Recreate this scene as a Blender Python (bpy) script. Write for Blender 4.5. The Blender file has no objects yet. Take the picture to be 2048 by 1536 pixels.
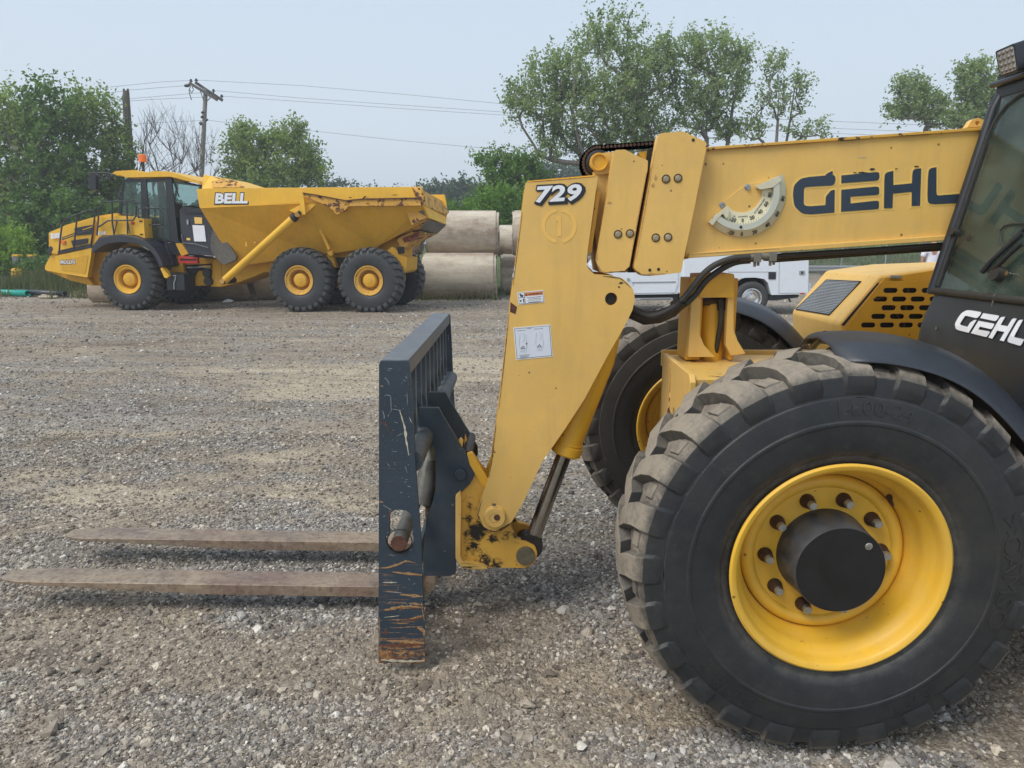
import bpy, math, random
import numpy as np
from math import sin, cos, tan, atan, atan2, radians, pi, sqrt
from mathutils import Vector, Matrix
from mathutils.geometry import tessellate_polygon
random.seed(7); rng = np.random.default_rng(11)
S = bpy.context.scene
COL = S.collection

# ------------------------------------------------------------------ camera
H_EYE = 1.635
PITCH = radians(11.23)
FPX = 1420.0
cam_d = bpy.data.cameras.new('camera'); cam = bpy.data.objects.new('camera', cam_d); COL.objects.link(cam)
cam_d.sensor_width = 36.0; cam_d.lens = FPX/2048*36.0; cam_d.clip_start = 0.05; cam_d.clip_end = 4000
cam.location = (0, 0, H_EYE); cam.rotation_euler = (pi/2 - PITCH, 0, 0)
S.camera = cam
# ------------------------------------------------------------------ sky, sun, exposure
SUN = Vector((-0.50, -0.38, 0.80)).normalized()
w = bpy.data.worlds.new('World'); S.world = w; w.use_nodes = True
nt = w.node_tree; nt.nodes.clear()
out = nt.nodes.new('ShaderNodeOutputWorld'); bg = nt.nodes.new('ShaderNodeBackground')
sky = nt.nodes.new('ShaderNodeTexSky'); sky.sky_type = 'NISHITA'; sky.sun_disc = False
sky.sun_elevation = math.asin(SUN.z); sky.sun_rotation = atan2(SUN.x, SUN.y)
sky.dust_density = 5.0; sky.air_density = 1.2
tc = nt.nodes.new('ShaderNodeTexCoord'); sep = nt.nodes.new('ShaderNodeSeparateXYZ')
ramp = nt.nodes.new('ShaderNodeValToRGB'); ramp.color_ramp.interpolation = 'EASE'
ramp.color_ramp.elements[0].position = 0.0; ramp.color_ramp.elements[0].color = (0.635, 0.725, 0.815, 1)
ramp.color_ramp.elements[1].position = 0.55; ramp.color_ramp.elements[1].color = (0.515, 0.62, 0.745, 1)
scl = nt.nodes.new('ShaderNodeVectorMath'); scl.operation = 'SCALE'; scl.inputs['Scale'].default_value = 10.0
mixs = nt.nodes.new('ShaderNodeMixRGB'); mixs.inputs[0].default_value = 0.90
nt.links.new(tc.outputs['Generated'], sep.inputs[0]); nt.links.new(sep.outputs['Z'], ramp.inputs[0])
nt.links.new(ramp.outputs[0], scl.inputs[0]); nt.links.new(sky.outputs[0], mixs.inputs[1]); nt.links.new(scl.outputs[0], mixs.inputs[2])
nt.links.new(mixs.outputs[0], bg.inputs['Color']); bg.inputs['Strength'].default_value = 0.10
nt.links.new(bg.outputs[0], out.inputs['Surface'])
sd = bpy.data.lights.new('sun', 'SUN'); so = bpy.data.objects.new('sun', sd); COL.objects.link(so)
sd.energy = 2.1; sd.angle = radians(30); sd.color = (1.0, 0.95, 0.87)
so.rotation_euler = SUN.to_track_quat('Z', 'Y').to_euler(); so.location = (-8, -8, 20)
S.view_settings.view_transform = 'Standard'; S.view_settings.look = 'None'
S.view_settings.exposure = 0.31; S.view_settings.gamma = 1.0; S.view_settings.use_curve_mapping = False
S.render.engine = 'CYCLES'

# ------------------------------------------------------------------ helpers
sp, cp = sin(PITCH), cos(PITCH)
def ray(px, py):
    a = (px-1024)/FPX; b = (py-768)/FPX
    return Vector((a, cp - b*sp, -sp - b*cp))
EYE = Vector((0, 0, H_EYE))
def P(px, py, Y):                       # point seen at a pixel at the depth Y
    d = ray(px, py); return EYE + d*(Y/d.y)
def PG(px, py, z=0.0):                  # point seen at a pixel on the level z
    d = ray(px, py); return EYE + d*((z-H_EYE)/d.z)
def PX(px, py, X):
    d = ray(px, py); return EYE + d*(X/d.x)

def tag(o, label=None, cat=None, group=None, kind=None):
    if label: o['label'] = label
    if cat: o['category'] = cat
    if group: o['group'] = group
    if kind: o['kind'] = kind
    return o
def thing(name, loc, label, cat, group=None):
    o = bpy.data.objects.new(name, None); COL.objects.link(o); o.location = loc
    o.empty_display_size = 0.3
    return tag(o, label, cat, group)
def attach(o, parent):
    if parent is not None:
        o.parent = parent
        if parent.parent is None and parent.type == 'EMPTY':
            o.matrix_parent_inverse = Matrix.Translation(-Vector(parent.location))
def part_empty(name, parent, loc, rz=0.0):
    o = bpy.data.objects.new(name, None); COL.objects.link(o); o.empty_display_size = 0.2
    attach(o, parent); o.location = loc; o.rotation_euler = (0, 0, rz); return o

class MB:
    def __init__(s): s.v = []; s.f = []
    def add(s, vs, fs):
        k = len(s.v); s.v += [tuple(v) for v in vs]; s.f += [tuple(i+k for i in f) for f in fs]; return s
    def box(s, a, b):
        x0, y0, z0 = a; x1, y1, z1 = b
        return s.add([(x0,y0,z0),(x1,y0,z0),(x1,y1,z0),(x0,y1,z0),(x0,y0,z1),(x1,y0,z1),(x1,y1,z1),(x0,y1,z1)],
                     [(0,3,2,1),(4,5,6,7),(0,1,5,4),(1,2,6,5),(2,3,7,6),(3,0,4,7)])
    def hexa(s, q0, q1):                # two quads joined
        return s.add(list(q0)+list(q1), [(3,2,1,0),(4,5,6,7),(0,1,5,4),(1,2,6,5),(2,3,7,6),(3,0,4,7)])
    def tube(s, pts, r, n=10, caps=True, closed=False):
        pts = [Vector(p) for p in pts]
        rs = r if isinstance(r, (list, tuple)) else [r]*len(pts)
        rings = []; prev = None; m = len(pts)
        for i, p in enumerate(pts):
            if closed: t = pts[(i+1) % m] - pts[i-1]
            else: t = (pts[min(i+1, m-1)] - pts[max(i-1, 0)])
            if t.length < 1e-9: t = Vector((0, 0, 1))
            t.normalize()
            if prev is None:
                u = t.orthogonal().normalized()
            else:
                u = prev - t*prev.dot(t)
                u = u.normalized() if u.length > 1e-6 else t.orthogonal().normalized()
            prev = u; v = t.cross(u)
            rings.append([p + (u*cos(2*pi*k/n) + v*sin(2*pi*k/n))*rs[i] for k in range(n)])
        vs = [q for R in rings for q in R]; fs = []
        for i in range(m if closed else m-1):
            j = (i+1) % m
            for k in range(n):
                fs.append((i*n+k, i*n+(k+1) % n, j*n+(k+1) % n, j*n+k))
        if caps and not closed:
            fs.append(tuple(range(n-1, -1, -1))); fs.append(tuple((m-1)*n+k for k in range(n)))
        return s.add(vs, fs)
    def lathe(s, prof, c=(0,0,0), n=48, axis='Y', closed=False):
        # prof: (radius, along) ; axis Y or Z or X
        c = Vector(c); vs = []; fs = []; m = len(prof)
        for k in range(n):
            a = 2*pi*k/n
            for (r, h) in prof:
                if axis == 'Y': vs.append(c + Vector((r*cos(a), h, r*sin(a))))
                elif axis == 'X': vs.append(c + Vector((h, r*cos(a), r*sin(a))))
                else: vs.append(c + Vector((r*cos(a), r*sin(a), h)))
        for k in range(n):
            k2 = (k+1) % n
            for i in range(m if closed else m-1):
                j = (i+1) % m
                fs.append((k*m+i, k*m+j, k2*m+j, k2*m+i))
        return s.add(vs, fs)
    def build(s, name, m, parent=None, smooth=35, bevel=0.0, seg=2):
        return mesh_obj(name, s.v, s.f, m, parent, smooth, bevel, seg)

def mesh_obj(name, v, f, m, parent=None, smooth=35, bevel=0.0, seg=2):
    me = bpy.data.meshes.new(name); me.from_pydata([tuple(x) for x in v], [], f)
    import bmesh
    bm = bmesh.new(); bm.from_mesh(me)
    bmesh.ops.recalc_face_normals(bm, faces=bm.faces); bm.to_mesh(me); bm.free()
    if smooth:
        me.shade_smooth(); me.set_sharp_from_angle(angle=radians(smooth))
    if m: me.materials.append(m)
    o = bpy.data.objects.new(name, me); COL.objects.link(o); attach(o, parent)
    if bevel > 0:
        b = o.modifiers.new('bevel', 'BEVEL'); b.width = bevel; b.segments = seg; b.limit_method = 'ANGLE'; b.angle_limit = radians(40); b.harden_normals = bool(smooth)
    return o

def fillet(pts, default=0.0, n=5):
    """points (x,y[,r]) -> list with rounded corners, same units"""
    out = []; m = len(pts)
    for i in range(m):
        p = pts[i]; r = p[2] if len(p) > 2 else default
        c = Vector((p[0], p[1])); a = Vector(pts[i-1][:2]) - c; b = Vector(pts[(i+1) % m][:2]) - c
        if r <= 0 or a.length < 1e-6 or b.length < 1e-6: out.append((c.x, c.y)); continue
        ang = a.angle(b)
        if ang > pi-0.05: out.append((c.x, c.y)); continue
        d = min(r/tan(ang/2), a.length*0.49, b.length*0.49)
        A = c + a.normalized()*d; B = c + b.normalized()*d
        for k in range(n+1):
            t = k/n; q = A*(1-t)**2 + c*2*t*(1-t) + B*t*t
            out.append((q.x, q.y))
    return out
def offset_poly(pts, d):
    m = len(pts); area = sum(pts[i-1][0]*pts[i][1]-pts[i][0]*pts[i-1][1] for i in range(m))
    sg = 1 if area > 0 else -1; out = []
    for i in range(m):
        p = Vector(pts[i]); e0 = (p-Vector(pts[i-1])); e1 = (Vector(pts[(i+1) % m])-p)
        if e0.length < 1e-9: e0 = e1
        if e1.length < 1e-9: e1 = e0
        n0 = Vector((e0.y, -e0.x)).normalized()*sg; n1 = Vector((e1.y, -e1.x)).normalized()*sg
        nn = n0+n1
        if nn.length < 1e-3: nn = n0
        nn.normalize(); k = min(1.0/max(nn.dot(n0), 0.4), 1.8)
        q = p + nn*d*k; out.append((q.x, q.y))
    return out
def circ(cx, cy, r, n=20, ry=None):
    ry = r if ry is None else ry
    return [(cx+r*cos(2*pi*k/n), cy+ry*sin(2*pi*k/n)) for k in range(n)]
def stadium(cx, cy, hw, hh, n=6):
    out = []
    for k in range(n+1): a = -pi/2+pi*k/n; out.append((cx+hw-hh+hh*cos(a), cy+hh*sin(a)))
    for k in range(n+1): a = pi/2+pi*k/n; out.append((cx-hw+hh+hh*cos(a), cy+hh*sin(a)))
    return out
def extrude_loops(loops3, ext):
    """loops3: outer + holes as 3D point lists in one plane; ext: Vector thickness"""
    tri = tessellate_polygon([[Vector(p) for p in L] for L in loops3])
    vs = [Vector(p) for L in loops3 for p in L]; n = len(vs)
    vv = vs + [p+ext for p in vs]; fs = [tuple(t) for t in tri] + [tuple(i+n for i in reversed(t)) for t in tri]
    k = 0
    for L in loops3:
        m = len(L)
        for i in range(m): a = k+i; b = k+(i+1) % m; fs.append((a, b, b+n, a+n))
        k += m
    return vv, fs
def plate(name, pts, Y, t, m, parent=None, holes=(), r=0, bevel=0.0, smooth=30, n=5, seg=2):
    """plate whose front outline is traced at the depth Y and which is t thick away from the viewer"""
    outer = [P(x, y, Y) for x, y in fillet(pts, r, n)]
    hs = [[P(x, y, Y) for x, y in h] for h in holes]
    v, f = extrude_loops([outer]+hs, Vector((0, t, 0)))
    return mesh_obj(name, v, f, m, parent, smooth, bevel, seg)

def text_geo(s, size=1.0, shear=0.0, offset=0.0, extrude=0.0, spacing=1.0, align='CENTER'):
    c = bpy.data.curves.new('t', 'FONT'); c.body = s; c.size = size; c.shear = shear; c.offset = offset
    c.extrude = extrude; c.space_character = spacing; c.align_x = align; c.align_y = 'CENTER'; c.resolution_u = 3
    o = bpy.data.objects.new('t', c); me = bpy.data.meshes.new_from_object(o)
    v = [tuple(x.co) for x in me.vertices]; f = [tuple(p.vertices) for p in me.polygons]
    bpy.data.objects.remove(o); bpy.data.curves.remove(c); bpy.data.meshes.remove(me)
    return v, f
def text_on(name, s, m, parent, O, ex, ey, en, height, width=None, **kw):
    """flat print: O centre, ex along, ey up, en out of the surface"""
    v, f = text_geo(s, **kw)
    if not v: return None
    xs = [q[0] for q in v]; ys = [q[1] for q in v]
    cx, cy = (min(xs)+max(xs))/2, (min(ys)+max(ys))/2
    k = height/(max(ys)-min(ys)); kx = k if width is None else width/(max(xs)-min(xs))
    O = Vector(O); vv = [O + ex*((x-cx)*kx) + ey*((y-cy)*k) + en*z for x, y, z in v]
    me = bpy.data.meshes.new(name); me.from_pydata([tuple(q) for q in vv], [], f); me.materials.append(m)
    o = bpy.data.objects.new(name, me); COL.objects.link(o); attach(o, parent); return o
def px_frame(px, py, Y, ang=0.0):
    """frame on a plane of depth Y, ang = slope in degrees (up to the right)"""
    O = P(px, py, Y); ex = Vector((cos(radians(ang)), 0, sin(radians(ang)))); ey = Vector((-ex.z, 0, ex.x))
    return O, ex, ey, Vector((0, -1, 0))

# ------------------------------------------------------------------ materials
def newmat(name):
    m = bpy.data.materials.new(name); m.use_nodes = True; t = m.node_tree
    return m, t, t.nodes['Principled BSDF']
def nd(t, typ, **kw):
    n = t.nodes.new(typ)
    for k, v in kw.items(): setattr(n, k, v)
    return n
def coords(t, scale=(1,1,1), loc=(0,0,0), rot=(0,0,0)):
    c = nd(t, 'ShaderNodeTexCoord'); mp = nd(t, 'ShaderNodeMapping')
    mp.inputs['Scale'].default_value = scale; mp.inputs['Location'].default_value = loc; mp.inputs['Rotation'].default_value = rot
    t.links.new(c.outputs['Object'], mp.inputs['Vector']); return mp.outputs[0]
def noise(t, vec, scale, detail=4, rough=0.55, dist=0.0):
    n = nd(t, 'ShaderNodeTexNoise'); n.inputs['Scale'].default_value = scale; n.inputs['Detail'].default_value = detail
    n.inputs['Roughness'].default_value = rough; n.inputs['Distortion'].default_value = dist
    t.links.new(vec, n.inputs['Vector']); return n.outputs[0]
def step(t, val, lo, hi, a=0.0, b=1.0):
    m = nd(t, 'ShaderNodeMapRange'); m.inputs['From Min'].default_value = lo; m.inputs['From Max'].default_value = hi
    m.inputs['To Min'].default_value = a; m.inputs['To Max'].default_value = b; t.links.new(val, m.inputs[0]); return m.outputs[0]
def mixc(t, fac, a, b, mode='MIX'):
    m = nd(t, 'ShaderNodeMixRGB', blend_type=mode)
    for i, x in ((0, fac), (1, a), (2, b)):
        if isinstance(x, (int, float)): m.inputs[i].default_value = x
        elif isinstance(x, tuple): m.inputs[i].default_value = (*x[:3], 1)
        else: t.links.new(x, m.inputs[i])
    return m.outputs[0]
def math_(t, op, a, b=0.0):
    m = nd(t, 'ShaderNodeMath', operation=op)
    for i, x in ((0, a), (1, b)):
        if isinstance(x, (int, float)): m.inputs[i].default_value = x
        else: t.links.new(x, m.inputs[i])
    return m.outputs[0]
def bump(t, h, strength=0.3, dist=0.01):
    b = nd(t, 'ShaderNodeBump'); b.inputs['Strength'].default_value = strength; b.inputs['Distance'].default_value = dist
    t.links.new(h, b.inputs['Height']); return b.outputs[0]

def paint(name, col, rough=0.42, dust=(0.42,0.33,0.20), dust_amt=0.25, rust=0.68, rust_scale=14.0, rust_col=(0.10,0.035,0.014), spec=0.5, speck=True, metal=0.0, peel=0.0):
    m, t, b = newmat(name); c = coords(t)
    n1 = noise(t, c, 1.7, 5); n2 = noise(t, c, 9.0, 6, 0.7); n3 = noise(t, c, rust_scale, 8, 0.72, 0.3)
    dark = mixc(t, step(t, n1, 0.35, 0.7), col, tuple(x*0.86 for x in col))
    dd = mixc(t, math_(t, 'MULTIPLY', step(t, n2, 0.42, 0.75), dust_amt), dark, dust)
    st_ = step(t, noise(t, coords(t, (9.0, 9.0, 0.9)), 1.6, 6, 0.7), 0.48, 0.75, 0.0, 0.30)
    dd = mixc(t, st_, dd, tuple(x*0.62 for x in col))
    sm_ = step(t, noise(t, c, 4.5, 8, 0.78, 0.6), 0.56, 0.72, 0.0, 0.35)
    dd = mixc(t, math_(t, 'MULTIPLY', sm_, min(1.0, dust_amt*3)), dd, dust)
    rr = step(t, n3, rust, rust+0.015)
    cc = mixc(t, rr, dd, rust_col)
    if speck:
        vo = nd(t, 'ShaderNodeTexVoronoi'); vo.inputs['Scale'].default_value = 28.0; t.links.new(c, vo.inputs['Vector'])
        sz = nd(t, 'ShaderNodeSeparateColor'); t.links.new(vo.outputs['Color'], sz.inputs[0])
        thr = math_(t, 'MULTIPLY', step(t, sz.outputs[0], 0.72, 1.0), 0.16)
        dot = math_(t, 'LESS_THAN', vo.outputs['Distance'], thr)
        cc = mixc(t, math_(t, 'MULTIPLY', dot, 0.75), cc, rust_col)
    t.links.new(cc, b.inputs['Base Color'])
    ro = mixc(t, rr, mixc(t, step(t, n2, 0.3, 0.8), (rough,)*3, (min(rough+0.22, 1),)*3), (0.9,)*3)
    t.links.new(ro, b.inputs['Roughness']); b.inputs['Specular IOR Level'].default_value = spec; b.inputs['Metallic'].default_value = metal
    fine = noise(t, c, 220.0, 2)
    hh = math_(t, 'ADD', math_(t, 'MULTIPLY', rr, -0.5), math_(t, 'MULTIPLY', fine, 0.35+peel))
    t.links.new(bump(t, hh, 0.25, 0.0012), b.inputs['Normal'])
    return m
def simple(name, col, rough=0.5, metal=0.0, spec=0.5, var=0.15, vs=8.0, bstr=0.15, bscale=120.0, bdist=0.001):
    m, t, b = newmat(name); c = coords(t); n1 = noise(t, c, vs, 5, 0.65)
    cc = mixc(t, step(t, n1, 0.3, 0.7), tuple(x*(1-var) for x in col), tuple(min(x*(1+var), 1) for x in col))
    t.links.new(cc, b.inputs['Base Color']); b.inputs['Roughness'].default_value = rough; b.inputs['Metallic'].default_value = metal
    b.inputs['Specular IOR Level'].default_value = spec
    if bstr: t.links.new(bump(t, noise(t, c, bscale, 3), bstr, bdist), b.inputs['Normal'])
    return m

M = {}
M['yellow'] = paint('machine_yellow_paint', (0.83, 0.515, 0.135), 0.40, dust_amt=0.20, rust=0.735)
M['yellow_worn'] = paint('worn_yellow_paint', (0.74, 0.41, 0.055), 0.45, dust_amt=0.3, rust=0.60, rust_scale=9.0, rust_col=(0.035,0.022,0.014))
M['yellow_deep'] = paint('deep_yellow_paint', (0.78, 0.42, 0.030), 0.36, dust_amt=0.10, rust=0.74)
M['yellow_decal'] = simple('yellow_decal_border', (0.86, 0.56, 0.14), 0.35, var=0.04, bstr=0)
M['rim'] = paint('rim_yellow_paint', (0.84, 0.485, 0.042), 0.36, dust_amt=0.22, rust=0.675, rust_scale=24.0)
M['haul_yellow'] = paint('haul_truck_yellow_paint', (0.87, 0.49, 0.035), 0.40, dust_amt=0.12, rust=0.74, rust_scale=4.0, speck=False)
M['haul_yellow_dusty'] = paint('dusty_haul_truck_yellow', (0.74, 0.39, 0.022), 0.55, dust_amt=0.25, rust=0.74, rust_scale=5.0, dust=(0.36,0.24,0.10), speck=False)
M['haul_worn'] = paint('worn_haul_truck_yellow', (0.70, 0.36, 0.04), 0.55, dust_amt=0.35, rust=0.53, rust_scale=5.0, rust_col=(0.11,0.045,0.03), speck=False)
M['black_plastic'] = simple('black_plastic', (0.028, 0.032, 0.042), 0.42, var=0.2, spec=0.6, bstr=0.5, bscale=260, bdist=0.0015)
M['dark_panel'] = paint('charcoal_panel_paint', (0.026, 0.031, 0.036), 0.38, dust_amt=0.07, rust=0.76, dust=(0.2,0.19,0.17), speck=False)
M['frame_dark'] = simple('dark_frame_paint', (0.022, 0.026, 0.032), 0.4)
M['rubber'] = simple('hose_rubber', (0.035, 0.033, 0.03), 0.6, var=0.3, vs=20)
M['greasy'] = simple('greasy_black_metal', (0.022, 0.018, 0.015), 0.5, var=0.5, vs=30, bstr=0.5, bscale=80, bdist=0.002)
M['rust_chain'] = simple('rusty_chain_steel', (0.075, 0.038, 0.025), 0.75, var=0.5, vs=40, bstr=0.6, bscale=90, bdist=0.002)
M['chrome'] = simple('chromed_rod', (0.36, 0.34, 0.31), 0.24, metal=1.0, var=0.3, vs=5, bstr=0.05)
M['steel'] = simple('bare_steel', (0.42, 0.42, 0.40), 0.38, metal=0.9, var=0.3, vs=50)
M['pin'] = simple('weathered_pin_steel', (0.15, 0.13, 0.085), 0.6, metal=0.3, var=0.3, vs=30, bstr=0.5, bscale=60)
M['rust'] = simple('brown_rust', (0.10, 0.042, 0.026), 0.85, var=0.45, vs=60, bstr=0.6, bscale=120, bdist=0.001)
M['white'] = simple('white_decal', (0.78, 0.80, 0.84), 0.4, var=0.05, bstr=0)
M['black_decal'] = simple('black_decal', (0.018, 0.02, 0.024), 0.4, var=0.1, bstr=0)
M['navy_decal'] = simple('navy_decal', (0.030, 0.048, 0.075), 0.38, var=0.12, bstr=0)
M['orange_decal'] = simple('orange_decal', (0.75, 0.25, 0.08), 0.45, var=0.1, bstr=0)
M['ghost_decal'] = simple('ghost_of_decal', (0.83, 0.497, 0.118), 0.42, var=0.06, bstr=0)
M['ink'] = simple('grey_ink', (0.45, 0.46, 0.5), 0.5, var=0.1, bstr=0)
M['ivory'] = simple('ivory_plastic', (0.66, 0.62, 0.45), 0.32, var=0.06, bstr=0)
M['ivory_face'] = simple('ivory_dial_face', (0.78, 0.72, 0.50), 0.4, var=0.04, bstr=0)
M['ivory_tube'] = simple('frosted_level_tube', (0.55, 0.56, 0.47), 0.18, var=0.06, bstr=0, spec=0.8)
M['dark_void'] = simple('dark_interior', (0.012, 0.012, 0.012), 0.8, var=0.4, vs=20)
M['white_paint'] = simple('white_vehicle_paint', (0.74, 0.78, 0.84), 0.3, var=0.03, bstr=0)
M['red'] = simple('red_paint', (0.45, 0.03, 0.02), 0.45)
M['red_lens'] = simple('red_lens', (0.5, 0.03, 0.02), 0.2, bstr=0)
M['orange_lens'] = simple('orange_lens', (0.9, 0.20, 0.03), 0.25, bstr=0)
M['alu'] = simple('polished_aluminium', (0.75, 0.75, 0.75), 0.18, metal=1.0, var=0.1)
M['mud'] = simple('dried_mud_rubber', (0.13, 0.12, 0.105), 0.9, var=0.3, vs=20, bstr=0.5, bscale=40, bdist=0.01)
M['grey_steel'] = simple('grey_steel', (0.17, 0.155, 0.13), 0.65, var=0.3, vs=5)
M['gray_wood'] = simple('weathered_pole_wood', (0.28, 0.26, 0.23), 0.9, var=0.25, vs=4, bstr=0.6, bscale=12, bdist=0.02)
M['brown_wood'] = simple('dark_pole_wood', (0.14, 0.115, 0.095), 0.9, var=0.25, vs=4, bstr=0.6, bscale=12, bdist=0.02)
M['wire'] = simple('cable', (0.20, 0.20, 0.21), 0.6, bstr=0)
M['insulator'] = simple('insulator_glaze', (0.06, 0.055, 0.055), 0.3, bstr=0)
M['teal'] = simple('teal_plastic_pipe', (0.02, 0.42, 0.33), 0.35, bstr=0)
M['bark'] = simple('tree_bark', (0.17, 0.15, 0.13), 0.95, var=0.3, vs=4, bstr=0.6, bscale=15, bdist=0.02)
M['dead_bark'] = simple('dead_tree_bark', (0.13, 0.115, 0.11), 0.95, var=0.3, vs=4, bstr=0.6, bscale=15, bdist=0.02)
M['galv'] = simple('galvanised_steel', (0.40, 0.41, 0.42), 0.5, metal=0.5, var=0.1)
M['skin'] = simple('skin', (0.42, 0.22, 0.15), 0.55, bstr=0)
M['shirt'] = simple('white_shirt', (0.78, 0.77, 0.84), 0.85, var=0.05)
M['denim'] = simple('dark_trousers', (0.05, 0.06, 0.09), 0.9)
M['hair'] = simple('dark_hair', (0.04, 0.03, 0.025), 0.7)
M['board'] = simple('pale_lumber', (0.50, 0.42, 0.32), 0.85)

# carriage paint with rusty scrapes
def carriage_paint():
    m, t, b = newmat('scratched_blue_black_paint'); c = coords(t)
    base = mixc(t, step(t, noise(t, c, 3.0, 4), 0.3, 0.7), (0.032, 0.050, 0.070), (0.023, 0.038, 0.055))
    pt = math_(t, 'LESS_THAN', noise(t, c, 300.0, 2, 0.5), 0.30)
    base = mixc(t, math_(t, 'MULTIPLY', pt, 0.45), base, (0.25, 0.26, 0.26))
    sepn = nd(t, 'ShaderNodeSeparateXYZ'); tcn = nd(t, 'ShaderNodeTexCoord'); t.links.new(tcn.outputs['Object'], sepn.inputs[0])
    low = step(t, sepn.outputs['Z'], 0.55, 0.10)          # scraped where it meets loads and ground
    # long horizontal scrapes
    h = coords(t, (2.2, 2.2, 55.0)); s1 = noise(t, h, 2.6, 5, 0.62, 0.25)
    s1m = step(t, math_(t, 'ADD', s1, math_(t, 'MULTIPLY', low, 0.085)), 0.650, 0.668)
    ruc = mixc(t, step(t, noise(t, c, 90.0, 4), 0.35, 0.65), (0.14, 0.045, 0.018), (0.46, 0.25, 0.09))
    c1 = mixc(t, math_(t, 'MULTIPLY', s1m, step(t, low, 0.0, 0.6, 0.15, 1.0)), base, ruc)
    # thin pale scratches in random directions
    for k, (sc, ro) in enumerate((((90, 90, 2.5), 0.4), ((3, 3, 90), 0.2), ((70, 70, 6), -0.6))):
        v = coords(t, sc, (k*3.1, 0, k*1.7), (0, ro, 0)); s = step(t, noise(t, v, 1.0, 2, 0.4), 0.735, 0.75)
        br = step(t, noise(t, c, 6.0+k, 3), 0.50, 0.6)
        c1 = mixc(t, math_(t, 'MULTIPLY', math_(t, 'MULTIPLY', s, br), 0.8), c1, (0.34, 0.36, 0.33) if k != 1 else (0.40, 0.30, 0.16))
    foot = step(t, math_(t, 'ADD', sepn.outputs['Z'], math_(t, 'MULTIPLY', noise(t, coords(t, (1,1,7)), 8.0, 8, 0.75), 0.42)), 0.355, 0.315)
    foot = math_(t, 'MULTIPLY', foot, step(t, noise(t, coords(t, (1,1,2.5)), 16.0, 7, 0.75), 0.42, 0.50))
    c2 = mixc(t, math_(t, 'MULTIPLY', foot, 0.9), c1, ruc)
    edge = step(t, noise(t, c, 24.0, 7, 0.75), 0.665, 0.68)
    c3 = mixc(t, math_(t, 'MULTIPLY', edge, 0.8), c2, (0.15, 0.06, 0.03))
    t.links.new(c3, b.inputs['Base Color']); b.inputs['Roughness'].default_value = 0.48
    t.links.new(bump(t, math_(t, 'ADD', math_(t, 'MULTIPLY', s1m, -1.0), noise(t, c, 200, 2)), 0.3, 0.001), b.inputs['Normal'])
    return m
M['carriage'] = carriage_paint()
M['carriage_plain'] = paint('blue_black_paint', (0.029, 0.045, 0.062), 0.45, dust=(0.18,0.17,0.15), dust_amt=0.15, rust=0.70, rust_scale=20, rust_col=(0.16,0.16,0.15), speck=True)
def fork_mat():
    m, t, b = newmat('rusty_fork_steel'); c = coords(t, (1.0, 1.6, 1.6))
    n1 = noise(t, c, 3.2, 6, 0.7); n2 = noise(t, coords(t, (1.0, 2.2, 2.2)), 14.0, 8, 0.8)
    a = mixc(t, step(t, n1, 0.38, 0.62), (0.22, 0.17, 0.135), (0.39, 0.285, 0.19))
    a = mixc(t, step(t, n2, 0.45, 0.72), a, (0.47, 0.385, 0.285))
    a = mixc(t, step(t, noise(t, coords(t), 2.0, 3), 0.5, 0.68, 0, 0.6), a, (0.24, 0.14, 0.11))
    a = mixc(t, step(t, noise(t, coords(t), 34.0, 8, 0.85), 0.50, 0.62, 0, 0.75), a, (0.10, 0.065, 0.05))
    a = mixc(t, step(t, noise(t, coords(t, (1,3,3)), 20.0, 6, 0.8, 0.8), 0.60, 0.66, 0, 0.5), a, (0.40, 0.36, 0.31))
    t.links.new(a, b.inputs['Base Color']); b.inputs['Roughness'].default_value = 0.52; b.inputs['Metallic'].default_value = 0.35
    t.links.new(bump(t, noise(t, coords(t), 70, 6, 0.7), 0.5, 0.002), b.inputs['Normal'])
    return m
M['fork'] = fork_mat()

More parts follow.
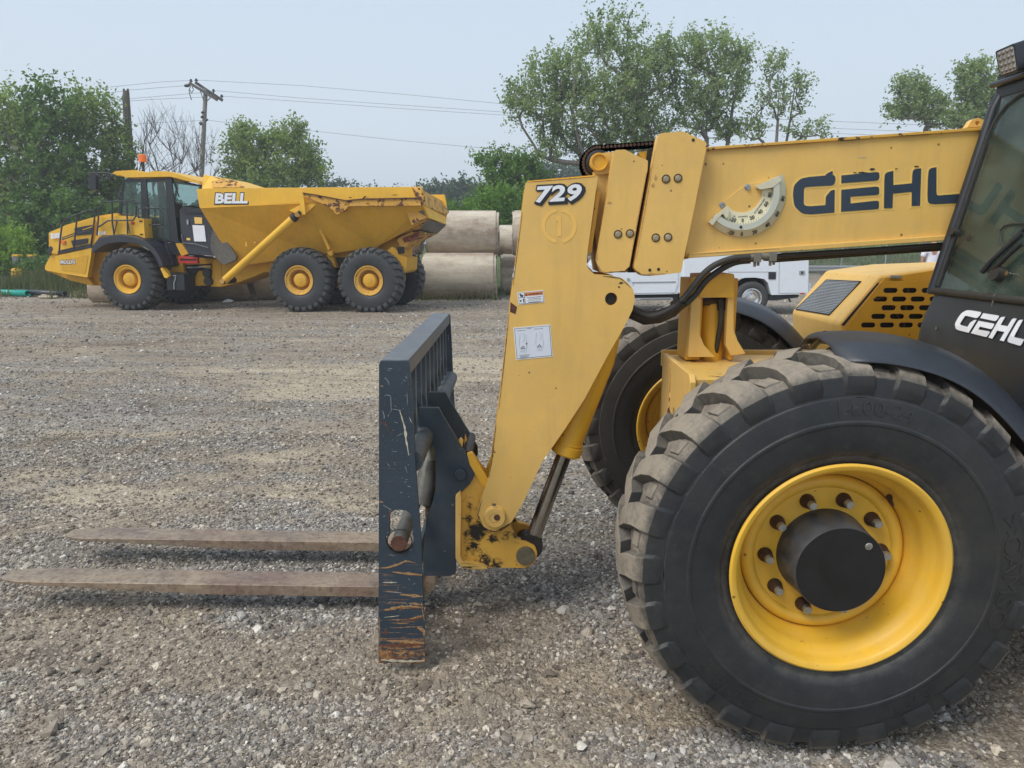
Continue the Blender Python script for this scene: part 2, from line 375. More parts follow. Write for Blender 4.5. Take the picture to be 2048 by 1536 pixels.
def tyre_mat(name, r0, r1, dust=(0.215,0.19,0.155), base=(0.015,0.0175,0.021), amt=1.0):
    m, t, b = newmat(name); c = coords(t)
    s = nd(t, 'ShaderNodeSeparateXYZ'); t.links.new(c, s.inputs[0])
    rr = math_(t, 'SQRT', math_(t, 'ADD', math_(t, 'MULTIPLY', s.outputs['X'], s.outputs['X']), math_(t, 'MULTIPLY', s.outputs['Z'], s.outputs['Z'])))
    n1 = noise(t, c, 7.0, 7, 0.7); n2 = noise(t, c, 45.0, 5, 0.75)
    k = math_(t, 'ADD', step(t, rr, r0, r1), math_(t, 'MULTIPLY', math_(t, 'SUBTRACT', n1, 0.5), 1.1))
    k = math_(t, 'ADD', k, math_(t, 'MULTIPLY', math_(t, 'SUBTRACT', n2, 0.5), 0.9))
    gN = nd(t, 'ShaderNodeNewGeometry'); sN = nd(t, 'ShaderNodeSeparateXYZ'); t.links.new(gN.outputs['Normal'], sN.inputs[0])
    k = step(t, math_(t, 'ADD', k, math_(t, 'MULTIPLY', math_(t, 'SUBTRACT', noise(t, c, 16.0, 8, 0.8), 0.5), 1.6)), 0.25, 1.1, 0.05, amt)
    k = math_(t, 'MULTIPLY', k, step(t, math_(t, 'ABSOLUTE', sN.outputs['Y']), 0.96, 0.60, 0.22, 1.0))
    nr = math_(t, 'DIVIDE', math_(t, 'ADD', math_(t, 'MULTIPLY', s.outputs['X'], sN.outputs['X']), math_(t, 'MULTIPLY', s.outputs['Z'], sN.outputs['Z'])), rr)
    k = math_(t, 'MULTIPLY', k, step(t, math_(t, 'ADD', nr, math_(t, 'MULTIPLY', math_(t, 'SUBTRACT', n2, 0.5), 0.9)), 0.25, 0.85, 0.30, 1.0))
    side = math_(t, 'ADD', step(t, n1, 0.35, 0.75, 0.0, 0.14), step(t, noise(t, c, 22.0, 8, 0.8), 0.52, 0.72, 0.0, 0.16))
    cc = mixc(t, side, base, (0.13, 0.125, 0.115)); cc = mixc(t, step(t, noise(t, c, 2.6, 6, 0.7), 0.48, 0.66, 0.0, 0.55), cc, (0.043, 0.041, 0.034))
    bead = math_(t, 'MULTIPLY', step(t, math_(t, 'ABSOLUTE', math_(t, 'SUBTRACT', rr, r0*0.645)), 0.03, 0.0), step(t, noise(t, c, 9.0, 7, 0.75), 0.40, 0.62, 0.0, 0.40)); cc = mixc(t, bead, cc, (0.17, 0.155, 0.13))
    cc = mixc(t, step(t, noise(t, c, 60.0, 5, 0.85), 0.62, 0.70, 0.0, 0.25), cc, (0.15, 0.14, 0.125)); cc = mixc(t, k, cc, dust)
    t.links.new(cc, b.inputs['Base Color'])
    t.links.new(mixc(t, k, (0.50,)*3, (0.92,)*3), b.inputs['Roughness']); b.inputs['Specular IOR Level'].default_value = 0.45
    t.links.new(bump(t, math_(t, 'ADD', math_(t, 'MULTIPLY', noise(t, c, 160, 4), 0.5), n2), 0.35, 0.003), b.inputs['Normal'])
    return m
M['tyre'] = tyre_mat('dusty_tyre_rubber', 0.560, 0.63, dust=(0.29,0.245,0.19))
M['tyre_far'] = tyre_mat('dusty_brown_tyre_rubber', 0.50, 0.64, dust=(0.25,0.21,0.17), base=(0.033,0.031,0.029))
M['haul_tyre'] = tyre_mat('haul_truck_tyre_rubber', 0.55, 0.85, dust=(0.12,0.11,0.095), base=(0.026,0.030,0.036))
M['haul_tyre_grey'] = tyre_mat('grey_haul_truck_tyre_rubber', 0.05, 0.9, dust=(0.13,0.125,0.12), base=(0.032,0.036,0.042), amt=0.7)
M['road_tyre'] = simple('road_tyre_rubber', (0.05, 0.05, 0.05), 0.8)

def concrete_mat():
    m, t, b = newmat('stained_concrete'); c = coords(t, (0.35, 1.5, 1.5))
    n1 = noise(t, c, 1.3, 7, 0.7); n2 = noise(t, coords(t), 6.0, 7, 0.7)
    g = nd(t, 'ShaderNodeNewGeometry'); sn = nd(t, 'ShaderNodeSeparateXYZ'); t.links.new(g.outputs['Position'], sn.inputs[0])
    a = mixc(t, step(t, n1, 0.35, 0.62), (0.60, 0.53, 0.42), (0.30, 0.225, 0.165))
    a = mixc(t, step(t, n2, 0.45, 0.75, 0, 0.6), a, (0.62, 0.58, 0.51))
    a = mixc(t, step(t, noise(t, coords(t), 14.0, 5, 0.8), 0.62, 0.66, 0, 0.5), a, (0.16, 0.12, 0.09))
    t.links.new(a, b.inputs['Base Color']); b.inputs['Roughness'].default_value = 0.92
    t.links.new(bump(t, noise(t, coords(t), 22, 6, 0.7), 0.5, 0.01), b.inputs['Normal']); return m
M['concrete'] = concrete_mat()
def glass_mat(name, tint, refl=0.9, rough=0.02):
    m, t, b = newmat(name); t.nodes.remove(b)
    tr = nd(t, 'ShaderNodeBsdfTransparent'); tr.inputs[0].default_value = (*tint, 1)
    gl = nd(t, 'ShaderNodeBsdfGlossy'); gl.inputs['Roughness'].default_value = rough; gl.inputs['Color'].default_value = (refl, refl, refl, 1)
    df = nd(t, 'ShaderNodeBsdfDiffuse'); df.inputs[0].default_value = (0.34, 0.42, 0.36, 1)
    fr = nd(t, 'ShaderNodeFresnel'); fr.inputs[0].default_value = 1.42
    mx = nd(t, 'ShaderNodeMixShader'); t.links.new(fr.outputs[0], mx.inputs[0]); t.links.new(tr.outputs[0], mx.inputs[1]); t.links.new(gl.outputs[0], mx.inputs[2])
    dn = noise(t, coords(t), 4.0, 6, 0.7); mx2 = nd(t, 'ShaderNodeMixShader'); t.links.new(step(t, dn, 0.35, 0.8, 0.03, 0.20), mx2.inputs[0])
    t.links.new(mx.outputs[0], mx2.inputs[1]); t.links.new(df.outputs[0], mx2.inputs[2])
    t.links.new(mx2.outputs[0], t.nodes['Material Output'].inputs['Surface']); return m
M['glass'] = glass_mat('dusty_green_tinted_glass', (0.86, 0.965, 0.90))
M['haul_glass'] = glass_mat('tinted_cab_glass', (0.62, 0.76, 0.74))
def leaf_mat(name, a, bcol, trans=0.45):
    m, t, b = newmat(name); at = nd(t, 'ShaderNodeAttribute'); at.attribute_name = 'tone'
    cc = mixc(t, at.outputs['Fac'], a, bcol); t.links.new(cc, b.inputs['Base Color']); b.inputs['Roughness'].default_value = 0.55
    b.inputs['Specular IOR Level'].default_value = 0.3
    tl = nd(t, 'ShaderNodeBsdfTranslucent'); t.links.new(mixc(t, 1.0, cc, (1.25, 1.35, 0.7), 'MULTIPLY'), tl.inputs[0])
    mx = nd(t, 'ShaderNodeMixShader'); mx.inputs[0].default_value = trans
    t.links.new(b.outputs[0], mx.inputs[1]); t.links.new(tl.outputs[0], mx.inputs[2]); t.links.new(mx.outputs[0], t.nodes['Material Output'].inputs['Surface'])
    return m
M['leaf_dark'] = leaf_mat('dark_green_leaves', (0.065, 0.13, 0.042), (0.185, 0.29, 0.09))
M['leaf_mid'] = leaf_mat('mid_green_leaves', (0.14, 0.21, 0.065), (0.32, 0.40, 0.14))
M['leaf_pale'] = leaf_mat('pale_cottonwood_leaves', (0.155, 0.22, 0.10), (0.36, 0.44, 0.22))
M['leaf_bright'] = leaf_mat('bright_green_leaves', (0.14, 0.26, 0.035), (0.33, 0.46, 0.09))
M['grass'] = leaf_mat('grass_blades', (0.06, 0.10, 0.030), (0.20, 0.19, 0.09), 0.25)
M['galv_dark'] = simple('dull_galvanised_mesh', (0.22, 0.23, 0.24), 0.5, metal=0.5, var=0.2)
M['grille_back'] = simple('dark_grille_backing', (0.03, 0.032, 0.036), 0.7)
M['led_plate'] = simple('led_reflector_plate', (0.42, 0.42, 0.42), 0.4, metal=0.3)
M['led_lens'] = simple('led_lens', (0.16, 0.15, 0.14), 0.15, bstr=0)
M['rust_soft'] = simple('thin_rust_stain', (0.50, 0.29, 0.09), 0.6, var=0.3, vs=80)
M['shaft'] = simple('worn_shaft_steel', (0.13, 0.125, 0.11), 0.5, metal=0.4, var=0.4, vs=14, bstr=0.4, bscale=70)
M['rail_grey'] = paint('worn_rail_top', (0.085, 0.10, 0.12), 0.38, dust=(0.30,0.29,0.27), dust_amt=0.45, rust=0.64, rust_scale=26, rust_col=(0.22,0.19,0.15))
M['label_white'] = simple('faded_label_face', (0.66, 0.70, 0.78), 0.45, var=0.05, bstr=0)
M['red_worn'] = paint('worn_red_paint', (0.30, 0.05, 0.03), 0.6, rust=0.5, rust_scale=12, speck=False)
M['haul_rim'] = paint('haul_rim_yellow', (0.80, 0.43, 0.03), 0.4, dust_amt=0.2, rust=0.66, rust_scale=14, speck=False)
M['rim_worn'] = paint('worn_haul_rim', (0.70, 0.38, 0.05), 0.5, dust_amt=0.35, rust=0.60, rust_scale=16, speck=False)
M['gray_wood_dark'] = simple('dark_crossarm_wood', (0.13, 0.12, 0.115), 0.9, var=0.3)
M['leaf_far'] = leaf_mat('far_tree_leaves', (0.045, 0.085, 0.045), (0.09, 0.14, 0.07), 0.2)
M['leaf_lime'] = leaf_mat('lime_green_leaves', (0.09, 0.18, 0.035), (0.22, 0.36, 0.08))

M['scuffed'] = paint('scuffed_yellow_paint', (0.80, 0.50, 0.12), 0.45, dust_amt=0.45, dust=(0.55,0.42,0.26), rust=0.62, rust_scale=7.0, rust_col=(0.16,0.08,0.035))
def greasy_link():
    m, t, b = newmat('yellow_paint_with_grease'); c = coords(t)
    g = nd(t, 'ShaderNodeNewGeometry'); n = noise(t, c, 42.0, 8, 0.75); n2 = noise(t, c, 9.0, 5, 0.65)
    cc = mixc(t, step(t, n2, 0.35, 0.7), (0.76, 0.43, 0.065), (0.66, 0.36, 0.06)); tot = None
    for (px, py, r, a) in ((952,1066,.050,1.0),(968,1050,.042,.9),(946,1094,.040,.7),(985,1078,.030,.7),(968,1120,.042,.75),(992,1130,.030,.8),(934,1040,.035,.55),(1012,1070,.03,.5),(940,1012,.05,.35),(1040,1122,.03,.3),(1030,1072,.03,.5)):
        q = P(px, py, 2.855); v = nd(t, 'ShaderNodeVectorMath', operation='DISTANCE'); t.links.new(g.outputs['Position'], v.inputs[0]); v.inputs[1].default_value = (q.x, 2.855, q.z)
        k = step(t, v.outputs['Value'], r*1.5, 0.0, 0.0, a); tot = k if tot is None else math_(t, 'MAXIMUM', tot, k)
    k = step(t, math_(t, 'ADD', tot, math_(t, 'MULTIPLY', math_(t, 'SUBTRACT', n, 0.5), 2.2)), 0.26, 0.60)
    cc = mixc(t, k, cc, (0.022, 0.017, 0.012)); sp_ = step(t, noise(t, c, 110.0, 4, 0.7), 0.66, 0.69)
    cc = mixc(t, sp_, cc, (0.10, 0.04, 0.018)); t.links.new(cc, b.inputs['Base Color']); t.links.new(mixc(t, k, (0.45,)*3, (0.75,)*3), b.inputs['Roughness'])
    t.links.new(bump(t, math_(t, 'MULTIPLY', k, n), 0.6, 0.003), b.inputs['Normal']); return m
M['link'] = greasy_link()
M['tube_scuffed'] = paint('scuffed_tube_paint', (0.045, 0.06, 0.072), 0.45, dust=(0.24,0.23,0.22), dust_amt=0.7, rust=0.60, rust_scale=18, rust_col=(0.14,0.12,0.10))
# ------------------------------------------------------------------ terrain fields
_tab = np.random.default_rng(5).random((256, 256))
def vnoise(x, y):
    xi = np.floor(x).astype(int); yi = np.floor(y).astype(int); fx = x-xi; fy = y-yi
    fx = fx*fx*(3-2*fx); fy = fy*fy*(3-2*fy)
    g = lambda a, b: _tab[a & 255, b & 255]
    return (g(xi,yi)*(1-fx)+g(xi+1,yi)*fx)*(1-fy) + (g(xi,yi+1)*(1-fx)+g(xi+1,yi+1)*fx)*fy
def fbm(x, y, o=5, r=0.5):
    s = 0; a = 1; tot = 0
    for k in range(o): s = s + a*vnoise(x*2**k+17.3*k, y*2**k+9.1*k); tot += a; a *= r
    return s/tot
def sst(v, a, b):
    t = np.clip((v-a)/(b-a), 0, 1); return t*t*(3-2*t)
def spots(x, y, lst):
    s = np.zeros_like(x)
    for (px, py, rx, ry, amp) in lst:      # ground patches: centre and half sizes
        c = PG(px, py); e = PG(px+rx, py); f = PG(px, py-ry); g2 = PG(px, py+ry)
        ax = abs(e.x-c.x); ay = abs(f.y-g2.y)/2
        s = s + amp*np.exp(-(((x-c.x)/ax)**2 + ((y-c.y)/ay)**2))
    return s
SAND = [(200,995,110,22,.8),(600,985,70,16,.8),(120,945,90,16,.6),(580,912,90,12,.6),(780,745,330,22,.75),(620,790,200,14,.5),(950,730,120,16,.6),(720,1010,80,12,.5),(300,870,150,10,.3)]
BROWN = [(240,1290,330,55,.75),(640,1290,280,60,.55),(1060,1255,210,62,1.0),(820,1340,120,30,.5),(1180,1400,160,50,.5),(480,1360,230,30,.35),(100,700,200,14,.5),(300,690,300,10,.6),(520,1130,60,8,.3),(1990,1420,120,80,.8),(500,850,160,7,.5)]
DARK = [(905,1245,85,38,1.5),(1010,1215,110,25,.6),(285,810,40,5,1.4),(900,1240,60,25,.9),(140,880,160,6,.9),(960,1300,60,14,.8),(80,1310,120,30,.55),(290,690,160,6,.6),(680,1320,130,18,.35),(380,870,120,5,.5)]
GREY = [(500,1490,900,40,.75),(900,1410,260,40,.6),(1350,1500,300,40,.4),(300,1120,330,50,.8),(420,1400,260,35,.8),(1130,1060,130,70,.8),(600,1060,200,16,.5),(60,860,120,60,.4),(560,770,200,8,.15)]
def fields(x, y):
    big = fbm(x*0.28+3, y*0.62+1, 5); med = fbm(x*1.3+40, y*2.4+8, 4); fine = fbm(x*6+9, y*9+4, 3)
    br = spots(x, y, BROWN); gy = spots(x, y, GREY)
    dirt = sst(big*0.65+med*0.35 + 0.35*br - 0.35*gy + (fine-0.5)*0.45 + (fbm(x*3.1+5, y*3.6+2, 4)-0.5)*0.55, 0.30, 0.66)
    sand = sst(fbm(x*0.5+70, y*1.5+30, 4)*0.5 + 0.75*spots(x, y, SAND) + (fine-0.5)*0.3+(med-0.5)*0.25, 0.27, 0.54)
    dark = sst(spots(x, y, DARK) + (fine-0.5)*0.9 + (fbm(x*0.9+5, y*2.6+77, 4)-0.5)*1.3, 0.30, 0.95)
    # wheel tracks running along the lot
    tr = fbm(x*0.35+11, (y+0.10*x)*4.2+3, 4)
    return dirt, sand, dark, tr
def grass_mask(x, y):
    e = np.where(x < 1.5, 22.6 + 1.6*(fbm(x*0.5, x*0.1+2, 3)-0.5), 39.0)
    e = np.where(x < -10.5, 22.7+0.5*(fbm(x*0.8, x*0+5., 2)-0.5), e)
    return sst(y - e + (fbm(x*1.5, y*1.5, 3)-0.5)*1.6, -0.4, 0.7)
MOUND = PG(930, 1260)
def Hh(x, y):
    x = np.asarray(x, float); y = np.asarray(y, float)
    d = np.sqrt(x*x+y*y)
    amp = sst(d, 2.0, 9.0)
    h = (fbm(x*0.35, y*0.5, 3)-0.5)*0.05*amp*sst(24-np.abs(y), 0, 4)
    h = h + (fbm(x*1.6+3, y*2.2, 4)-0.5)*0.030
    h = h + (fbm(x*0.35+11, (y+0.10*x)*4.2+3, 4)-0.5)*0.030*sst(d, 2.5, 7)
    h = h + (fbm(x*16, y*16, 3)-0.5)*0.010*(1-sst(d, 5, 12))
    h = h + 0.030*np.exp(-(((x-MOUND.x)/0.45)**2+((y-MOUND.y)/0.16)**2)) + 0.055*(fbm(x*9+2, y*9+4, 4)-0.35)*np.exp(-(((x-MOUND.x)/0.50)**2+((y-MOUND.y)/0.22)**2)) + 0.035*np.exp(-(((x+0.12)/0.16)**2+((y-2.42)/0.14)**2))
    h = h + 0.02*np.exp(-(((x-1.75)/0.3)**2+((y-2.4)/0.3)**2))
    h = h*(1-np.exp(-(((x-1.0)/0.35)**2+((y-2.19)/0.3)**2)))          # pressed flat under the wheel
    hill = sst(x, -2.0, 4.0)*(sst(y, 39.5, 60)*5.2 + sst(y, 60, 140)*3)
    far = sst(x, 4.0, -2.0)*sst(y, 30, 90)*1.2
    bank = 0.62*np.exp(-(((x+14.0)/2.4)**2+((y-24.8)/1.2)**2))*(x < -5)
    g = grass_mask(x, y)*(fbm(x*1.2, y*1.2, 3)-0.3)*0.20
    return h + hill + far + bank + g
def hz(x, y): return float(Hh(np.array([x]), np.array([y]))[0])

def axis_pts(segs):
    out = [segs[0][0]]
    for a, b, st in segs:
        n = max(1, int(round((b-a)/st))); out += list(a + (b-a)*np.arange(1, n+1)/n)
    return np.array(out)
gx = axis_pts([(-600,-100,50),(-100,-30,5),(-30,-9,0.7),(-9,-3.2,0.09),(-3.2,3.0,0.022),(3.0,9,0.09),(9,30,0.7),(30,100,5),(100,600,50)])
gy = axis_pts([(-60,-5,10),(-5,1.4,0.8),(1.4,4.2,0.020),(4.2,9,0.06),(9,19,0.12),(19,30,0.3),(30,60,1.2),(60,200,8),(200,1400,80)])
GX, GY = np.meshgrid(gx, gy); nx_, ny_ = len(gx), len(gy)
GZ = Hh(GX, GY)
me = bpy.data.meshes.new('ground')
co = np.stack([GX, GY, GZ], -1).reshape(-1, 3)
ii = np.arange((ny_-1)*(nx_-1)); r_ = ii//(nx_-1); c_ = ii % (nx_-1); a_ = r_*nx_+c_
quads = np.stack([a_, a_+1, a_+nx_+1, a_+nx_], -1)
me.vertices.add(len(co)); me.vertices.foreach_set('co', co.ravel().astype(np.float32))
me.loops.add(quads.size); me.loops.foreach_set('vertex_index', quads.ravel().astype(np.int32))
me.polygons.add(len(quads)); me.polygons.foreach_set('loop_start', np.arange(0, quads.size, 4, dtype=np.int32))
me.update(calc_edges=True); me.shade_smooth()
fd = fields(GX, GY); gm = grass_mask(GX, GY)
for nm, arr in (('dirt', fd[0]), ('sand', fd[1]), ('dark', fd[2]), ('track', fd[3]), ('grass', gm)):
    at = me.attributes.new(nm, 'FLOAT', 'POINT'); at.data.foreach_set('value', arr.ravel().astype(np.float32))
ground = bpy.data.objects.new('ground', me); COL.objects.link(ground); ground['kind'] = 'structure'; ground['label'] = 'crushed stone and dirt lot'

def ground_mat():
    m, t, b = newmat('gravel_ground'); c = coords(t)
    A = {}
    for k in ('dirt', 'sand', 'dark', 'track', 'grass'):
        n = nd(t, 'ShaderNodeAttribute'); n.attribute_name = k; A[k] = n.outputs['Fac']
    def vor(sc, rnd=1.0):
        v = nd(t, 'ShaderNodeTexVoronoi'); v.inputs['Scale'].default_value = sc; v.inputs['Randomness'].default_value = rnd
        t.links.new(c, v.inputs['Vector']); s = nd(t, 'ShaderNodeSeparateColor'); t.links.new(v.outputs['Color'], s.inputs[0])
        return v.outputs['Distance'], s
    d1, s1 = vor(115); d2, s2 = vor(48); d3, s3 = vor(20)
    def stones(s, lo, mid, hi):
        r = nd(t, 'ShaderNodeValToRGB'); e = r.color_ramp.elements
        e[0].position = 0.0; e[0].color = (*lo, 1); e[1].position = 1.0; e[1].color = (*hi, 1)
        x = r.color_ramp.elements.new(0.6); x.color = (*mid, 1); t.links.new(s.outputs[0], r.inputs[0]); return r.outputs[0]
    grey = mixc(t, 0.5, stones(s1, (0.145,0.136,0.127), (0.345,0.312,0.278), (0.67,0.625,0.55)), stones(s2, (0.165,0.155,0.148), (0.325,0.30,0.275), (0.60,0.565,0.51)))
    far_g = mixc(t, 0.5, grey, stones(s3, (0.21,0.195,0.18), (0.33,0.30,0.27), (0.49,0.455,0.405)))
    grey = mixc(t, 0.45, grey, far_g)
    brown = mixc(t, step(t, noise(t, c, 30, 6, 0.75), 0.3, 0.7), (0.20, 0.16, 0.122), (0.40, 0.33, 0.255))
    brown = mixc(t, step(t, s1.outputs[0], 0.55, 1.0, 0, 0.5), brown, (0.44, 0.39, 0.32))
    sand = mixc(t, step(t, noise(t, c, 40, 6, 0.75), 0.3, 0.7), (0.44, 0.37, 0.275), (0.64, 0.555, 0.42))
    cc = mixc(t, math_(t, 'MULTIPLY', A['dirt'], 0.80), grey, brown)
    cc = mixc(t, math_(t, 'MULTIPLY', A['sand'], 0.82), cc, sand)
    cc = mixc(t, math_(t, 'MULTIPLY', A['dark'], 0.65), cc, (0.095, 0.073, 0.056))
    cc = mixc(t, step(t, A['track'], 0.50, 0.75, 0, 0.40), cc, (0.16, 0.135, 0.115))
    cc = mixc(t, step(t, A['track'], 0.46, 0.28, 0, 0.28), cc, (0.47, 0.41, 0.34))
    mott = noise(t, coords(t, (1, 1.6, 1)), 5.0, 8, 0.72)
    cc = mixc(t, 1.0, cc, mixc(t, step(t, mott, 0.30, 0.70), (0.74,0.725,0.71), (1.20,1.165,1.10)), 'MULTIPLY')
    cc = mixc(t, 1.0, cc, mixc(t, step(t, noise(t, c, 30.0, 3, 0.8), 0.30, 0.70), (0.74,)*3, (1.22,)*3), 'MULTIPLY')
    gn = noise(t, c, 1.3, 8, 0.8); gcol = mixc(t, step(t, gn, 0.35, 0.65), (0.045, 0.085, 0.022), (0.14, 0.17, 0.06))
    cc = mixc(t, A['grass'], cc, gcol)
    t.links.new(cc, b.inputs['Base Color']); b.inputs['Roughness'].default_value = 0.93; b.inputs['Specular IOR Level'].default_value = 0.25
    h = math_(t, 'ADD', math_(t, 'MULTIPLY', d2, -0.7), math_(t, 'MULTIPLY', d1, -0.35))
    h = math_(t, 'ADD', h, math_(t, 'MULTIPLY', noise(t, c, 9.0, 8, 0.75), 1.4))
    h = math_(t, 'ADD', h, math_(t, 'MULTIPLY', d3, -0.5))
    t.links.new(bump(t, h, 0.75, 0.028), b.inputs['Normal']); return m
M['ground'] = ground_mat(); me.materials.append(M['ground'])

# ------------------------------------------------------------------ loose stones
def gravel_field():
    XY = []; SZ = []
    def band(y0, y1, dens, med, sig, side=0.5):
        wid = 0.76*y1 + side; n = int(dens*2*wid*(y1-y0))
        x = rng.uniform(-wid, wid, n); y = rng.uniform(y0, y1, n); k = np.abs(x) < 0.76*y + side
        x, y = x[k], y[k]; s = med*np.exp(rng.normal(0, sig, len(x)))
        XY.append(np.stack([x, y], -1)); SZ.append(s)
    band(1.55, 2.5, 12500, 0.0098, 0.36); band(2.5, 3.4, 9500, 0.0098, 0.38); band(3.4, 4.4, 6500, 0.0105, 0.38); band(4.4, 6.0, 3200, 0.0120, 0.38)
    band(5.6, 9.0, 1100, 0.0150, 0.35); band(9.0, 15.0, 240, 0.022, 0.35); band(15, 22, 50, 0.03, 0.35)
    band(1.55, 6.0, 520, 0.0190, 0.30); band(1.55, 3.2, 60, 0.032, 0.25)
    xy = np.concatenate(XY); sz = np.concatenate(SZ)
    x, y = xy[:, 0], xy[:, 1]; dirt, sand, dark, tr = fields(x, y)
    keep = 1.1 - 0.78*dirt - 0.70*sand - 0.45*dark
    keep = keep*(0.55+0.9*fbm(x*2.6, y*2.6, 3)); keep = np.clip(keep, 0.10+0.22*(sz < 0.0095), 1) + 0.25*(sz > 0.016)
    k = (rng.random(len(x)) < keep) & (grass_mask(x, y) < 0.4)
    x, y, sz, dirt, sand = x[k], y[k], sz[k], dirt[k], sand[k]
    z = Hh(x, y) + sz*rng.uniform(-0.12, 0.22, len(x))
    n = len(x); me = bpy.data.meshes.new('loose_gravel'); me.vertices.add(n)
    me.vertices.foreach_set('co', np.stack([x, y, z], -1).ravel().astype(np.float32))
    def at(nm, arr, typ='FLOAT'):
        a = me.attributes.new(nm, typ, 'POINT')
        if typ == 'FLOAT': a.data.foreach_set('value', arr.astype(np.float32))
        elif typ == 'INT': a.data.foreach_set('value', arr.astype(np.int32))
        else: a.data.foreach_set('vector', arr.ravel().astype(np.float32))
    at('size', sz); at('pick', rng.integers(0, 7, n), 'INT')
    at('spin', np.stack([rng.normal(0, .35, n), rng.normal(0, .35, n), rng.uniform(0, 6.28, n)], -1), 'FLOAT_VECTOR')
    tone = np.clip(rng.random(n), 0, 1)
    at('tone', tone); at('earth', np.clip(0.65*dirt + 0.5*sand + rng.normal(0, .25, n) + 0.18 + 0.55*sst(fbm(x*0.9+31, y*1.3+12, 4), 0.42, 0.62), 0, 1))
    o = bpy.data.objects.new('loose_gravel', me); COL.objects.link(o)
    tag(o, 'loose crushed stone scattered over the lot', 'gravel', kind='stuff')
    g = bpy.data.node_groups.new('gravel', 'GeometryNodeTree')
    g.interface.new_socket('Geometry', in_out='INPUT', socket_type='NodeSocketGeometry'); g.interface.new_socket('Geometry', in_out='OUTPUT', socket_type='NodeSocketGeometry')
    N = g.nodes; L = g.links; gi = N.new('NodeGroupInput'); go = N.new('NodeGroupOutput')
    m2p = N.new('GeometryNodeMeshToPoints'); L.new(gi.outputs[0], m2p.inputs[0])
    g2i = N.new('GeometryNodeGeometryToInstance')
    for k in range(7):
        ico = N.new('GeometryNodeMeshIcoSphere'); ico.inputs['Subdivisions'].default_value = 2 if k < 3 else 1; ico.inputs['Radius'].default_value = 0.5
        sp_ = N.new('GeometryNodeSetPosition'); nz = N.new('ShaderNodeTexNoise'); nz.noise_dimensions = '4D'; nz.inputs['W'].default_value = k*3.7; nz.inputs['Scale'].default_value = 1.9; nz.inputs['Detail'].default_value = 1.0
        sb = N.new('ShaderNodeVectorMath'); sb.operation = 'SUBTRACT'; sb.inputs[1].default_value = (0.5, 0.5, 0.5); sc = N.new('ShaderNodeVectorMath'); sc.operation = 'SCALE'; sc.inputs['Scale'].default_value = 1.25
        L.new(nz.outputs['Color'], sb.inputs[0]); L.new(sb.outputs[0], sc.inputs[0]); L.new(ico.outputs[0], sp_.inputs[0]); L.new(sc.outputs[0], sp_.inputs['Offset'])
        tf = N.new('GeometryNodeTransform'); tf.inputs['Scale'].default_value = (1.15-0.05*k, 0.85+0.04*k, 0.62+0.04*(k % 3)); L.new(sp_.outputs[0], tf.inputs[0])
        sm = N.new('GeometryNodeSetMaterial'); sm.inputs['Material'].default_value = M['stone']; L.new(tf.outputs[0], sm.inputs[0]); L.new(sm.outputs[0], g2i.inputs[0])
    iop = N.new('GeometryNodeInstanceOnPoints'); L.new(m2p.outputs[0], iop.inputs['Points']); L.new(g2i.outputs[0], iop.inputs['Instance'])
    iop.inputs['Pick Instance'].default_value = True
    def na(nm, typ):
        a = N.new('GeometryNodeInputNamedAttribute'); a.data_type = typ; a.inputs['Name'].default_value = nm; return a.outputs['Attribute']
    L.new(na('pick', 'INT'), iop.inputs['Instance Index'])
    e2r = N.new('FunctionNodeEulerToRotation'); L.new(na('spin', 'FLOAT_VECTOR'), e2r.inputs[0]); L.new(e2r.outputs[0], iop.inputs['Rotation'])
    L.new(na('size', 'FLOAT'), iop.inputs['Scale']); L.new(iop.outputs[0], go.inputs[0])
    md = o.modifiers.new('gravel', 'NODES'); md.node_group = g
def stone_mat():
    m, t, b = newmat('crushed_stone')
    a = nd(t, 'ShaderNodeAttribute'); a.attribute_type = 'INSTANCER'; a.attribute_name = 'tone'
    e = nd(t, 'ShaderNodeAttribute'); e.attribute_type = 'INSTANCER'; e.attribute_name = 'earth'
    def ramp(cols):
        r = nd(t, 'ShaderNodeValToRGB'); el = r.color_ramp.elements
        el[0].position = 0; el[0].color = (*cols[0], 1); el[1].position = 1; el[1].color = (*cols[-1], 1)
        for p, c in zip((0.35, 0.75, 0.93), cols[1:4]): x = el.new(p); x.color = (*c, 1)
        t.links.new(a.outputs['Fac'], r.inputs[0]); return r.outputs[0]
    g = ramp([(0.105,0.10,0.10), (0.23,0.22,0.213), (0.38,0.36,0.337), (0.56,0.53,0.49), (0.78,0.75,0.69)])
    br = ramp([(0.14,0.115,0.09), (0.24,0.20,0.16), (0.37,0.315,0.25), (0.52,0.45,0.36), (0.65,0.58,0.46)])
    cc = mixc(t, e.outputs['Fac'], g, br)
    cc = mixc(t, 1.0, cc, mixc(t, step(t, noise(t, coords(t, (1,1,1)), 3.0, 4), 0.3, 0.7), (0.8,)*3, (1.15,)*3), 'MULTIPLY')
    t.links.new(cc, b.inputs['Base Color']); b.inputs['Roughness'].default_value = 0.85; b.inputs['Specular IOR Level'].default_value = 0.3
    return m
M['stone'] = stone_mat(); gravel_field()
# ================================================================== TELEHANDLER
TH = thing('telehandler', (1.6, 3.06, 0), 'large pale yellow telescopic handler with lowered forks and black cab in the foreground, marked 729', 'telehandler')
BL = dict(parent=TH)
def sub(parent): return parent

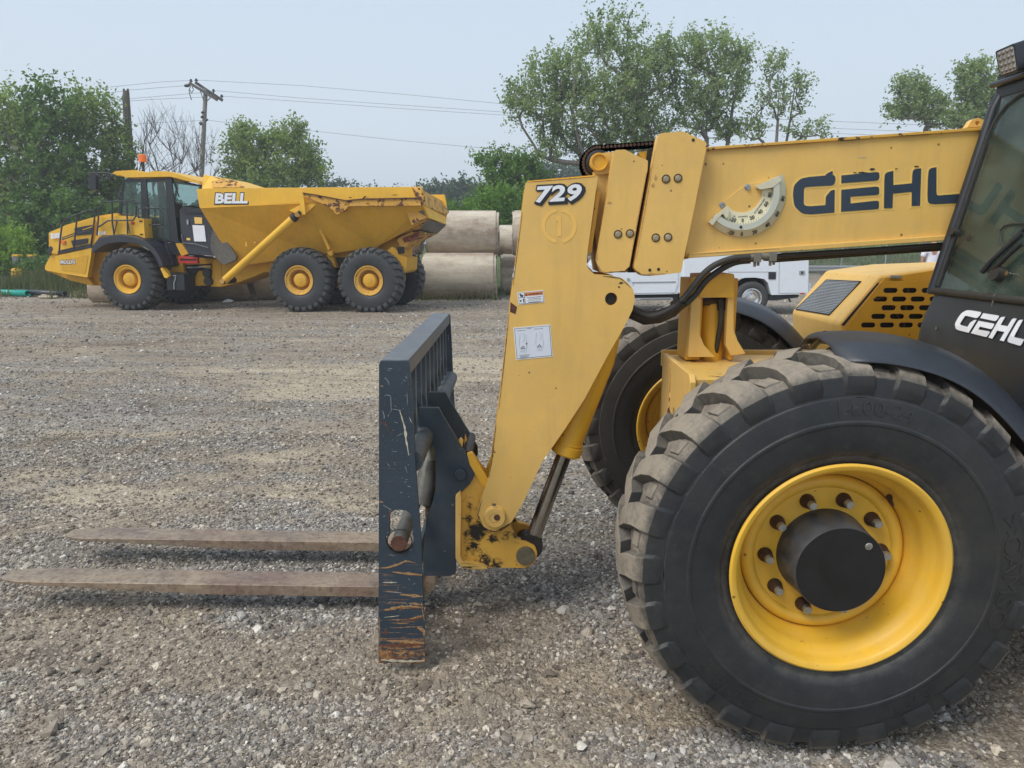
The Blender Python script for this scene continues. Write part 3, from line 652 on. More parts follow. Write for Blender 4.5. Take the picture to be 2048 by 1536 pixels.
# ---- tyre generator (axis Y, outer face at -Y)
def tyre_geo(R, hw, rb, nl, mb, lug_w=0.085, lugs=True, inner=True, twist=0.14, scale=None, narrow=1.0):
    k = R/0.655; kw = hw/0.19
    half = [(rb, -0.135), (rb+0.012*k, -0.158), (rb+0.03*k, -0.168), (rb+0.045*k,-0.170), (rb+0.05*k,-0.176), (0.385*k, -0.184), (0.43*k, -0.191), (0.46*k, -0.194), (0.463*k, -0.197), (0.472*k, -0.197), (0.475*k, -0.193), (0.51*k, -0.190), (0.54*k, -0.184), (0.543*k, -0.180), (0.552*k, -0.1795), (0.572*k, -0.1755), (0.600*k, -0.170), (0.616*k, -0.150), (0.619*k, -0.10), (0.617*k, -0.05)]
    prof = [(r, y*kw) for r, y in half] + [(0.618*k, 0.0)] + [(r, -y*kw) for r, y in reversed(half)]
    mb.lathe(prof, n=96)
    if not lugs: return
    for side in (1, -1):
        for i in range(nl):
            a0 = 2*pi*(i + (0.5 if side < 0 else 0.0))/nl
            jit = random.uniform(-0.006, 0.006)
            st = [(0.552,-0.178, 0.556,-0.1825, 0.070, 0.0), (0.572,-0.174, 0.578,-0.1835, 0.080, 0.0), (0.596,-0.166, 0.606,-0.1805, 0.082, 0.0),
                  (0.606,-0.142, 0.631,-0.160, 0.080, 0.004), (0.612,-0.10, 0.648,-0.112, 0.078, 0.018), (0.612,-0.05, 0.656,-0.055, 0.072, 0.055), (0.613,0.0, 0.657,0.0, 0.066, 0.105), (0.620,0.03, 0.652,0.028, 0.064, twist)]
            vs = []; fs = []
            for (br, by, tr, ty, wd, sh) in st:
                wb = (wd+0.024)*k/2; wt = wd*k/2
                for (r, y, dx) in ((br-0.006, by, -wb), (tr, ty, -wt), (tr, ty, wt), (br-0.006, by, wb)):
                    th = a0 + sh + jit*k + dx/(r*k); rr = r*k
                    vs.append((rr*cos(th), y*kw*side, rr*sin(th)))
            for s in range(len(st)-1):
                for q in range(4):
                    fs.append((s*4+q, s*4+(q+1) % 4, (s+1)*4+(q+1) % 4, (s+1)*4+q))
            fs.append((3,2,1,0)); e = (len(st)-1)*4; fs.append((e, e+1, e+2, e+3))
            mb.add(vs, fs)
            # low pad moulded into each groove
            ap = a0 + 2*pi/nl*0.5; vs = []
            for (r, y, sh) in ((0.6165,-0.145,0.0),(0.6225,-0.140,0.0),(0.6265,-0.092,0.018),(0.6265,-0.086,0.020),(0.612,-0.082,0.022)):
                for dx in (-0.024, 0.024): th = ap+sh+jit*k+dx/r; vs.append((r*k*cos(th), y*kw*side, r*k*sin(th)))
            for dx in (-0.027, 0.027):
                for (r, y, sh) in ((0.606,-0.146,0.0),(0.606,-0.084,0.02)): th = ap+sh+dx/r; vs.append((r*k*cos(th), y*kw*side, r*k*sin(th)))
            mb.add(vs, [(0,1,3,2),(2,3,5,4),(4,5,7,6),(6,7,9,8),(10,0,2,4,6,11),(1,12,13,7,5,3),(10,12,1,0)])
def lettering_on_tyre(wheel, s, m, ang, r, size, side_y, flip=False, width=1.0, emboss=0.004, out=True):
    v, f = text_geo(s, size=1.0, extrude=0.0)
    xs = [q[0] for q in v]; ys = [q[1] for q in v]; cx = (min(xs)+max(xs))/2; cy = (min(ys)+max(ys))/2
    vv = []
    import bmesh
    me = bpy.data.meshes.new('raised_lettering'); me.from_pydata([(x, y, 0) for x, y, z in v], [], f)
    bm = bmesh.new(); bm.from_mesh(me)
    ret = bmesh.ops.extrude_face_region(bm, geom=bm.faces[:]); nv = [g for g in ret['geom'] if isinstance(g, bmesh.types.BMVert)]
    for q in nv: q.co.z = 1
    bmesh.ops.subdivide_edges(bm, edges=[e for e in bm.edges if e.calc_length() > 0.4], cuts=2)
    for q in bm.verts:
        x = (q.co.x-cx)*size*width; y = (q.co.y-cy)*size; z = q.co.z
        sg = -1 if out else 1                  # top of the letters points outwards
        rr = r + y*(-sg); th = ang + sg*x/r
        yy = side_y(rr) - emboss*z + 0.002
        q.co = Vector((rr*cos(th), yy, rr*sin(th)))
    bmesh.ops.recalc_face_normals(bm, faces=bm.faces); bm.to_mesh(me); bm.free(); me.materials.append(m)
    o = bpy.data.objects.new('raised_lettering', me); COL.objects.link(o); o.parent = wheel; return o
def side_prof(R, hw):
    k = R/0.655; kw = hw/0.19
    pts = [(0.35*k,-0.172),(0.385*k,-0.184),(0.43*k,-0.191),(0.475*k,-0.193),(0.51*k,-0.190),(0.54*k,-0.184),(0.57*k,-0.172)]
    return lambda r: float(np.interp(r, [p[0] for p in pts], [p[1]*kw for p in pts]))

def make_wheel(center, far=False):
    W = part_empty('wheel', TH, center)
    t = MB(); tyre_geo(0.655, 0.19, 0.318, 24, t); ty = t.build('tyre', M['tyre_far'] if far else M['tyre'], W, smooth=32, bevel=0.004 if not far else 0, seg=2)
    r = MB()
    r.lathe([(0.318,-0.135),(0.322,-0.160),(0.330,-0.168),(0.339,-0.171),(0.3405,-0.178),(0.334,-0.183),(0.322,-0.180),(0.314,-0.170),(0.311,-0.150),(0.304,-0.135),(0.291,-0.120),(0.286,-0.100),(0.284,-0.085),(0.276,-0.068),(0.268,-0.055),(0.264,-0.035),(0.262,0.02),(0.262,0.10),(0.275,0.13),(0.30,0.15),(0.325,0.17),(0.338,0.171),(0.339,0.165),(0.32,0.150),(0.31,0.13)], n=96)
    ri = r.build('rim', M['rim'], W, smooth=50)
    d = MB(); d.lathe([(0.2625,-0.030),(0.2615,-0.040),(0.2575,-0.047),(0.250,-0.053),(0.240,-0.056),(0.229,-0.053),(0.222,-0.047),(0.219,-0.043),(0.13,-0.043),(0.13,-0.028),(0.2625,-0.022)], n=96)
    d.build('wheel_disc', M['rim'], W, smooth=50)
    g = MB(); g.lathe([(0.2615,-0.034),(0.2640,-0.036),(0.2645,-0.031),(0.2610,-0.030)], n=80, closed=True); g.build('rim_seam', M['greasy'], W)
    if not far:
        h = MB(); h.lathe([(0.149,-0.044),(0.147,-0.05),(0.146,-0.075),(0.140,-0.140),(0.1385,-0.172),(0.1365,-0.1755)], n=72)
        h.build('hub', M['hub_side'], W, smooth=40)
        h = MB(); h.lathe([(0.1366,-0.170),(0.1362,-0.1762),(0.0,-0.1762)], n=72); h.build('hub_cap', M['hub'], W, smooth=40)
        c = MB(); cc = Vector((0.078, -0.1760, 0.078)); c.lathe([(0.0,0),(0.010,0),(0.0115,0.0012),(0.0115,-0.001),(0.010,-0.0022),(0.0,-0.0022)], c=cc, n=20)
        c.build('fill_plug', M['steel'], W)
        for i in range(10):
            a = radians(2+36*i); q = Vector((0.186*cos(a), 0, 0.186*sin(a)))
            n = MB(); n.lathe([(0.0235,-0.0425),(0.0240,-0.050),(0.0215,-0.058),(0.0180,-0.074),(0.0165,-0.078),(0.0,-0.078)], c=q, n=14)
            n.build('lug_nut', M['nut'], W, smooth=60)
            s = MB(); s.lathe([(0.0138,-0.077),(0.0136,-0.092),(0.0120,-0.095),(0.0,-0.095)], c=q, n=12); s.build('stud', M['steel'], W, smooth=40)
        va = radians(48); v = MB(); q = Vector((0.268*cos(va), -0.075, 0.268*sin(va)))
        v.tube([q, q+Vector((-0.006,-0.02,-0.006)), q+Vector((-0.010,-0.045,-0.012))], [0.010,0.007,0.0045], n=10); v.build('valve', M['nut'], W)
        sp0 = side_prof(0.655, 0.19)
        lettering_on_tyre(W, '14.00-24', M['tyre'], radians(84), 0.512, 0.062, sp0, width=1.1, emboss=0.0042)
        lettering_on_tyre(W, 'CAMSO', M['tyre'], radians(-4), 0.514, 0.082, sp0, width=1.15, emboss=0.0045)
        lettering_on_tyre(W, 'CAMSO', M['tyre'], radians(232), 0.514, 0.070, sp0, width=1.15)
        lettering_on_tyre(W, 'LB 76 TL', M['tyre'], radians(-60), 0.51, 0.045, sp0, width=1.1)
        lettering_on_tyre(W, 'MAX LOAD  ROAD DUTY', M['tyre'], radians(2), 0.418, 0.015, sp0, width=1.2, emboss=0.0025)
        lettering_on_tyre(W, 'TUBELESS  INFLATE', M['tyre'], radians(2), 0.395, 0.015, sp0, width=1.2, emboss=0.0025)
        for k, s in enumerate(('WARNING MOUNTING INJURY', 'SERIOUS OR FATAL EXPLOSION', 'OVERLOAD UNDERINFLATION', 'ONLY TRAINED PERSONS', 'SHOULD MOUNT TYRES', 'NEVER EXCEED PRESSURE')):
            lettering_on_tyre(W, s, M['tyre'], radians(150), 0.545-0.019*k, 0.0115, sp0, width=1.3, emboss=0.0022)
        lettering_on_tyre(W, 'MADE IN SRI LANKA', M['tyre'], radians(142), 0.40, 0.016, sp0, width=1.2, emboss=0.0025)
        # raised arrow shaped field on the sidewall
        for s, a in (('>>', -22+43),):
            lettering_on_tyre(W, s, M['tyre'], radians(16), 0.515, 0.085, sp0, width=0.9)
    return W
M['hub_side'] = simple('scuffed_hub_side', (0.050, 0.054, 0.062), 0.42, var=0.55, vs=9, bstr=0.35, bscale=50, bdist=0.001)
M['hub'] = simple('black_hub_paint', (0.010, 0.0105, 0.0115), 0.36, var=0.4, vs=12, bstr=0.25, bscale=60, bdist=0.001)
M['nut'] = simple('brown_wheel_nut', (0.060, 0.032, 0.024), 0.55, metal=0.4, var=0.3, vs=60)
W1 = make_wheel((1.003, 2.19, 0.655)); W1['label'] = 'front left wheel nearest the viewer'
W2 = make_wheel((1.018, 3.93, 0.655), far=True); W2['label'] = 'front right wheel behind the boom'
# rear wheels, outside the picture
for yy in (2.19, 3.93):
    W = part_empty('wheel', TH, (3.9, yy, 0.655))
    for ch in W2.children:
        c = ch.copy(); COL.objects.link(c); c.parent = W
    if yy < 3: W.rotation_euler = (0, 0, 0)

# ---- axle and frame
ax = MB(); ax.tube([(1.02, 2.34, .66), (1.02, 3.78, .66)], 0.11, 16); ax.box((0.86, 2.75, .52), (1.2, 3.35, .80)); ax.build('axle', M['greasy'], TH, bevel=0.01)
Yn, Yf = 2.56, 3.06
tn = P(1387, 756, Yn); zt = tn.z; x0 = tn.x
fr = MB(); fr.box((x0+0.012, Yn+0.018, 0.78), (4.4, Yf+0.10, zt-0.006)); fr.build('frame', M['scuffed'], TH, bevel=0.006)
# front plate of the frame (seen on edge), with a lightening slot
fp = MB()
outer = [(Yf-0.02, zt+0.018), (Yf-0.06, zt-0.30), (Yf-0.05, 0.72), (Yn+0.05, 0.72), (Yn-0.008, 0.80), (Yn-0.008, zt-0.015), (Yn+0.02, zt+0.012)]
L = [Vector((x0-0.013, y, z)) for y, z in outer]
hole = [Vector((x0-0.013, Yn+0.235+0.020*cos(2*pi*k/16), zt-0.215+0.05*sin(2*pi*k/16))) for k in range(16)]
v, f = extrude_loops([L, hole], Vector((0.022, 0, 0))); mesh_obj('front_plate', v, f, M['yellow'], TH, bevel=0.003)
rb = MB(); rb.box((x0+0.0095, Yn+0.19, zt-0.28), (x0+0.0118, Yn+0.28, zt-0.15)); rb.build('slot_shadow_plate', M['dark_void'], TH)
rgp = random.Random(9); pr = [(Yn+0.315+0.045*cos(2*pi*k/14)*(0.4+0.6*rgp.random()), zt-0.215+0.05*sin(2*pi*k/14)*(0.4+0.6*rgp.random())) for k in range(14)]
v, f = extrude_loops([[Vector((x0-0.0142, y, z)) for y, z in pr]], Vector((0.001, 0, 0))); mesh_obj('rusted_patch', v, f, M['rust'], TH, smooth=0)
rb = MB(); rb.tube([Vector((x0-0.0135, Yn+0.31+0.006*rgp.uniform(-1,1), zt-0.02-0.02*k)) for k in range(8)], [0.003+0.003*rgp.random() for _ in range(8)], 6); rb.build('weld_bead', M['rust_soft'], TH)
# top rail
tr = MB(); tr.box((x0+0.01, Yf+0.11, zt-0.06), (4.4, Yf+0.125, zt+0.012)); tr.build('frame_rail', M['yellow'], TH, bevel=0.002)

# ---- cylinder tower standing on the frame
Yt = 2.93
tz = zt
pl = plate('tower_post', [(1386,553,4),(1402,556),(1402,592),(1399,668),(1408,690),(1430,714),(1377,714),(1377,700)], Yt, 0.035, M['yellow'], TH, bevel=0.004)
plate('tower_post', [(1456,596),(1469,552),(1468,660),(1476,682),(1492,708),(1462,712),(1452,690)], Yt, 0.035, M['yellow'], TH, bevel=0.004)
plate('tower_head', [(1399,549,3),(1469,547,6),(1468,595),(1400,595)], Yt-0.012, 0.16, M['yellow_deep'], TH, bevel=0.006)
a = P(1404, 600, Yt+0.05); b = P(1404, 712, Yt+0.05); c = P(1456, 712, Yt+0.05)
tb = MB(); tb.box((a.x-0.06, Yt+0.036, tz), (a.x+0.0, Yt+0.20, a.z+0.09)); tb.box((c.x+0.0, Yt+0.036, tz), (c.x+0.02, Yt+0.20, a.z+0.09)); tb.build('tower_side', M['yellow_deep'], TH, bevel=0.003)
ca, cb = P(1426, 604, Yt+0.10), P(1420, 725, Yt+0.10)
cy = MB(); cy.tube([ca, cb], 0.050, 24); cy.build('lift_cylinder', M['yellow_deep'], TH, bevel=0.004)
cy = MB(); cy.tube([P(1412,598,Yt+.07), P(1412,610,Yt+.07)], 0.022, 10); cy.tube([P(1404,603,Yt+.05), P(1450,600,Yt+.05)], 0.014, 8); cy.tube([P(1441,598,Yt+.04), P(1443,620,Yt+.04)], 0.018, 10); cy.build('cylinder_fitting', M['greasy'], TH)
hs = MB(); hs.tube([P(1443,618,Yt+.03), P(1441,650,Yt+.03), P(1434,690,Yt+.05), P(1430,714,Yt+.07)], 0.011, 10); hs.build('hose', M['rubber'], TH)

# ---- boom
YB, TB = 2.86, 0.36
def boomline(px, top): return (296.5-(px-1414)*0.0716) if top else (513-(px-1378)*0.0688)
pts = [(1390, boomline(1390,1)), (2500, boomline(2500,1)), (2500, boomline(2500,0)), (1370, boomline(1370,0))]
bo = plate('boom', pts, YB, TB, M['yellow'], TH, bevel=0.004)
bo['label'] = 'pale yellow outer boom with dark lettering'
BX0, BX1 = P(1400, 0, YB).x, P(2500, 0, YB).x
fl = MB()
def slab(p0, p1, p2, p3, ya, yb): fl.hexa([P(*p0, YB)+Vector((0,ya-YB,0)), P(*p1, YB)+Vector((0,ya-YB,0)), P(*p2, YB)+Vector((0,ya-YB,0)), P(*p3, YB)+Vector((0,ya-YB,0))],
                     [P(*p0, YB)+Vector((0,yb-YB,0)), P(*p1, YB)+Vector((0,yb-YB,0)), P(*p2, YB)+Vector((0,yb-YB,0)), P(*p3, YB)+Vector((0,yb-YB,0))])
slab((1408,boomline(1408,1)-2), (2500,boomline(2500,1)-2), (2500,boomline(2500,1)+4), (1408,boomline(1408,1)+4), YB-0.012, YB+TB+0.012)
fl.build('top_flange', M['yellow_worn'], bo, bevel=0.002)
fl = MB(); slab((1376,boomline(1376,0)-7), (2500,boomline(2500,0)-7), (2500,boomline(2500,0)+3), (1374,boomline(1374,0)+3), YB-0.016, YB+TB+0.016)
fl.build('bottom_flange', M['yellow'], bo, bevel=0.003)
lu = plate('lifting_lug', [(1934,255),(1944,240,8),(1957,235,10),(1968,240,8),(1976,252)], YB+0.03, 0.03, M['yellow'], bo, holes=[circ(1955,246,4.6,14)], bevel=0.002)
# steel pressure line under the boom
ln = MB(); ln.tube([P(1545,513,YB+.02), P(1700,503,YB+.02), P(1950,486,YB+.02), P(2400,455,YB+.02)], 0.011, 10)
ln.tube([P(1545,520,YB+.10), P(1700,509,YB+.10), P(1950,492,YB+.10)], 0.011, 10); ln.build('pressure_line', M['rubber'], bo)
cl = MB()
for px in (1512, 1543):
    o_ = P(px, 513-(px-1512)*.06, YB-0.005); cl.box((o_.x-0.014, YB-0.03, o_.z-0.022), (o_.x+0.014, YB+0.05, o_.z+0.016)); cl.tube([(o_.x-.005, YB-.01, o_.z-.02), (o_.x-.005, YB-.01, o_.z-.04)], 0.006, 8); cl.tube([(o_.x+.007, YB-.015, o_.z-.02), (o_.x+.007, YB-.015, o_.z-.036)], 0.006, 8)
o_ = P(1526, 513, YB-0.005); cl.tube([P(1480,516,YB-.01), P(1550,511,YB-.01)], 0.013, 12); cl.build('line_fitting', M['grey_steel'], bo, bevel=0.002)
# hoses curving down to the nose
for k, path in enumerate(([(1500,514),(1465,517),(1430,530),(1405,550),(1385,575),(1362,602),(1340,618),(1320,628),(1296,632),(1272,622),(1262,612)],
                          [(1500,521),(1470,525),(1440,540),(1412,562),(1390,590),(1368,610),(1345,622),(1322,634),(1296,637),(1274,628),(1262,618)])):
    h = MB(); pp = [P(x, y, YB-0.02 + 0.02*k + (0.04*i/10)) for i, (x, y) in enumerate(path)]
    sm = []
    for i in range(len(pp)-1):
        p0 = pp[max(i-1,0)]; p1 = pp[i]; p2 = pp[i+1]; p3 = pp[min(i+2,len(pp)-1)]
        for s in range(4):
            u = s/4; sm.append(0.5*((2*p1)+(p2-p0)*u+(2*p0-5*p1+4*p2-p3)*u*u+(3*p1-p0-3*p2+p3)*u**3))
    sm.append(pp[-1]); h.tube(sm, 0.0125, 12); h.build('hose', M['rubber'], bo)
h = MB(); h.tube([P(1364,603,YB+.0), P(1345,622,YB+.02), P(1318,633,YB+.03), P(1290,636,YB+.04), P(1262,624,YB+.05), P(1252,610,YB+.06)], [0.024,0.026,0.028,0.029,0.028,0.027], 14); h.build('hose_sleeve', M['greasy'], bo)
h = MB(); h.tube([P(1345,612,YB+.03), P(1356,604,YB+.03)], 0.018, 12); h.build('hose_clamp', M['rubber'], bo)

# inner boom sections and the extension chain
plate('inner_boom', [(1185,332),(1240,326),(1420,300),(1400,512),(1250,545),(1200,545),(1196,520),(1190,470)], YB+0.045, TB-0.09, M['yellow'], TH, bevel=0.004)
plate('boom_gap', [(1296,300),(1318,290),(1284,545),(1256,545)], YB+0.030, 0.02, M['greasy'], TH)
ch = MB(); pc = []
R0 = P(1194,328,YB+.10)
for k in range(17):
    a = radians(265 - k*11.2); pc.append(R0 + Vector((0.059*cos(a), 0, 0.059*sin(a))))
end = P(1312, 289, YB+.10); last = pc[-1]
for k in range(1, 16): pc.append(last.lerp(end, k/15))
for i in range(len(pc)-1):
    a, b = pc[i], pc[i+1]; d = (b-a); q = a.lerp(b, 0.5); 
    n = Vector((-d.z, 0, d.x)).normalized()
    for off in (-0.035, -0.012, 0.012, 0.035):
        O = Vector((0, off, 0)); l = d*0.56; s = n*0.0105
        ch.hexa([q-l-s*.75+O, q-l*.5-s+O, q+l*.5-s+O, q+l-s*.75+O], [q-l+s*.75+O, q-l*.5+s+O, q+l*.5+s+O, q+l+s*.75+O])
    ch.tube([a+Vector((0,-0.045,0)), a+Vector((0,0.045,0))], 0.006, 6)
ch.build('chain', M['rust_chain'], TH)
ro = MB(); ro.lathe([(0.0,-0.055),(0.040,-0.055),(0.044,-0.05),(0.044,-0.044),(0.050,-0.042),(0.050,0.05),(0.0,0.05)], c=R0, n=40); rr_ = ro.build('chain_roller', M['greasy'], TH)
ro = MB(); ro.lathe([(0.0,-0.058),(0.026,-0.058),(0.028,-0.066),(0.033,-0.066),(0.034,-0.052),(0.036,-0.050)], c=R0+Vector((0,-.012,0)), n=32); ro.build('roller_hub', M['yellow_deep'], rr_)
plate('roller_arm', [(1186,308,10),(1232,303),(1232,345),(1196,350,12),(1178,330,10)], YB+0.035, 0.015, M['yellow'], TH, bevel=0.003)
plate('chain_bracket', [(1278,304),(1302,300),(1302,312),(1296,322),(1280,312)], YB+0.07, 0.06, M['yellow_deep'], TH, bevel=0.002)
mb = MB(); mb.box(tuple(P(1182,375,YB+.1)), tuple(P(1212,340,YB+.1)+Vector((0,.1,0)))); mb.build('roller_mount', M['greasy'], TH)

# wear pad plates with bolts
def bolts(parent, lst, Y, r=0.0165):
    for (x, y) in lst:
        q = P(x, y, Y); b = MB(); b.lathe([(r,0.001),(r,-0.0015),(r*0.80,-0.0015),(r*0.80,0.001)], c=q, n=20); b.build('bolt_recess', M['greasy'], parent)
        b = MB(); b.lathe([(r*0.62,0.0),(r*0.62,-0.004),(r*0.5,-0.006),(0.0,-0.006)], c=q, n=6 if False else 14); b.build('bolt', M['pin_light'], parent)
M['pin_light'] = simple('weathered_bolt', (0.34, 0.30, 0.22), 0.55, metal=0.3, var=0.2)
pA = plate('wear_pad_plate', [(1229,300,6),(1250,299,5),(1269,309),(1296,321,5),(1295,340),(1259,533,8),(1249,543,8),(1207,547,14),(1191,523,14)], YB-0.045, 0.05, M['yellow'], TH, bevel=0.004, seg=3)
bolts(pA, [(1236,468.5),(1260,467)], YB-0.046)
pB = plate('wear_pad_plate', [(1317,267,10),(1366,262.5),(1413,284,8),(1414,295),(1362,545),(1303,552),(1281,551,12),(1268,537,12)], YB-0.060, 0.055, M['yellow'], TH, bevel=0.004, seg=3)
bolts(pB, [(1332,358),(1356,356.5),(1311.5,475.5),(1336,474.5)], YB-0.061); 
for (x, y) in ((1299.5,540),(1317,538.5),(1386.5,280)):
    q = P(x, y, YB-0.061); b = MB(); b.lathe([(0.006,0.0),(0.006,-0.001),(0,-0.001)], c=q, n=12); b.build('bolt_hole', M['greasy'], pB)
sh_ = MB(); sh_.box(tuple(P(1262,440,YB-.03)), tuple(P(1275,400,YB-.03)+Vector((0,0.02,0))))

# ---- gooseneck (boom nose) plates
YG = 2.80
goose = [(1051,364,7),(1196,352,5),(1175,505,10),(1173,532,14),(1190,549,16),(1222,551,10),(1247,557,18),(1266,577,22),(1270,598,25),(1265,620,20),(1250,651),(1215,712),(1168,800),(1130,858),(1084,924),(1046,1006),(1022,1046,26),(991,1064,22),(966,1054,24),(954,1030,24),(962,1000),(977,958),(984,912),(996,819),(1006,735),(1019.5,610),(1031,526),(1044,420)]
gn = plate('gooseneck', goose, YG, 0.045, M['yellow'], TH, holes=[circ(1222.5,598,12.5,24,13)], bevel=0.004, seg=3)
gn['label'] = 'broad drop plate at the boom head with 729 decal'
Pg = P(1222.5,598,YG)
pn = MB(); pn.lathe([(0.022,0.045),(0.022,0.02),(0.0,0.02)], c=Pg, n=20); pn.lathe([(0.006,0.02),(0.006,0.012),(0,0.012)], c=Pg+Vector((-.005,0,-.004)), n=10); pn.build('pivot_pin', M['greasy'], gn)
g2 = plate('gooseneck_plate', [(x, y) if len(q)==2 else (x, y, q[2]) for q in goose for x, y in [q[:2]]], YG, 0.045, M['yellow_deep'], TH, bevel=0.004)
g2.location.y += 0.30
web = MB()
def webface(pa, pb, y0=YG+0.044, y1=YG+0.302, t=0.015):
    a = P(*pa, YG); b = P(*pb, YG); d = (b-a).normalized(); n = Vector((-d.z, 0, d.x))*t
    web.hexa([Vector((a.x,y0,a.z)), Vector((b.x,y0,b.z)), Vector((b.x,y1,b.z)), Vector((a.x,y1,a.z))], [Vector((a.x,y0,a.z))+n, Vector((b.x,y0,b.z))+n, Vector((b.x,y1,b.z))+n, Vector((a.x,y1,a.z))+n])
for a, b in (((1056,368),(1192,356)), ((1196,380),(1178,505)), ((1058,372),(1028,610)), ((1028,610),(1004,800)), ((1003,810),(988,930))): webface(a, b)
web.build('gooseneck_web', M['yellow_deep'], TH)
# pin at the foot of the gooseneck
q = P(990,1032,YG); bs = MB(); bs.lathe([(0.0,-0.022),(0.020,-0.022),(0.022,-0.019),(0.022,-0.0235),(0.041,-0.0235),(0.044,-0.020),(0.046,-0.010),(0.048,0.0)], c=q, n=40)
bs.build('foot_pin', M['yellow'], gn)
bs = MB(); c_ = q+Vector((0.009,-0.0225,0.002)); bs.lathe([(0.0,-0.002),(0.013,-0.002),(0.0135,0)], c=c_, n=14); bs.build('pin_wear', M['rust'], gn)
bs = MB(); bs.box(tuple(P(984,1012,YG-.026)), tuple(P(992,1008,YG-.026)+Vector((0,.006,0)))); bs.build('grease_nipple', M['pin'], gn)
for (x, y) in ((1036,535),(1033,548)):
    hk = MB(); a = P(x+2, y, YG+0.12); hk.tube([a, a+Vector((-0.012,-0.03,0.0)), a+Vector((-0.016,-0.06,-0.012)), a+Vector((0.01,-0.07,-0.012))], 0.008, 10); hk.build('wire_clip', M['galv'], gn)
# decals
en = Vector((0,-1,0)); DE = 0.0012
def decal_poly(name, pts, Y, m, parent, t=0.0012, r=0):
    return plate(name, pts, Y, t, m, parent, r=r, smooth=0)
def label729():
    O, ex, ey, e = px_frame(1118, 388, YG-0.0025, 3.2)
    text_on('number_outline', '729', M['black_decal'], gn, O+ex*.004-ey*.004, ex, ey, en, 0.078, 0.196, shear=0.18, offset=0.075, spacing=0.98)
    text_on('number_outline', '729', M['black_decal'], gn, O+ex*.0, ex, ey, en, 0.078, 0.196, shear=0.18, offset=0.075, spacing=0.98).location.y -= 0.0004
    text_on('number_decal', '729', M['white'], gn, O-ex*.002+ey*.002+Vector((0,-0.002,0)), ex, ey, en, 0.062, 0.178, shear=0.18, offset=0.035, spacing=1.06)
label729()
# outline left by a removed round decal
def ring_seg(cx, cy, r0, r1, a0, a1, n=14):
    return [(cx+r1*cos(radians(a0+(a1-a0)*k/n)), cy+r1*sin(radians(a0+(a1-a0)*k/n))) for k in range(n+1)] + [(cx+r0*cos(radians(a1+(a0-a1)*k/n)), cy+r0*sin(radians(a1+(a0-a1)*k/n))) for k in range(n+1)]
for a0, a1 in ((-82, 78), (100, 260)): decal_poly('ghost_ring', ring_seg(1118.5, 452, 28.5, 35, a0, a1), YG-0.0012, M['ghost_decal'], gn)
decal_poly('ghost_mark', [(1112,434),(1122,430),(1123,472),(1115,473),(1116,442),(1111,443)], YG-0.0012, M['ghost_decal'], gn)
decal_poly('rusted_patch', [(1021,604),(1034,614),(1031,628),(1020,624)], YG-0.0012, M['rust'], gn)
w0 = decal_poly('warning_label', [(1034.5,585),(1086.5,580),(1089,604.5),(1037,609.5)], YG-0.0016, M['white'], gn)
decal_poly('label_frame', [(1036.3,586.2),(1085.4,581.6),(1087.4,603.6),(1038.2,608.2)], YG-0.0022, M['black_decal'], w0)
decal_poly('label_face', [(1037.0,586.9),(1084.7,582.4),(1086.6,602.9),(1038.9,607.4)], YG-0.0028, M['white'], w0)
decal_poly('label_header', [(1049,586),(1084.7,582.7),(1085.2,589.2),(1049.6,592.4)], YG-0.0034, M['orange_decal'], w0)
decal_poly('label_line', [(1048.2,586),(1049,586),(1051,606.3),(1050.2,606.4)], YG-0.0034, M['black_decal'], w0)
decal_poly('label_line', [(1037.6,595.4),(1049,594.3),(1049.1,595.0),(1037.7,596.1)], YG-0.0034, M['black_decal'], w0)
decal_poly('pictogram', [(1038.5,588),(1042,587.6),(1043.8,590.5),(1047,589),(1046,593.5),(1041.6,594)], YG-0.0036, M['black_decal'], w0)
decal_poly('pictogram', [(1039.3,602),(1041.5,599.5),(1043.5,601.5),(1041.8,604.5)], YG-0.0036, M['black_decal'], w0)
decal_poly('pictogram', [(1045.5,597.5),(1048,597.3),(1048.8,605),(1047,605.2)], YG-0.0036, M['black_decal'], w0)
O, ex, ey, e = px_frame(1069.5, 587.6, YG-0.004, 5.3)
text_on('label_text', 'WARNING', M['black_decal'], w0, O, ex, ey, en, 0.0075, 0.053, offset=0.03)
decal_poly('warning_triangle', [(1050.6,591.6),(1052.6,586.2),(1055,591.2)], YG-0.004, M['black_decal'], w0)
for k, s in enumerate(('PINCH POINT HAZARD', 'STAY AWAY FROM MOVING BOOM', 'Do not operate unless guarded', 'READ MANUAL')):
    O, ex, ey, e = px_frame(1068.5+0.3*k, 594.2+3.2*k, YG-0.004, 5.3); text_on('label_text', s, M['black_decal'], w0, O, ex, ey, en, 0.0034, 0.056-0.008*(k % 2), offset=0.02)
w1 = decal_poly('instruction_label', [(1026.5,655.5),(1100.5,649),(1105.5,713),(1032,720)], YG-0.0016, M['white'], gn)
decal_poly('label_frame', [(1028.5,657.3),(1099.2,651),(1103.8,711.5),(1033.6,718)], YG-0.0022, M['black_decal'], w1)
decal_poly('label_face', [(1029.4,658.1),(1098.4,651.9),(1102.9,710.8),(1034.4,717.1)], YG-0.0028, M['label_white'] if 'label_white' in M else M['white'], w1)
for (x, y, wd, s) in ((1058,657,.02,'ATTACHMENT'), (1042,661,.032,'CONNECTING'), (1077.5,657.5,.036,'RELEASING ATTACHMENT')):
    O, ex, ey, e = px_frame(x, y, YG-0.0036, 5.0); text_on('label_text', s, M['black_decal'], w1, O, ex, ey, en, 0.0028, wd, offset=0.01)
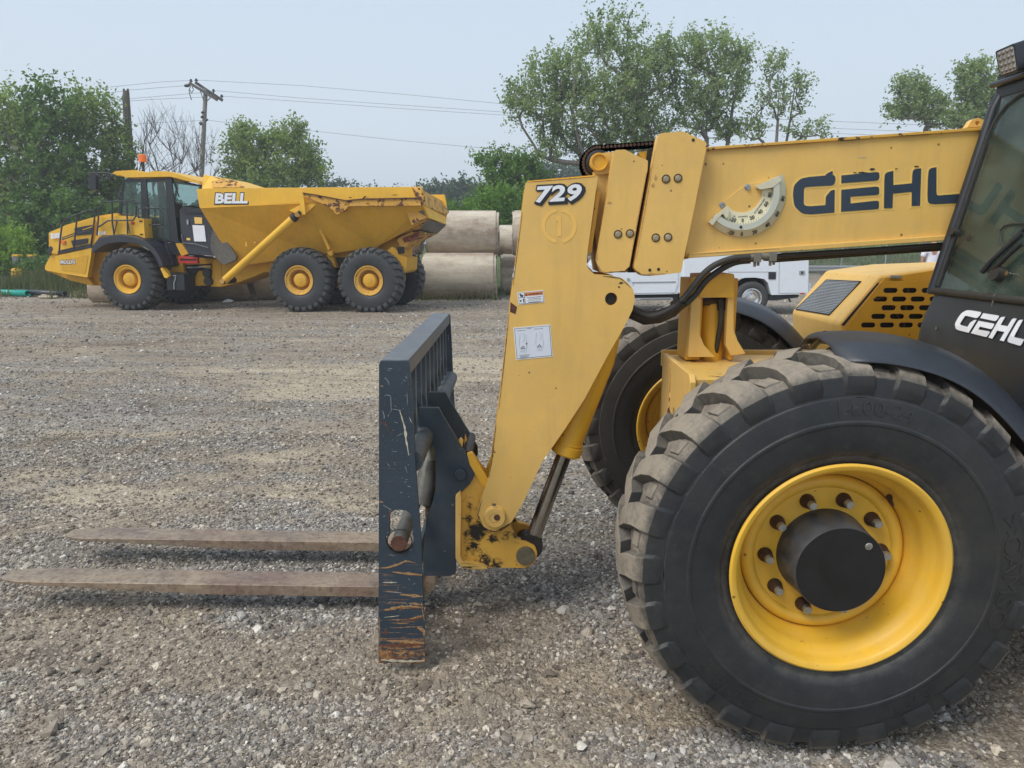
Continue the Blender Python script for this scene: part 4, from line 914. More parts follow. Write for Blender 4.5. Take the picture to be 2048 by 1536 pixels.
for (x, y, wd, s) in ((1049,710,.042,'CONNECTIONS TO BOOM HYDRAULICS'), (1049,712.6,.036,'SHUT OFF ENGINE AND RELIEVE'), (1048,715,.028,'PRESSURE FIRST')):
    O, ex, ey, e = px_frame(x, y, YG-0.0036, 5.0); text_on('label_text', s, M['black_decal'], w1, O, ex, ey, en, 0.0030, wd, offset=0.01)
def inkline(pts, m=M['ink'], wd=0.35):
    for i in range(len(pts)-1):
        a = Vector(pts[i]); b = Vector(pts[i+1]); n = Vector((-(b-a).y, (b-a).x)).normalized()*wd
        decal_poly('drawing_line', [tuple(a+n), tuple(b+n), tuple(b-n), tuple(a-n)], YG-0.0036, m, w1)
for dx, dy in ((0, 0), (33, -3)):
    inkline([(1040+dx,668+dy),(1038+dx,690+dy),(1042+dx,700+dy),(1052+dx,701+dy),(1054+dx,690+dy),(1051+dx,668+dy)])
    inkline([(1046+dx,666+dy),(1049+dx,676+dy),(1047+dx,684+dy)]); inkline([(1042+dx,697+dy),(1046+dx,692+dy),(1050+dx,697+dy),(1042+dx,697+dy)], M['black_decal'], 0.45)
    inkline([(1040+dx,703+dy),(1052+dx,704+dy)])
decal_poly('drawing_arrow', [(1051.5,686),(1055,685.7),(1053.3,691)], YG-0.0036, M['rust'], w1)

# ---- tilt cylinder
YC = YG+0.10
cy = MB(); cy.tube([P(1218,640,YC), P(1200,720,YC), P(1134,890,YC)], 0.060, 28); tcyl = cy.build('tilt_cylinder', M['yellow_deep'], TH, smooth=30)
cy = MB(); A, B = P(1139,882,YC), P(1131,905,YC); cy.tube([A, A.lerp(B,.12), A.lerp(B,.16), A.lerp(B,.26), A.lerp(B,.3), B, B+(B-A)*.12], [.061,.062,.058,.058,.065,.066,.058], 28); cy.build('cylinder_gland', M['yellow_deep'], tcyl)
rd = MB(); rd.tube([P(1130,905,YC), P(1062,1086,YC)], 0.0325, 24); rd.build('piston_rod', M['chrome'], tcyl)
rd = MB(); rd.tube([P(1060,1088,YC)+Vector((0,-.035,0)), P(1060,1088,YC)+Vector((0,.035,0))], 0.055, 20); rd.build('rod_eye', M['greasy'], tcyl)

# ---- quick attach bracket
YQ = YG+0.055
qa = plate('tilt_link', [(916,883),(921,877,2),(926,884),(924,895),(934,925),(961,962),(975,975),(984,1040),(1000,1064),(1020,1050),(1026,1063,8),(1036,1080,8),(1052,1083,10),(1070,1092,12),(1075,1108,14),(1068,1128,14),(1050,1136,8),(975,1135),(940,1139),(921,1130,8),(914,1112),(914,990),(922,985)], YQ, 0.03, M['link'], TH, bevel=0.003)
qa['label'] = 'scuffed yellow tilt link with black grease marks'
plate('link_flange', [(911,992),(921,983),(923,1000),(921,1112),(926,1124,6),(965,1132),(975,1138),(960,1140),(922,1135,8),(911,1118,6)], YQ-0.03, 0.06, M['yellow'], qa, bevel=0.003)
q = P(1051,1110,YQ); bs = MB(); bs.lathe([(0.040,0.02),(0.040,-0.018),(0.038,-0.021),(0.005,-0.021),(0.004,-0.018),(0,-0.018)], c=q, n=36); bs.build('link_pin', M['pin'], qa)
g2 = plate('tilt_link', [(924,895),(934,925),(961,962),(975,975),(984,1040),(1026,1063,8),(1036,1080,8),(1052,1083,10),(1070,1092,12),(1075,1108,14),(1068,1128,14),(1050,1136,8),(921,1135,8),(914,1112),(914,990)], YQ, 0.03, M['yellow_worn'], TH, bevel=0.003); g2.location.y += 0.19
lk = MB(); lk.tube([P(1051,1110,YQ), P(1051,1110,YQ)+Vector((0,0.22,0))], 0.038, 20); lk.tube([P(990,1032,YG), P(990,1032,YG)+Vector((0,0.34,0))], 0.038, 20); lk.build('cross_pin', M['greasy'], TH)
plate('link_arm', [(934,908),(944,905,4),(976,958),(973,975),(965,973),(940,930)], YQ-0.012, 0.025, M['yellow_deep'], qa, bevel=0.002)
plate('back_link', [(968,955),(984,905),(988,915),(984,975),(974,985)], YQ+0.16, 0.03, M['yellow_deep'], qa, bevel=0.002)
lk = MB(); lk.tube([P(934,912,YQ+.02), P(934,912,YQ+.02)+Vector((0,0.3,0))], 0.022, 16); lk.build('latch_pin', M['greasy'], qa)
# grease marks on the link
rg = random.Random(3)
def blob_px(cx, cy, rx, ry, n=26, j=0.45):
    return [(cx+rx*cos(2*pi*k/n)*(1-j*rg.random()), cy+ry*sin(2*pi*k/n)*(1-j*rg.random())) for k in range(n)]
# ---- carriage with backrest
YN, YFc = 2.475, 4.15
car = part_empty('carriage', TH, (0, 0, 0)); car.location = (0, 0, 0)
car.matrix_parent_inverse = Matrix.Translation(-Vector(TH.location))
car['label'] = 'blue-black fork carriage with scraped paint'
slot = stadium(0, 0, 1, 1)
def slotpx(cx, cy, hw, hh, n=8):
    out = []
    for k in range(n+1): a = pi*k/n; out.append((cx+hw*cos(a), cy+hh-hw+hw*sin(a)))
    for k in range(n+1): a = pi+pi*k/n; out.append((cx+hw*cos(a), cy-hh+hw+hw*sin(a)))
    return out
endp = [(758,728,3),(762,722,3),(812,722,2),(819,727,2),(826,830),(832,950),(842,1080),(850,1326,2),(757,1326,2)]
keyhole = [(779,1072),(779,1034),(782,1025),(790,1020),(800,1019),(812,1021),(820,1027),(824,1038),(825,1066)]
cen = (799,1079)
kh = keyhole + [(cen[0]+28*cos(radians(a)), cen[1]+26*sin(radians(a))) for a in range(-25, 206, 11)]
e1 = plate('side_plate', endp, YN, 0.020, M['carriage'], car, holes=[kh], bevel=0.002)
def y_shift_copy(o, dy):
    c = o.copy(); COL.objects.link(c); c.parent = o.parent; c.matrix_parent_inverse = o.matrix_parent_inverse.copy(); c.location.y += dy; return c
e2 = y_shift_copy(e1, YFc-YN)
A = P(760,724,YN); B = P(818,724,YN); zc = A.z
# top rail: flat bar turned down at the back
tp = MB(); tp.box((A.x+0.002, YN+0.002, zc-0.004), (B.x-0.001, YFc+0.018, zc+0.008)); tp.box((B.x-0.014, YN+0.021, zc-0.05), (B.x-0.001, YFc-0.001, zc-0.004)); tp.build('top_rail', M['rail_grey'] if 'rail_grey' in M else M['carriage_plain'], car, bevel=0.003)
# upright bars of the backrest
yb = [YN+0.12+i*(YFc-YN-0.22)/9.0 for i in range(10)]
zl = P(900,756,YFc).z
zb0 = 0.86
for y in yb:
    b = MB(); b.box((A.x+0.045, y-0.006, zb0), (B.x-0.018, y+0.006, zc-0.0045)); b.build('backrest_bar', M['carriage_plain'], car, bevel=0.0)
    b = MB(); b.box((B.x-0.018, y-0.006, zb0), (B.x-0.0145, y+0.006, zc-0.0045)); b.build('bar_edge', M['rail_grey'], car)
# cross tube carrying the bars, and lower structure
xt = A.x+0.085
ct = MB(); ct.tube([(-0.365, YN+0.021, 0.85), (-0.365, YFc-0.001, 0.85)], 0.040, 24); ct.build('cross_tube', M['tube_scuffed'], car, smooth=60)
sh = MB()
ps = P(799,1084,YN); sh.tube([(ps.x, YN-0.012, ps.z), (ps.x, YFc+0.03, ps.z)], 0.030, 24); sh.build('fork_shaft', M['shaft'], car, bevel=0.003)
sh = MB(); sh.tube([(ps.x, YN-0.016, ps.z), (ps.x, YN-0.010, ps.z)], 0.0315, 12); sh.build('shaft_end', M['rust'], car, bevel=0.003)
r_ = MB(); r_.lathe([(0.047,0.0),(0.049,-0.003),(0.0445,-0.004),(0.0435,0.0)], c=(ps.x+0.0006, YN, ps.z+0.004), n=40); r_.build('shaft_collar', M['greasy'], car)
bt = MB(); bt.box((A.x+0.012, YN+0.021, 0.10), (A.x+0.030, YFc-0.001, 0.22)); bt.build('lower_rail', M['carriage_plain'], car, bevel=0.003)
bt = MB(); bt.box((A.x+0.050, YN+0.021, 0.965), (A.x+0.066, YFc-0.001, 0.985)); bt.build('mid_rail', M['carriage_plain'], car, bevel=0.002)
# hanger brackets towards the boom
hang = [(838,816),(877,816,3),(888,836),(948,935,6),(949,952,8),(940,968,10),(918,989,6),(913,998),(912,1146,5),(900,1152,3),(846,1152),(846,1110),(852,1040),(866,1002),(871,975),(871,905,8),(866,892,6),(858,886,6),(849,896),(844,930),(838,930)]
Hn = 2.845
hb = plate('hanger_plate', hang, Hn, 0.022, M['carriage_plain'], car, bevel=0.0025)
hb2 = y_shift_copy(hb, 0.31)
q = P(921,948,Hn); bs = MB(); bs.lathe([(0.0255,0.0),(0.0255,-0.014),(0.022,-0.017),(0.0,-0.017)], c=q, n=28); bs.build('hanger_bolt', M['carriage_plain'], car)
pb = P(921,948,Hn); bs = MB(); bs.tube([(pb.x, Hn+.02, pb.z), (pb.x, Hn+.31, pb.z)], 0.022, 16); bs.build('hanger_pin', M['greasy'], car)

# ---- forks
def fork(parent, y0, y1, xtip, xheel, lift=0.03):
    z_top = 0.125; th = 0.050; n = 26; vs = []; fs = []; yc = (y0+y1)/2; hw = (y1-y0)/2
    L = xheel - xtip; st = []
    for i in range(n+1):
        t = i/n; x = xtip + L*t*t if i < 10 else xtip + L*t*t
        u = (x-xtip)
        w_ = hw*min(1.0, 0.30+0.70*sqrt(max(0.0, 1-(1-min(u/0.16, 1))**2)))
        tk = 0.010 + (th-0.010)*min(1, u/0.95)
        zt_ = z_top + lift*(1-u/L)
        st.append((x, w_, zt_, tk))
    # heel and shank as further stations
    path = []
    for (x, w_, zt_, tk) in st: path.append(((x, zt_), (x, zt_-tk), w_))
    hx = xheel; 
    for a in range(0, 91, 15):
        r = radians(a); ci = (hx, z_top+0.045); ro = 0.095; rin = 0.045
        path.append(((ci[0]+rin*sin(r), ci[1]-rin*cos(r)), (ci[0]+ro*sin(r)*0.93, ci[1]-ro*cos(r)), hw))
    zt2 = 0.50
    for k in range(1, 7):
        t = k/6; z = z_top+0.045+(zt2-z_top-0.045)*t
        path.append(((hx+0.045, z), (hx+0.093-0.028*t, z), hw))
    for (i_, o_, w_) in path:
        e = min(0.006, w_*0.3)
        for (q, s) in ((i_, -1), (i_, 1), (o_, 1), (o_, -1)):
            vs.append((q[0], yc+s*w_, q[1]))
    m = len(path)
    for i in range(m-1):
        for q in range(4): fs.append((i*4+q, i*4+(q+1) % 4, (i+1)*4+(q+1) % 4, (i+1)*4+q))
    fs.append((3,2,1,0)); e = (m-1)*4; fs.append((e,e+1,e+2,e+3))
    return mesh_obj('fork', vs, fs, M['fork'], parent, smooth=35, bevel=0.004)
xh = -0.405
fA = fork(car, 2.935, 3.075, -2.31, xh-0.02); fA['label'] = 'rusty fork tine nearer the viewer'
fB = fork(car, 3.41, 3.55, -2.316, xh-0.02); fB['label'] = 'rusty fork tine farther from the viewer'
for yy in (3.005, 3.48):
    ey_ = MB(); ey_.tube([(ps.x+0.055, yy-0.085, 0.555), (ps.x+0.055, yy+0.085, 0.555)], 0.046, 24); ey_.tube([(ps.x+0.055, yy-0.045, 0.555), (ps.x+0.055, yy+0.045, 0.555)], 0.055, 24); ey_.build('fork_eye', M['shaft'], car, smooth=50)
sv = MB(); sv.tube([P(862,905,2.95), P(852,960,2.90), P(842,1010,2.86)], [0.030,0.042,0.036], 20); sv.build('fork_sleeve', M['shaft'], car)
sv = MB(); sv.tube([P(858,880,2.98), P(863,925,2.93)], 0.034, 18); sv.build('fork_sleeve', M['shaft'], car)

# ---- angle indicator on the boom
def g4(x, y): return (1400+x/9.6, 330+y/9.6)
IY = YB-0.004
ind = plate('indicator_base', [g4(*p) for p in ((165,1090),(420,720),(870,380),(1560,210),(1600,330),(1590,620),(1500,850),(1300,1130),(1050,1300),(800,1380),(560,1350),(300,1230))], YB-0.0035, 0.0035, M['yellow'], TH, bevel=0.001)
cx_, cy_ = 800, 505
def arc(r0, r1, a0, a1, n=26, sq=1.0):
    f = lambda r, a: g4(cx_+r*cos(radians(a)), cy_+r*sin(radians(a))*1.02)
    return [f(r1, a0+(a1-a0)*k/n) for k in range(n+1)] + [f(r0, a1+(a0-a1)*k/n) for k in range(n+1)]
plate('dial_face', arc(400, 640, -5, 128), IY-0.004, 0.004, M['ivory_face'], ind)
plate('level_tube', arc(620, 735, -22, 138), IY-0.024, 0.022, M['ivory_tube'], ind, bevel=0.004, seg=3)
wl = MB()
f3 = lambda r, a, Y: P(*g4(cx_+r*cos(radians(a)), cy_+r*sin(radians(a))*1.02), Y)
n = 30
for k in range(n):
    a, b = -22+160*k/n, -22+160*(k+1)/n
    q0 = [P(*g4(cx_+730*cos(radians(z)), cy_+730*sin(radians(z))*1.02), IY-0.022) for z in (a, b)]
    # bevelled outer wall of the scale
    q1 = [P(*g4(cx_+850*cos(radians(z))*1.0, cy_+ (850*sin(radians(z)))*1.03), IY-0.001) for z in (a, b)]
    q2 = [p+Vector((0,0.001,0)) for p in q1]; q3 = [p+Vector((0,0.020,0)) for p in q0]
    wl.add([q0[0], q0[1], q1[1], q1[0]], [(0,1,2,3)]); wl.add([q3[0], q3[1], q2[1], q2[0]], [(0,1,2,3)])
wl.build('outer_scale', M['ivory'], ind, smooth=40)
plate('scale_end', [g4(*p) for p in ((1100,395,),(1540,205),(1560,300),(1400,430),(1170,470),(1110,440))], IY-0.026, 0.024, M['ivory'], ind, r=1.5, bevel=0.003)
plate('scale_end', [g4(*p) for p in ((175,1095),(530,785),(575,830),(545,990),(500,1020),(440,930),(330,1040),(240,1160))], IY-0.026, 0.024, M['ivory'], ind, r=1.5, bevel=0.003)
for (x, y) in ((910,425),(425,770)):
    q = P(*g4(x,y), IY); b = MB(); b.lathe([(0.012,0),(0.012,-0.002),(0.0075,-0.0025),(0.0075,-0.009),(0.004,-0.009),(0.004,-0.006),(0,-0.006)], c=q, n=18); b.build('screw', M['steel'], ind)
q = P(*g4(785,1190), IY-0.026); b = MB(); b.lathe([(0.0055,0.001),(0.005,-0.002),(0,-0.004)], c=q, n=14); b.build('indicator_ball', M['greasy'], ind)
for (s, x, y, a) in (('-20',635,1050,-14),('0',820,1062,0),('20',1000,1010,20),('40',1155,900,36),('60',1270,750,56),('80',1340,575,82)):
    O, ex, ey, e = px_frame(*g4(x,y), IY-0.0055, a); text_on('dial_number', s, M['black_decal'], ind, O, ex, ey, en, 0.0145, 0.0145*(0.62 if len(s)==1 else 1.35 if len(s)==2 else 1.75), offset=0.03)
for (s, x, y, a) in (('-20',540,1300,-15),('0',800,1325,0),('20',1075,1255,18),('40',1310,1090,38),('60',1480,870,58),('80',1575,600,80)):
    ra = radians(90-a)
    q0 = P(*g4(cx_+738*cos(ra), cy_+738*sin(ra)*1.02), IY-0.0225); q1 = P(*g4(cx_+850*cos(ra), cy_+850*sin(ra)*1.03), IY-0.001)
    O, ex, _, e = px_frame(*g4(x,y), IY, a); up = (q0-q1).normalized(); nn = ex.cross(up)
    if nn.y > 0: nn = -nn
    text_on('scale_number', s, M['black_decal'], ind, q0.lerp(q1, 0.55)+nn*0.0012, ex, up, nn, 0.021, 0.0150*(0.62 if len(s)==1 else 1.35 if len(s)==2 else 1.75), offset=0.03, shear=0.15)
for k in range(27):
    a = -4+132*k/26; dl = 26 if k % 2 else 36
    p0 = g4(cx_+(622)*cos(radians(a)), cy_+622*sin(radians(a))*1.02); p1 = g4(cx_+(622-dl)*cos(radians(a)), cy_+(622-dl)*sin(radians(a))*1.02)
    u = Vector((p1[0]-p0[0], p1[1]-p0[1])).normalized(); nn = Vector((-u.y, u.x))*0.3
    decal_poly('tick_mark', [(p0[0]+nn.x,p0[1]+nn.y),(p1[0]+nn.x,p1[1]+nn.y),(p1[0]-nn.x,p1[1]-nn.y),(p0[0]-nn.x,p0[1]-nn.y)], IY-0.0054, M['black_decal'], ind)
O, ex, ey, e = px_frame(*g4(825,988), IY-0.0055, 4); text_on('dial_text', 'DEGREES', M['black_decal'], ind, O, ex, ey, en, 0.0042, 0.037, offset=0.02)
O, ex, ey, e = px_frame(*g4(1145,790), IY-0.0055, 55); text_on('dial_text', 'BOOM ANGLE FEET', M['black_decal'], ind, O, ex, ey, en, 0.0048, 0.066, offset=0.03)
for (x, y) in ((660,985),(1232,575)):
    q = P(*g4(x,y), IY-0.0045); b = MB(); b.lathe([(0.004,0),(0.0035,-0.0015),(0,-0.0015)], c=q, n=10); b.build('screw', M['steel'], ind)

# ---- block letter logo (outlines in a strip 1 wide)
def z6(x, y): return (x, y)
LOGO = [
 [(875,398,0),(890,404,12),(893,430,16),(884,456,12),(868,463,0),(737,470,46),(699,474,40),(697,586,42),(738,590,0),(831,583,0),(834,530,30),(866,492,22),(888,489,0),(886,629,0),(740,640,0),(690,636,60),(640,590,60),(632,520,50),(638,460,60),(680,420,60),(730,410,0)],
 [(832,404,0),(836,392,14),(874,372,0),(876,396,0)],
 [(929,401,0),(1132,381,0),(1160,380,22),(1162,408,20),(1156,430,18),(1135,434,0),(929,449,0)],
 [(929,489,0),(1130,470,0),(1160,470,22),(1160,518,24),(1138,521,0),(984,532,0),(985,573,0),(1130,557,0),(1160,556,24),(1158,606,22),(1135,609,0),(927,624,0)],
 [(1190,603,0),(1193,425,0),(1197,385,30),(1247,372,0),(1247,460,0),(1362,449,0),(1364,400,0),(1370,362,30),(1418,357,0),(1411,586,0),(1360,589,0),(1361,501,0),(1245,513,0),(1242,601,0)],
 [(1460,420,0),(1466,358,36),(1512,350,0),(1511,500,0),(1514,524,16),(1536,523,0),(1650,514,0),(1672,514,22),(1668,568,20),(1650,570,0),(1500,578,0),(1460,572,50),(1457,520,20)],
]
def logo_uv(x, y):
    return (x-632)/1040.0, ((649-0.0827*(x-635)) - y)/228.0
# on the boom
def logo_boom():
    for k, g in enumerate(LOGO):
        pts = fillet([(x, y, r) for x, y, r in g], 0, 6)
        o2 = offset_poly(pts, 11 if k != 1 else 7)
        for nm, pl_, m_, dy in (('letter_border', o2, M['yellow_decal'], 0.0012), ('letter', pts, M['navy_decal'], 0.0030)):
            outer = [P(1380+x/3.066, 220+y/3.066, YB-dy) for x, y in pl_]
            v, f = extrude_loops([outer], Vector((0, 0.0012 if nm == 'letter_border' else 0.0016, 0))); mesh_obj(nm, v, f, m_, bo, smooth=0)
    O, ex, ey, e = px_frame(1380+1652/3.066, 220+543/3.066, YB-0.0036, 5); text_on('registered_mark', '\u00ae', M['white'], bo, O, ex, ey, en, 0.012)
logo_boom()
for (x, y, rx, ry) in ((1725,345,14,2),(1745,338,8,3),(1833,333,7,1.5),(1793,337,4,1),(1710,345,5,1)):
    decal_poly('paint_chip', blob_px(x, y, rx, ry, 16, 0.6), YB-0.0035, M['black_decal'], bo)
# scuffs and run marks at plate edges
for (x, y, rx, ry, yy, mm) in ((1416,300,3,6,YB-.062,'rust'),(1414,292,4,3,YB-.062,'greasy'),(1242,566,7,3,YG-.0014,'greasy'),(1238,574,2.5,3,YG-.0014,'rust'),(1219,405,7,4,YB-.0462,'rust_soft'),(1311,355,4,7,YB-.0612,'rust_soft'),(1306,370,5,6,YB-.0612,'rust_soft')):
    decal_poly('rust_spot', blob_px(x, y, rx, ry, 14, 0.7), yy, M[mm], TH)

# ---- scrapes and rust on the near side plate, edge by edge as seen
rs = random.Random(21)
def scrape(pts, w, m, name='scrape', Y=None, parent=None):
    up = []; dn = []; L = []
    for i in range(len(pts)-1):
        a = Vector(pts[i]); b = Vector(pts[i+1]); n = max(2, int((b-a).length/5))
        for k in range(n + (1 if i == len(pts)-2 else 0)): L.append(a.lerp(b, k/n))
    for i, p in enumerate(L):
        d = (L[min(i+1, len(L)-1)]-L[max(i-1, 0)]).normalized(); nn = Vector((-d.y, d.x)); t = i/(len(L)-1)
        ww = w*(0.25+0.75*sin(pi*min(max(t, .05), .95)))*(0.55+0.9*rs.random())
        up.append(tuple(p+nn*ww)); dn.append(tuple(p-nn*ww*(0.5+rs.random())))
    decal_poly(name, up+dn[::-1], (YN if Y is None else Y)-0.0008-rs.random()*0.0006, m, parent or e1)
M['scratch_cream'] = simple('bare_primer_scratch', (0.50, 0.46, 0.34), 0.6, var=0.3, vs=80)
M['scratch_grey'] = simple('grey_scratch', (0.26, 0.29, 0.30), 0.6, var=0.3, vs=80)
M['scratch_rust'] = simple('rusty_scrape', (0.33, 0.19, 0.085), 0.85, var=0.6, vs=160, bstr=0.4)
M['scratch_dark'] = simple('dark_rust_scrape', (0.13, 0.05, 0.025), 0.85, var=0.5, vs=160, bstr=0.4)
C3 = lambda *a: [(720+x/3.84, 600+y/3.84) for x, y in a]; C4 = lambda *a: [(720+x/3.84, 950+y/3.84) for x, y in a]
for pts, w, m in ((C3((303,845),(345,980),(352,1060),(375,1195)),1.9,'scratch_cream'), (C3((185,740),(205,728),(235,738),(240,850),(212,893)),.55,'scratch_grey'), (C3((188,598),(210,615),(228,652)),.6,'scratch_grey'),
    (C3((172,850),(186,885),(184,912)),.8,'scratch_grey'), (C3((162,938),(195,945),(244,1045)),.9,'scratch_dark'), (C3((245,838),(318,848)),.7,'scratch_grey'), (C3((158,660),(178,664)),1.2,'scratch_rust'),
    (C3((215,525),(250,530)),.4,'scratch_grey'), (C3((330,610),(352,628)),.5,'scratch_grey'), (C3((285,1045),(330,1022)),.4,'scratch_grey'), (C3((378,900),(402,950)),.6,'scratch_cream'), (C3((345,1275),(365,1330)),.4,'scratch_grey'),
    (C4((145,206),(180,210)),1.4,'scratch_rust'), (C4((178,232),(248,272)),.6,'scratch_grey'), (C4((140,716),(205,712),(290,690),(350,660),(425,676)),1.7,'scratch_rust'), (C4((250,745),(350,757),(478,768)),2.2,'scratch_rust'),
    (C4((300,750),(478,778)),.9,'scratch_dark'), (C4((175,826),(282,826)),1.0,'scratch_cream'), (C4((310,918),(400,926),(484,934)),2.6,'scratch_rust'), (C4((200,895),(320,905)),.5,'scratch_grey'), (C4((380,985),(486,996)),1.6,'scratch_rust'),
    (C4((190,1038),(270,1022),(370,1014),(486,1016)),3.4,'scratch_rust'), (C4((260,1030),(360,1018),(484,1026)),1.2,'scratch_dark'), (C4((358,1112),(420,1112),(490,1086)),2.2,'scratch_dark'), (C4((380,1106),(490,1080)),1.0,'scratch_rust'),
    (C4((185,1094),(300,1082)),.5,'scratch_cream'), (C4((440,1170),(492,1200),(492,1240)),2.6,'scratch_rust'), (C4((180,1225),(196,1190),(200,1232)),1.8,'scratch_dark'), (C4((145,1305),(250,1312),(494,1300)),2.6,'scratch_dark'),
    (C4((205,1275),(350,1280),(494,1292)),3.0,'scratch_rust'), (C4((210,1362),(280,1340),(360,1352),(300,1385)),3.6,'scratch_rust'), (C4((236,1275),(248,1360),(298,1442)),1.0,'scratch_dark'), (C4((160,1420),(330,1432),(494,1428)),2.0,'scratch_cream'),
    (C4((150,1090),(152,1300)),.8,'scratch_rust'), (C4((246,262),(225,300),(222,350)),1.3,'scratch_dark'), (C4((470,980),(494,1120)),.9,'scratch_rust')):
    scrape(pts, w, M[m])
for k in range(46):
    x = rs.uniform(764, 828); y = rs.uniform(735, 1290); a = rs.uniform(-.7, .7) + (1.3 if rs.random() < .4 else 0); L = rs.uniform(2, 9)
    scrape([(x, y), (x+L*cos(a), y+L*sin(a))], .35, M['scratch_grey'])

# grime and bare edges on the boom head
for pts, w, m, Y, par in (
    ([(1044.5,425),(1031.8,526),(1026,570)],.55,'rust',YG,gn), ([(1018.5,625),(1007,735),(997.5,819)],.6,'rust',YG,gn), ([(992,850),(985,912),(978,955)],.8,'rust',YG,gn), ([(963.5,1000),(955.5,1030),(966,1052)],.7,'greasy',YG,gn),
    ([(970,1058),(990,1064),(1020,1047)],.9,'greasy',YG,gn), ([(1206,552),(1240,556),(1262,575)],.8,'greasy',YG,gn), ([(1055,364),(1110,360),(1190,353)],.45,'rust',YG,gn), ([(1174,510),(1176,534),(1190,549)],.8,'greasy',YG,gn),
    ([(1194,530),(1200,541),(1210,545.5),(1248,542)],1.3,'rust_soft',YB-.0452,pA), ([(1195,505),(1193,525)],.9,'rust_soft',YB-.0452,pA), ([(1293,345),(1275,440),(1259,532)],.9,'rust_soft',YB-.0452,pA), ([(1206,546),(1249,542.5),(1259,533)],.6,'greasy',YB-.0454,pA),
    ([(1272,540),(1284,549),(1330,547)],1.3,'rust_soft',YB-.0602,pB), ([(1272,520),(1290,420),(1310,300)],.8,'rust_soft',YB-.0602,pB), ([(1414,290),(1400,360),(1392,400)],.6,'rust_soft',YB-.0602,pB), ([(1268,537),(1282,550.5),(1303,551)],.6,'greasy',YB-.0604,pB),
    ([(1416,300),(1520,292.5),(1640,284)],.45,'rust',YB-.0125,bo), ([(1680,282),(1720,279.5)],.6,'greasy',YB-.0125,bo), ([(1800,272),(1870,268)],.6,'greasy',YB-.0125,bo), ([(1380,509),(1460,503),(1560,496.5)],.5,'rust_soft',YB-.0165,bo),
    ([(1716,316),(1728,314),(1733,315)],.6,'scratch_cream',YB,bo)):
    scrape(pts, w, M[m], Y=Y, parent=par)
# ---- near and far front fenders
def fender(Yc, dx, name_label):
    crown = [(0.965,1.345,.055,.15),(1.00,1.362,.058,.20),(1.08,1.366,.062,.215),(1.18,1.358,.072,.22),(1.28,1.338,.085,.22),(1.38,1.305,.11,.215),(1.47,1.255,.14,.21),(1.56,1.180,.16,.205),(1.65,1.080,.17,.20),(1.73,0.955,.17,.195),(1.78,0.83,.16,.19)]
    return crown
def build_fender(Yc, dx=0.0):
    cr = fender(Yc, dx, ''); vs = []; fs = []; ns = 17
    for (x, z, dz, hw) in cr:
        for k in range(ns):
            a = -1 + 2*k/(ns-1); s = abs(a)**2.6
            lip = 0.012 if abs(a) > 0.97 else 0
            vs.append((x+dx+ (0.0), Yc + a*hw, z - dz*s - 0.006*abs(sin(a*5))))
    m = len(cr)
    for i in range(m-1):
        for k in range(ns-1): fs.append((i*ns+k, i*ns+k+1, (i+1)*ns+k+1, (i+1)*ns+k))
    o = mesh_obj('fender', vs, fs, M['black_plastic'], TH, smooth=60)
    s = o.modifiers.new('thickness', 'SOLIDIFY'); s.thickness = 0.010; s.offset = -1
    ss = o.modifiers.new('soft', 'SUBSURF'); ss.levels = 2; ss.render_levels = 2
    return o
F1 = build_fender(2.235); F1['label'] = 'black plastic mudguard over the near front wheel'
F2 = build_fender(3.93, 0.0); F2['label'] = 'black plastic mudguard over the far front wheel'
br = MB(); br.tube([P(1622,702,2.45), P(1628,690,2.4), P(1640,678,2.32), P(1650,668,2.28)], 0.012, 10); br.build('fender_stay', M['black_plastic'], TH)

# ---- cab
CF, CN = 2.84, 2.06        # far and near side of the cab
cab = part_empty('cab', TH, (0, 0, 0)); cab.matrix_parent_inverse = Matrix.Translation(-Vector(TH.location)); cab['label'] = 'charcoal operator cab with green tinted glass'
# side profile of the front (x,z), bottom to top
f0 = P(1829,662,CF); fL = P(1862,582,CF); fT = P(1999,172,CF)
prof = [(f0.x+0.03, 0.62), (f0.x+0.004, 1.05), (f0.x-0.002, f0.z-0.02), (f0.x+0.006, f0.z+0.05), (fL.x, fL.z)]
lean = (fT.x-fL.x)/(fT.z-fL.z)
def front_x(z):
    return fL.x + (z-fL.z)*lean if z > fL.z else float(np.interp(z, [p[1] for p in prof], [p[0] for p in prof]))
zs = [0.62, 0.9, 1.05, 1.15, 1.25, f0.z-0.02, f0.z, f0.z+0.03, f0.z+0.07, fL.z-0.006]
lp = MB(); ys = [(CF-0.0, 0.05), (CF-0.012, 0.02), (CF-0.035, 0.004), (CF-0.06, 0.0), (2.6, 0), (2.4, 0), (2.2, 0), (CN+0.06, 0), (CN+0.035, 0.004), (CN+0.012, 0.02), (CN, 0.05)]
vs = []; fs = []
for z in zs:
    for (y, dxx) in ys: vs.append((front_x(z)+dxx-0.004, y, z))
nn_ = len(ys)
for i in range(len(zs)-1):
    for k in range(nn_-1): fs.append((i*nn_+k, i*nn_+k+1, (i+1)*nn_+k+1, (i+1)*nn_+k))
lpn = mesh_obj('front_panel', vs, fs, M['dark_panel'], cab, smooth=50)
bx = MB(); bx.box((f0.x+0.05, CN, 0.55), (f0.x+1.35, CF, 0.95)); bx.box((f0.x+1.30, CN, 0.95), (f0.x+1.35, CF, 1.50)); bx.box((f0.x+0.06, CF-0.02, 0.95), (f0.x+1.30, CF, 1.42)); bx.box((f0.x+0.06, CN, 0.95), (f0.x+1.30, CN+0.02, 1.42)); bx.build('cab_body', M['dark_panel'], cab, bevel=0.01)
def fp_(y, z, dx=0.0): return Vector((front_x(z)+dx, y, z))
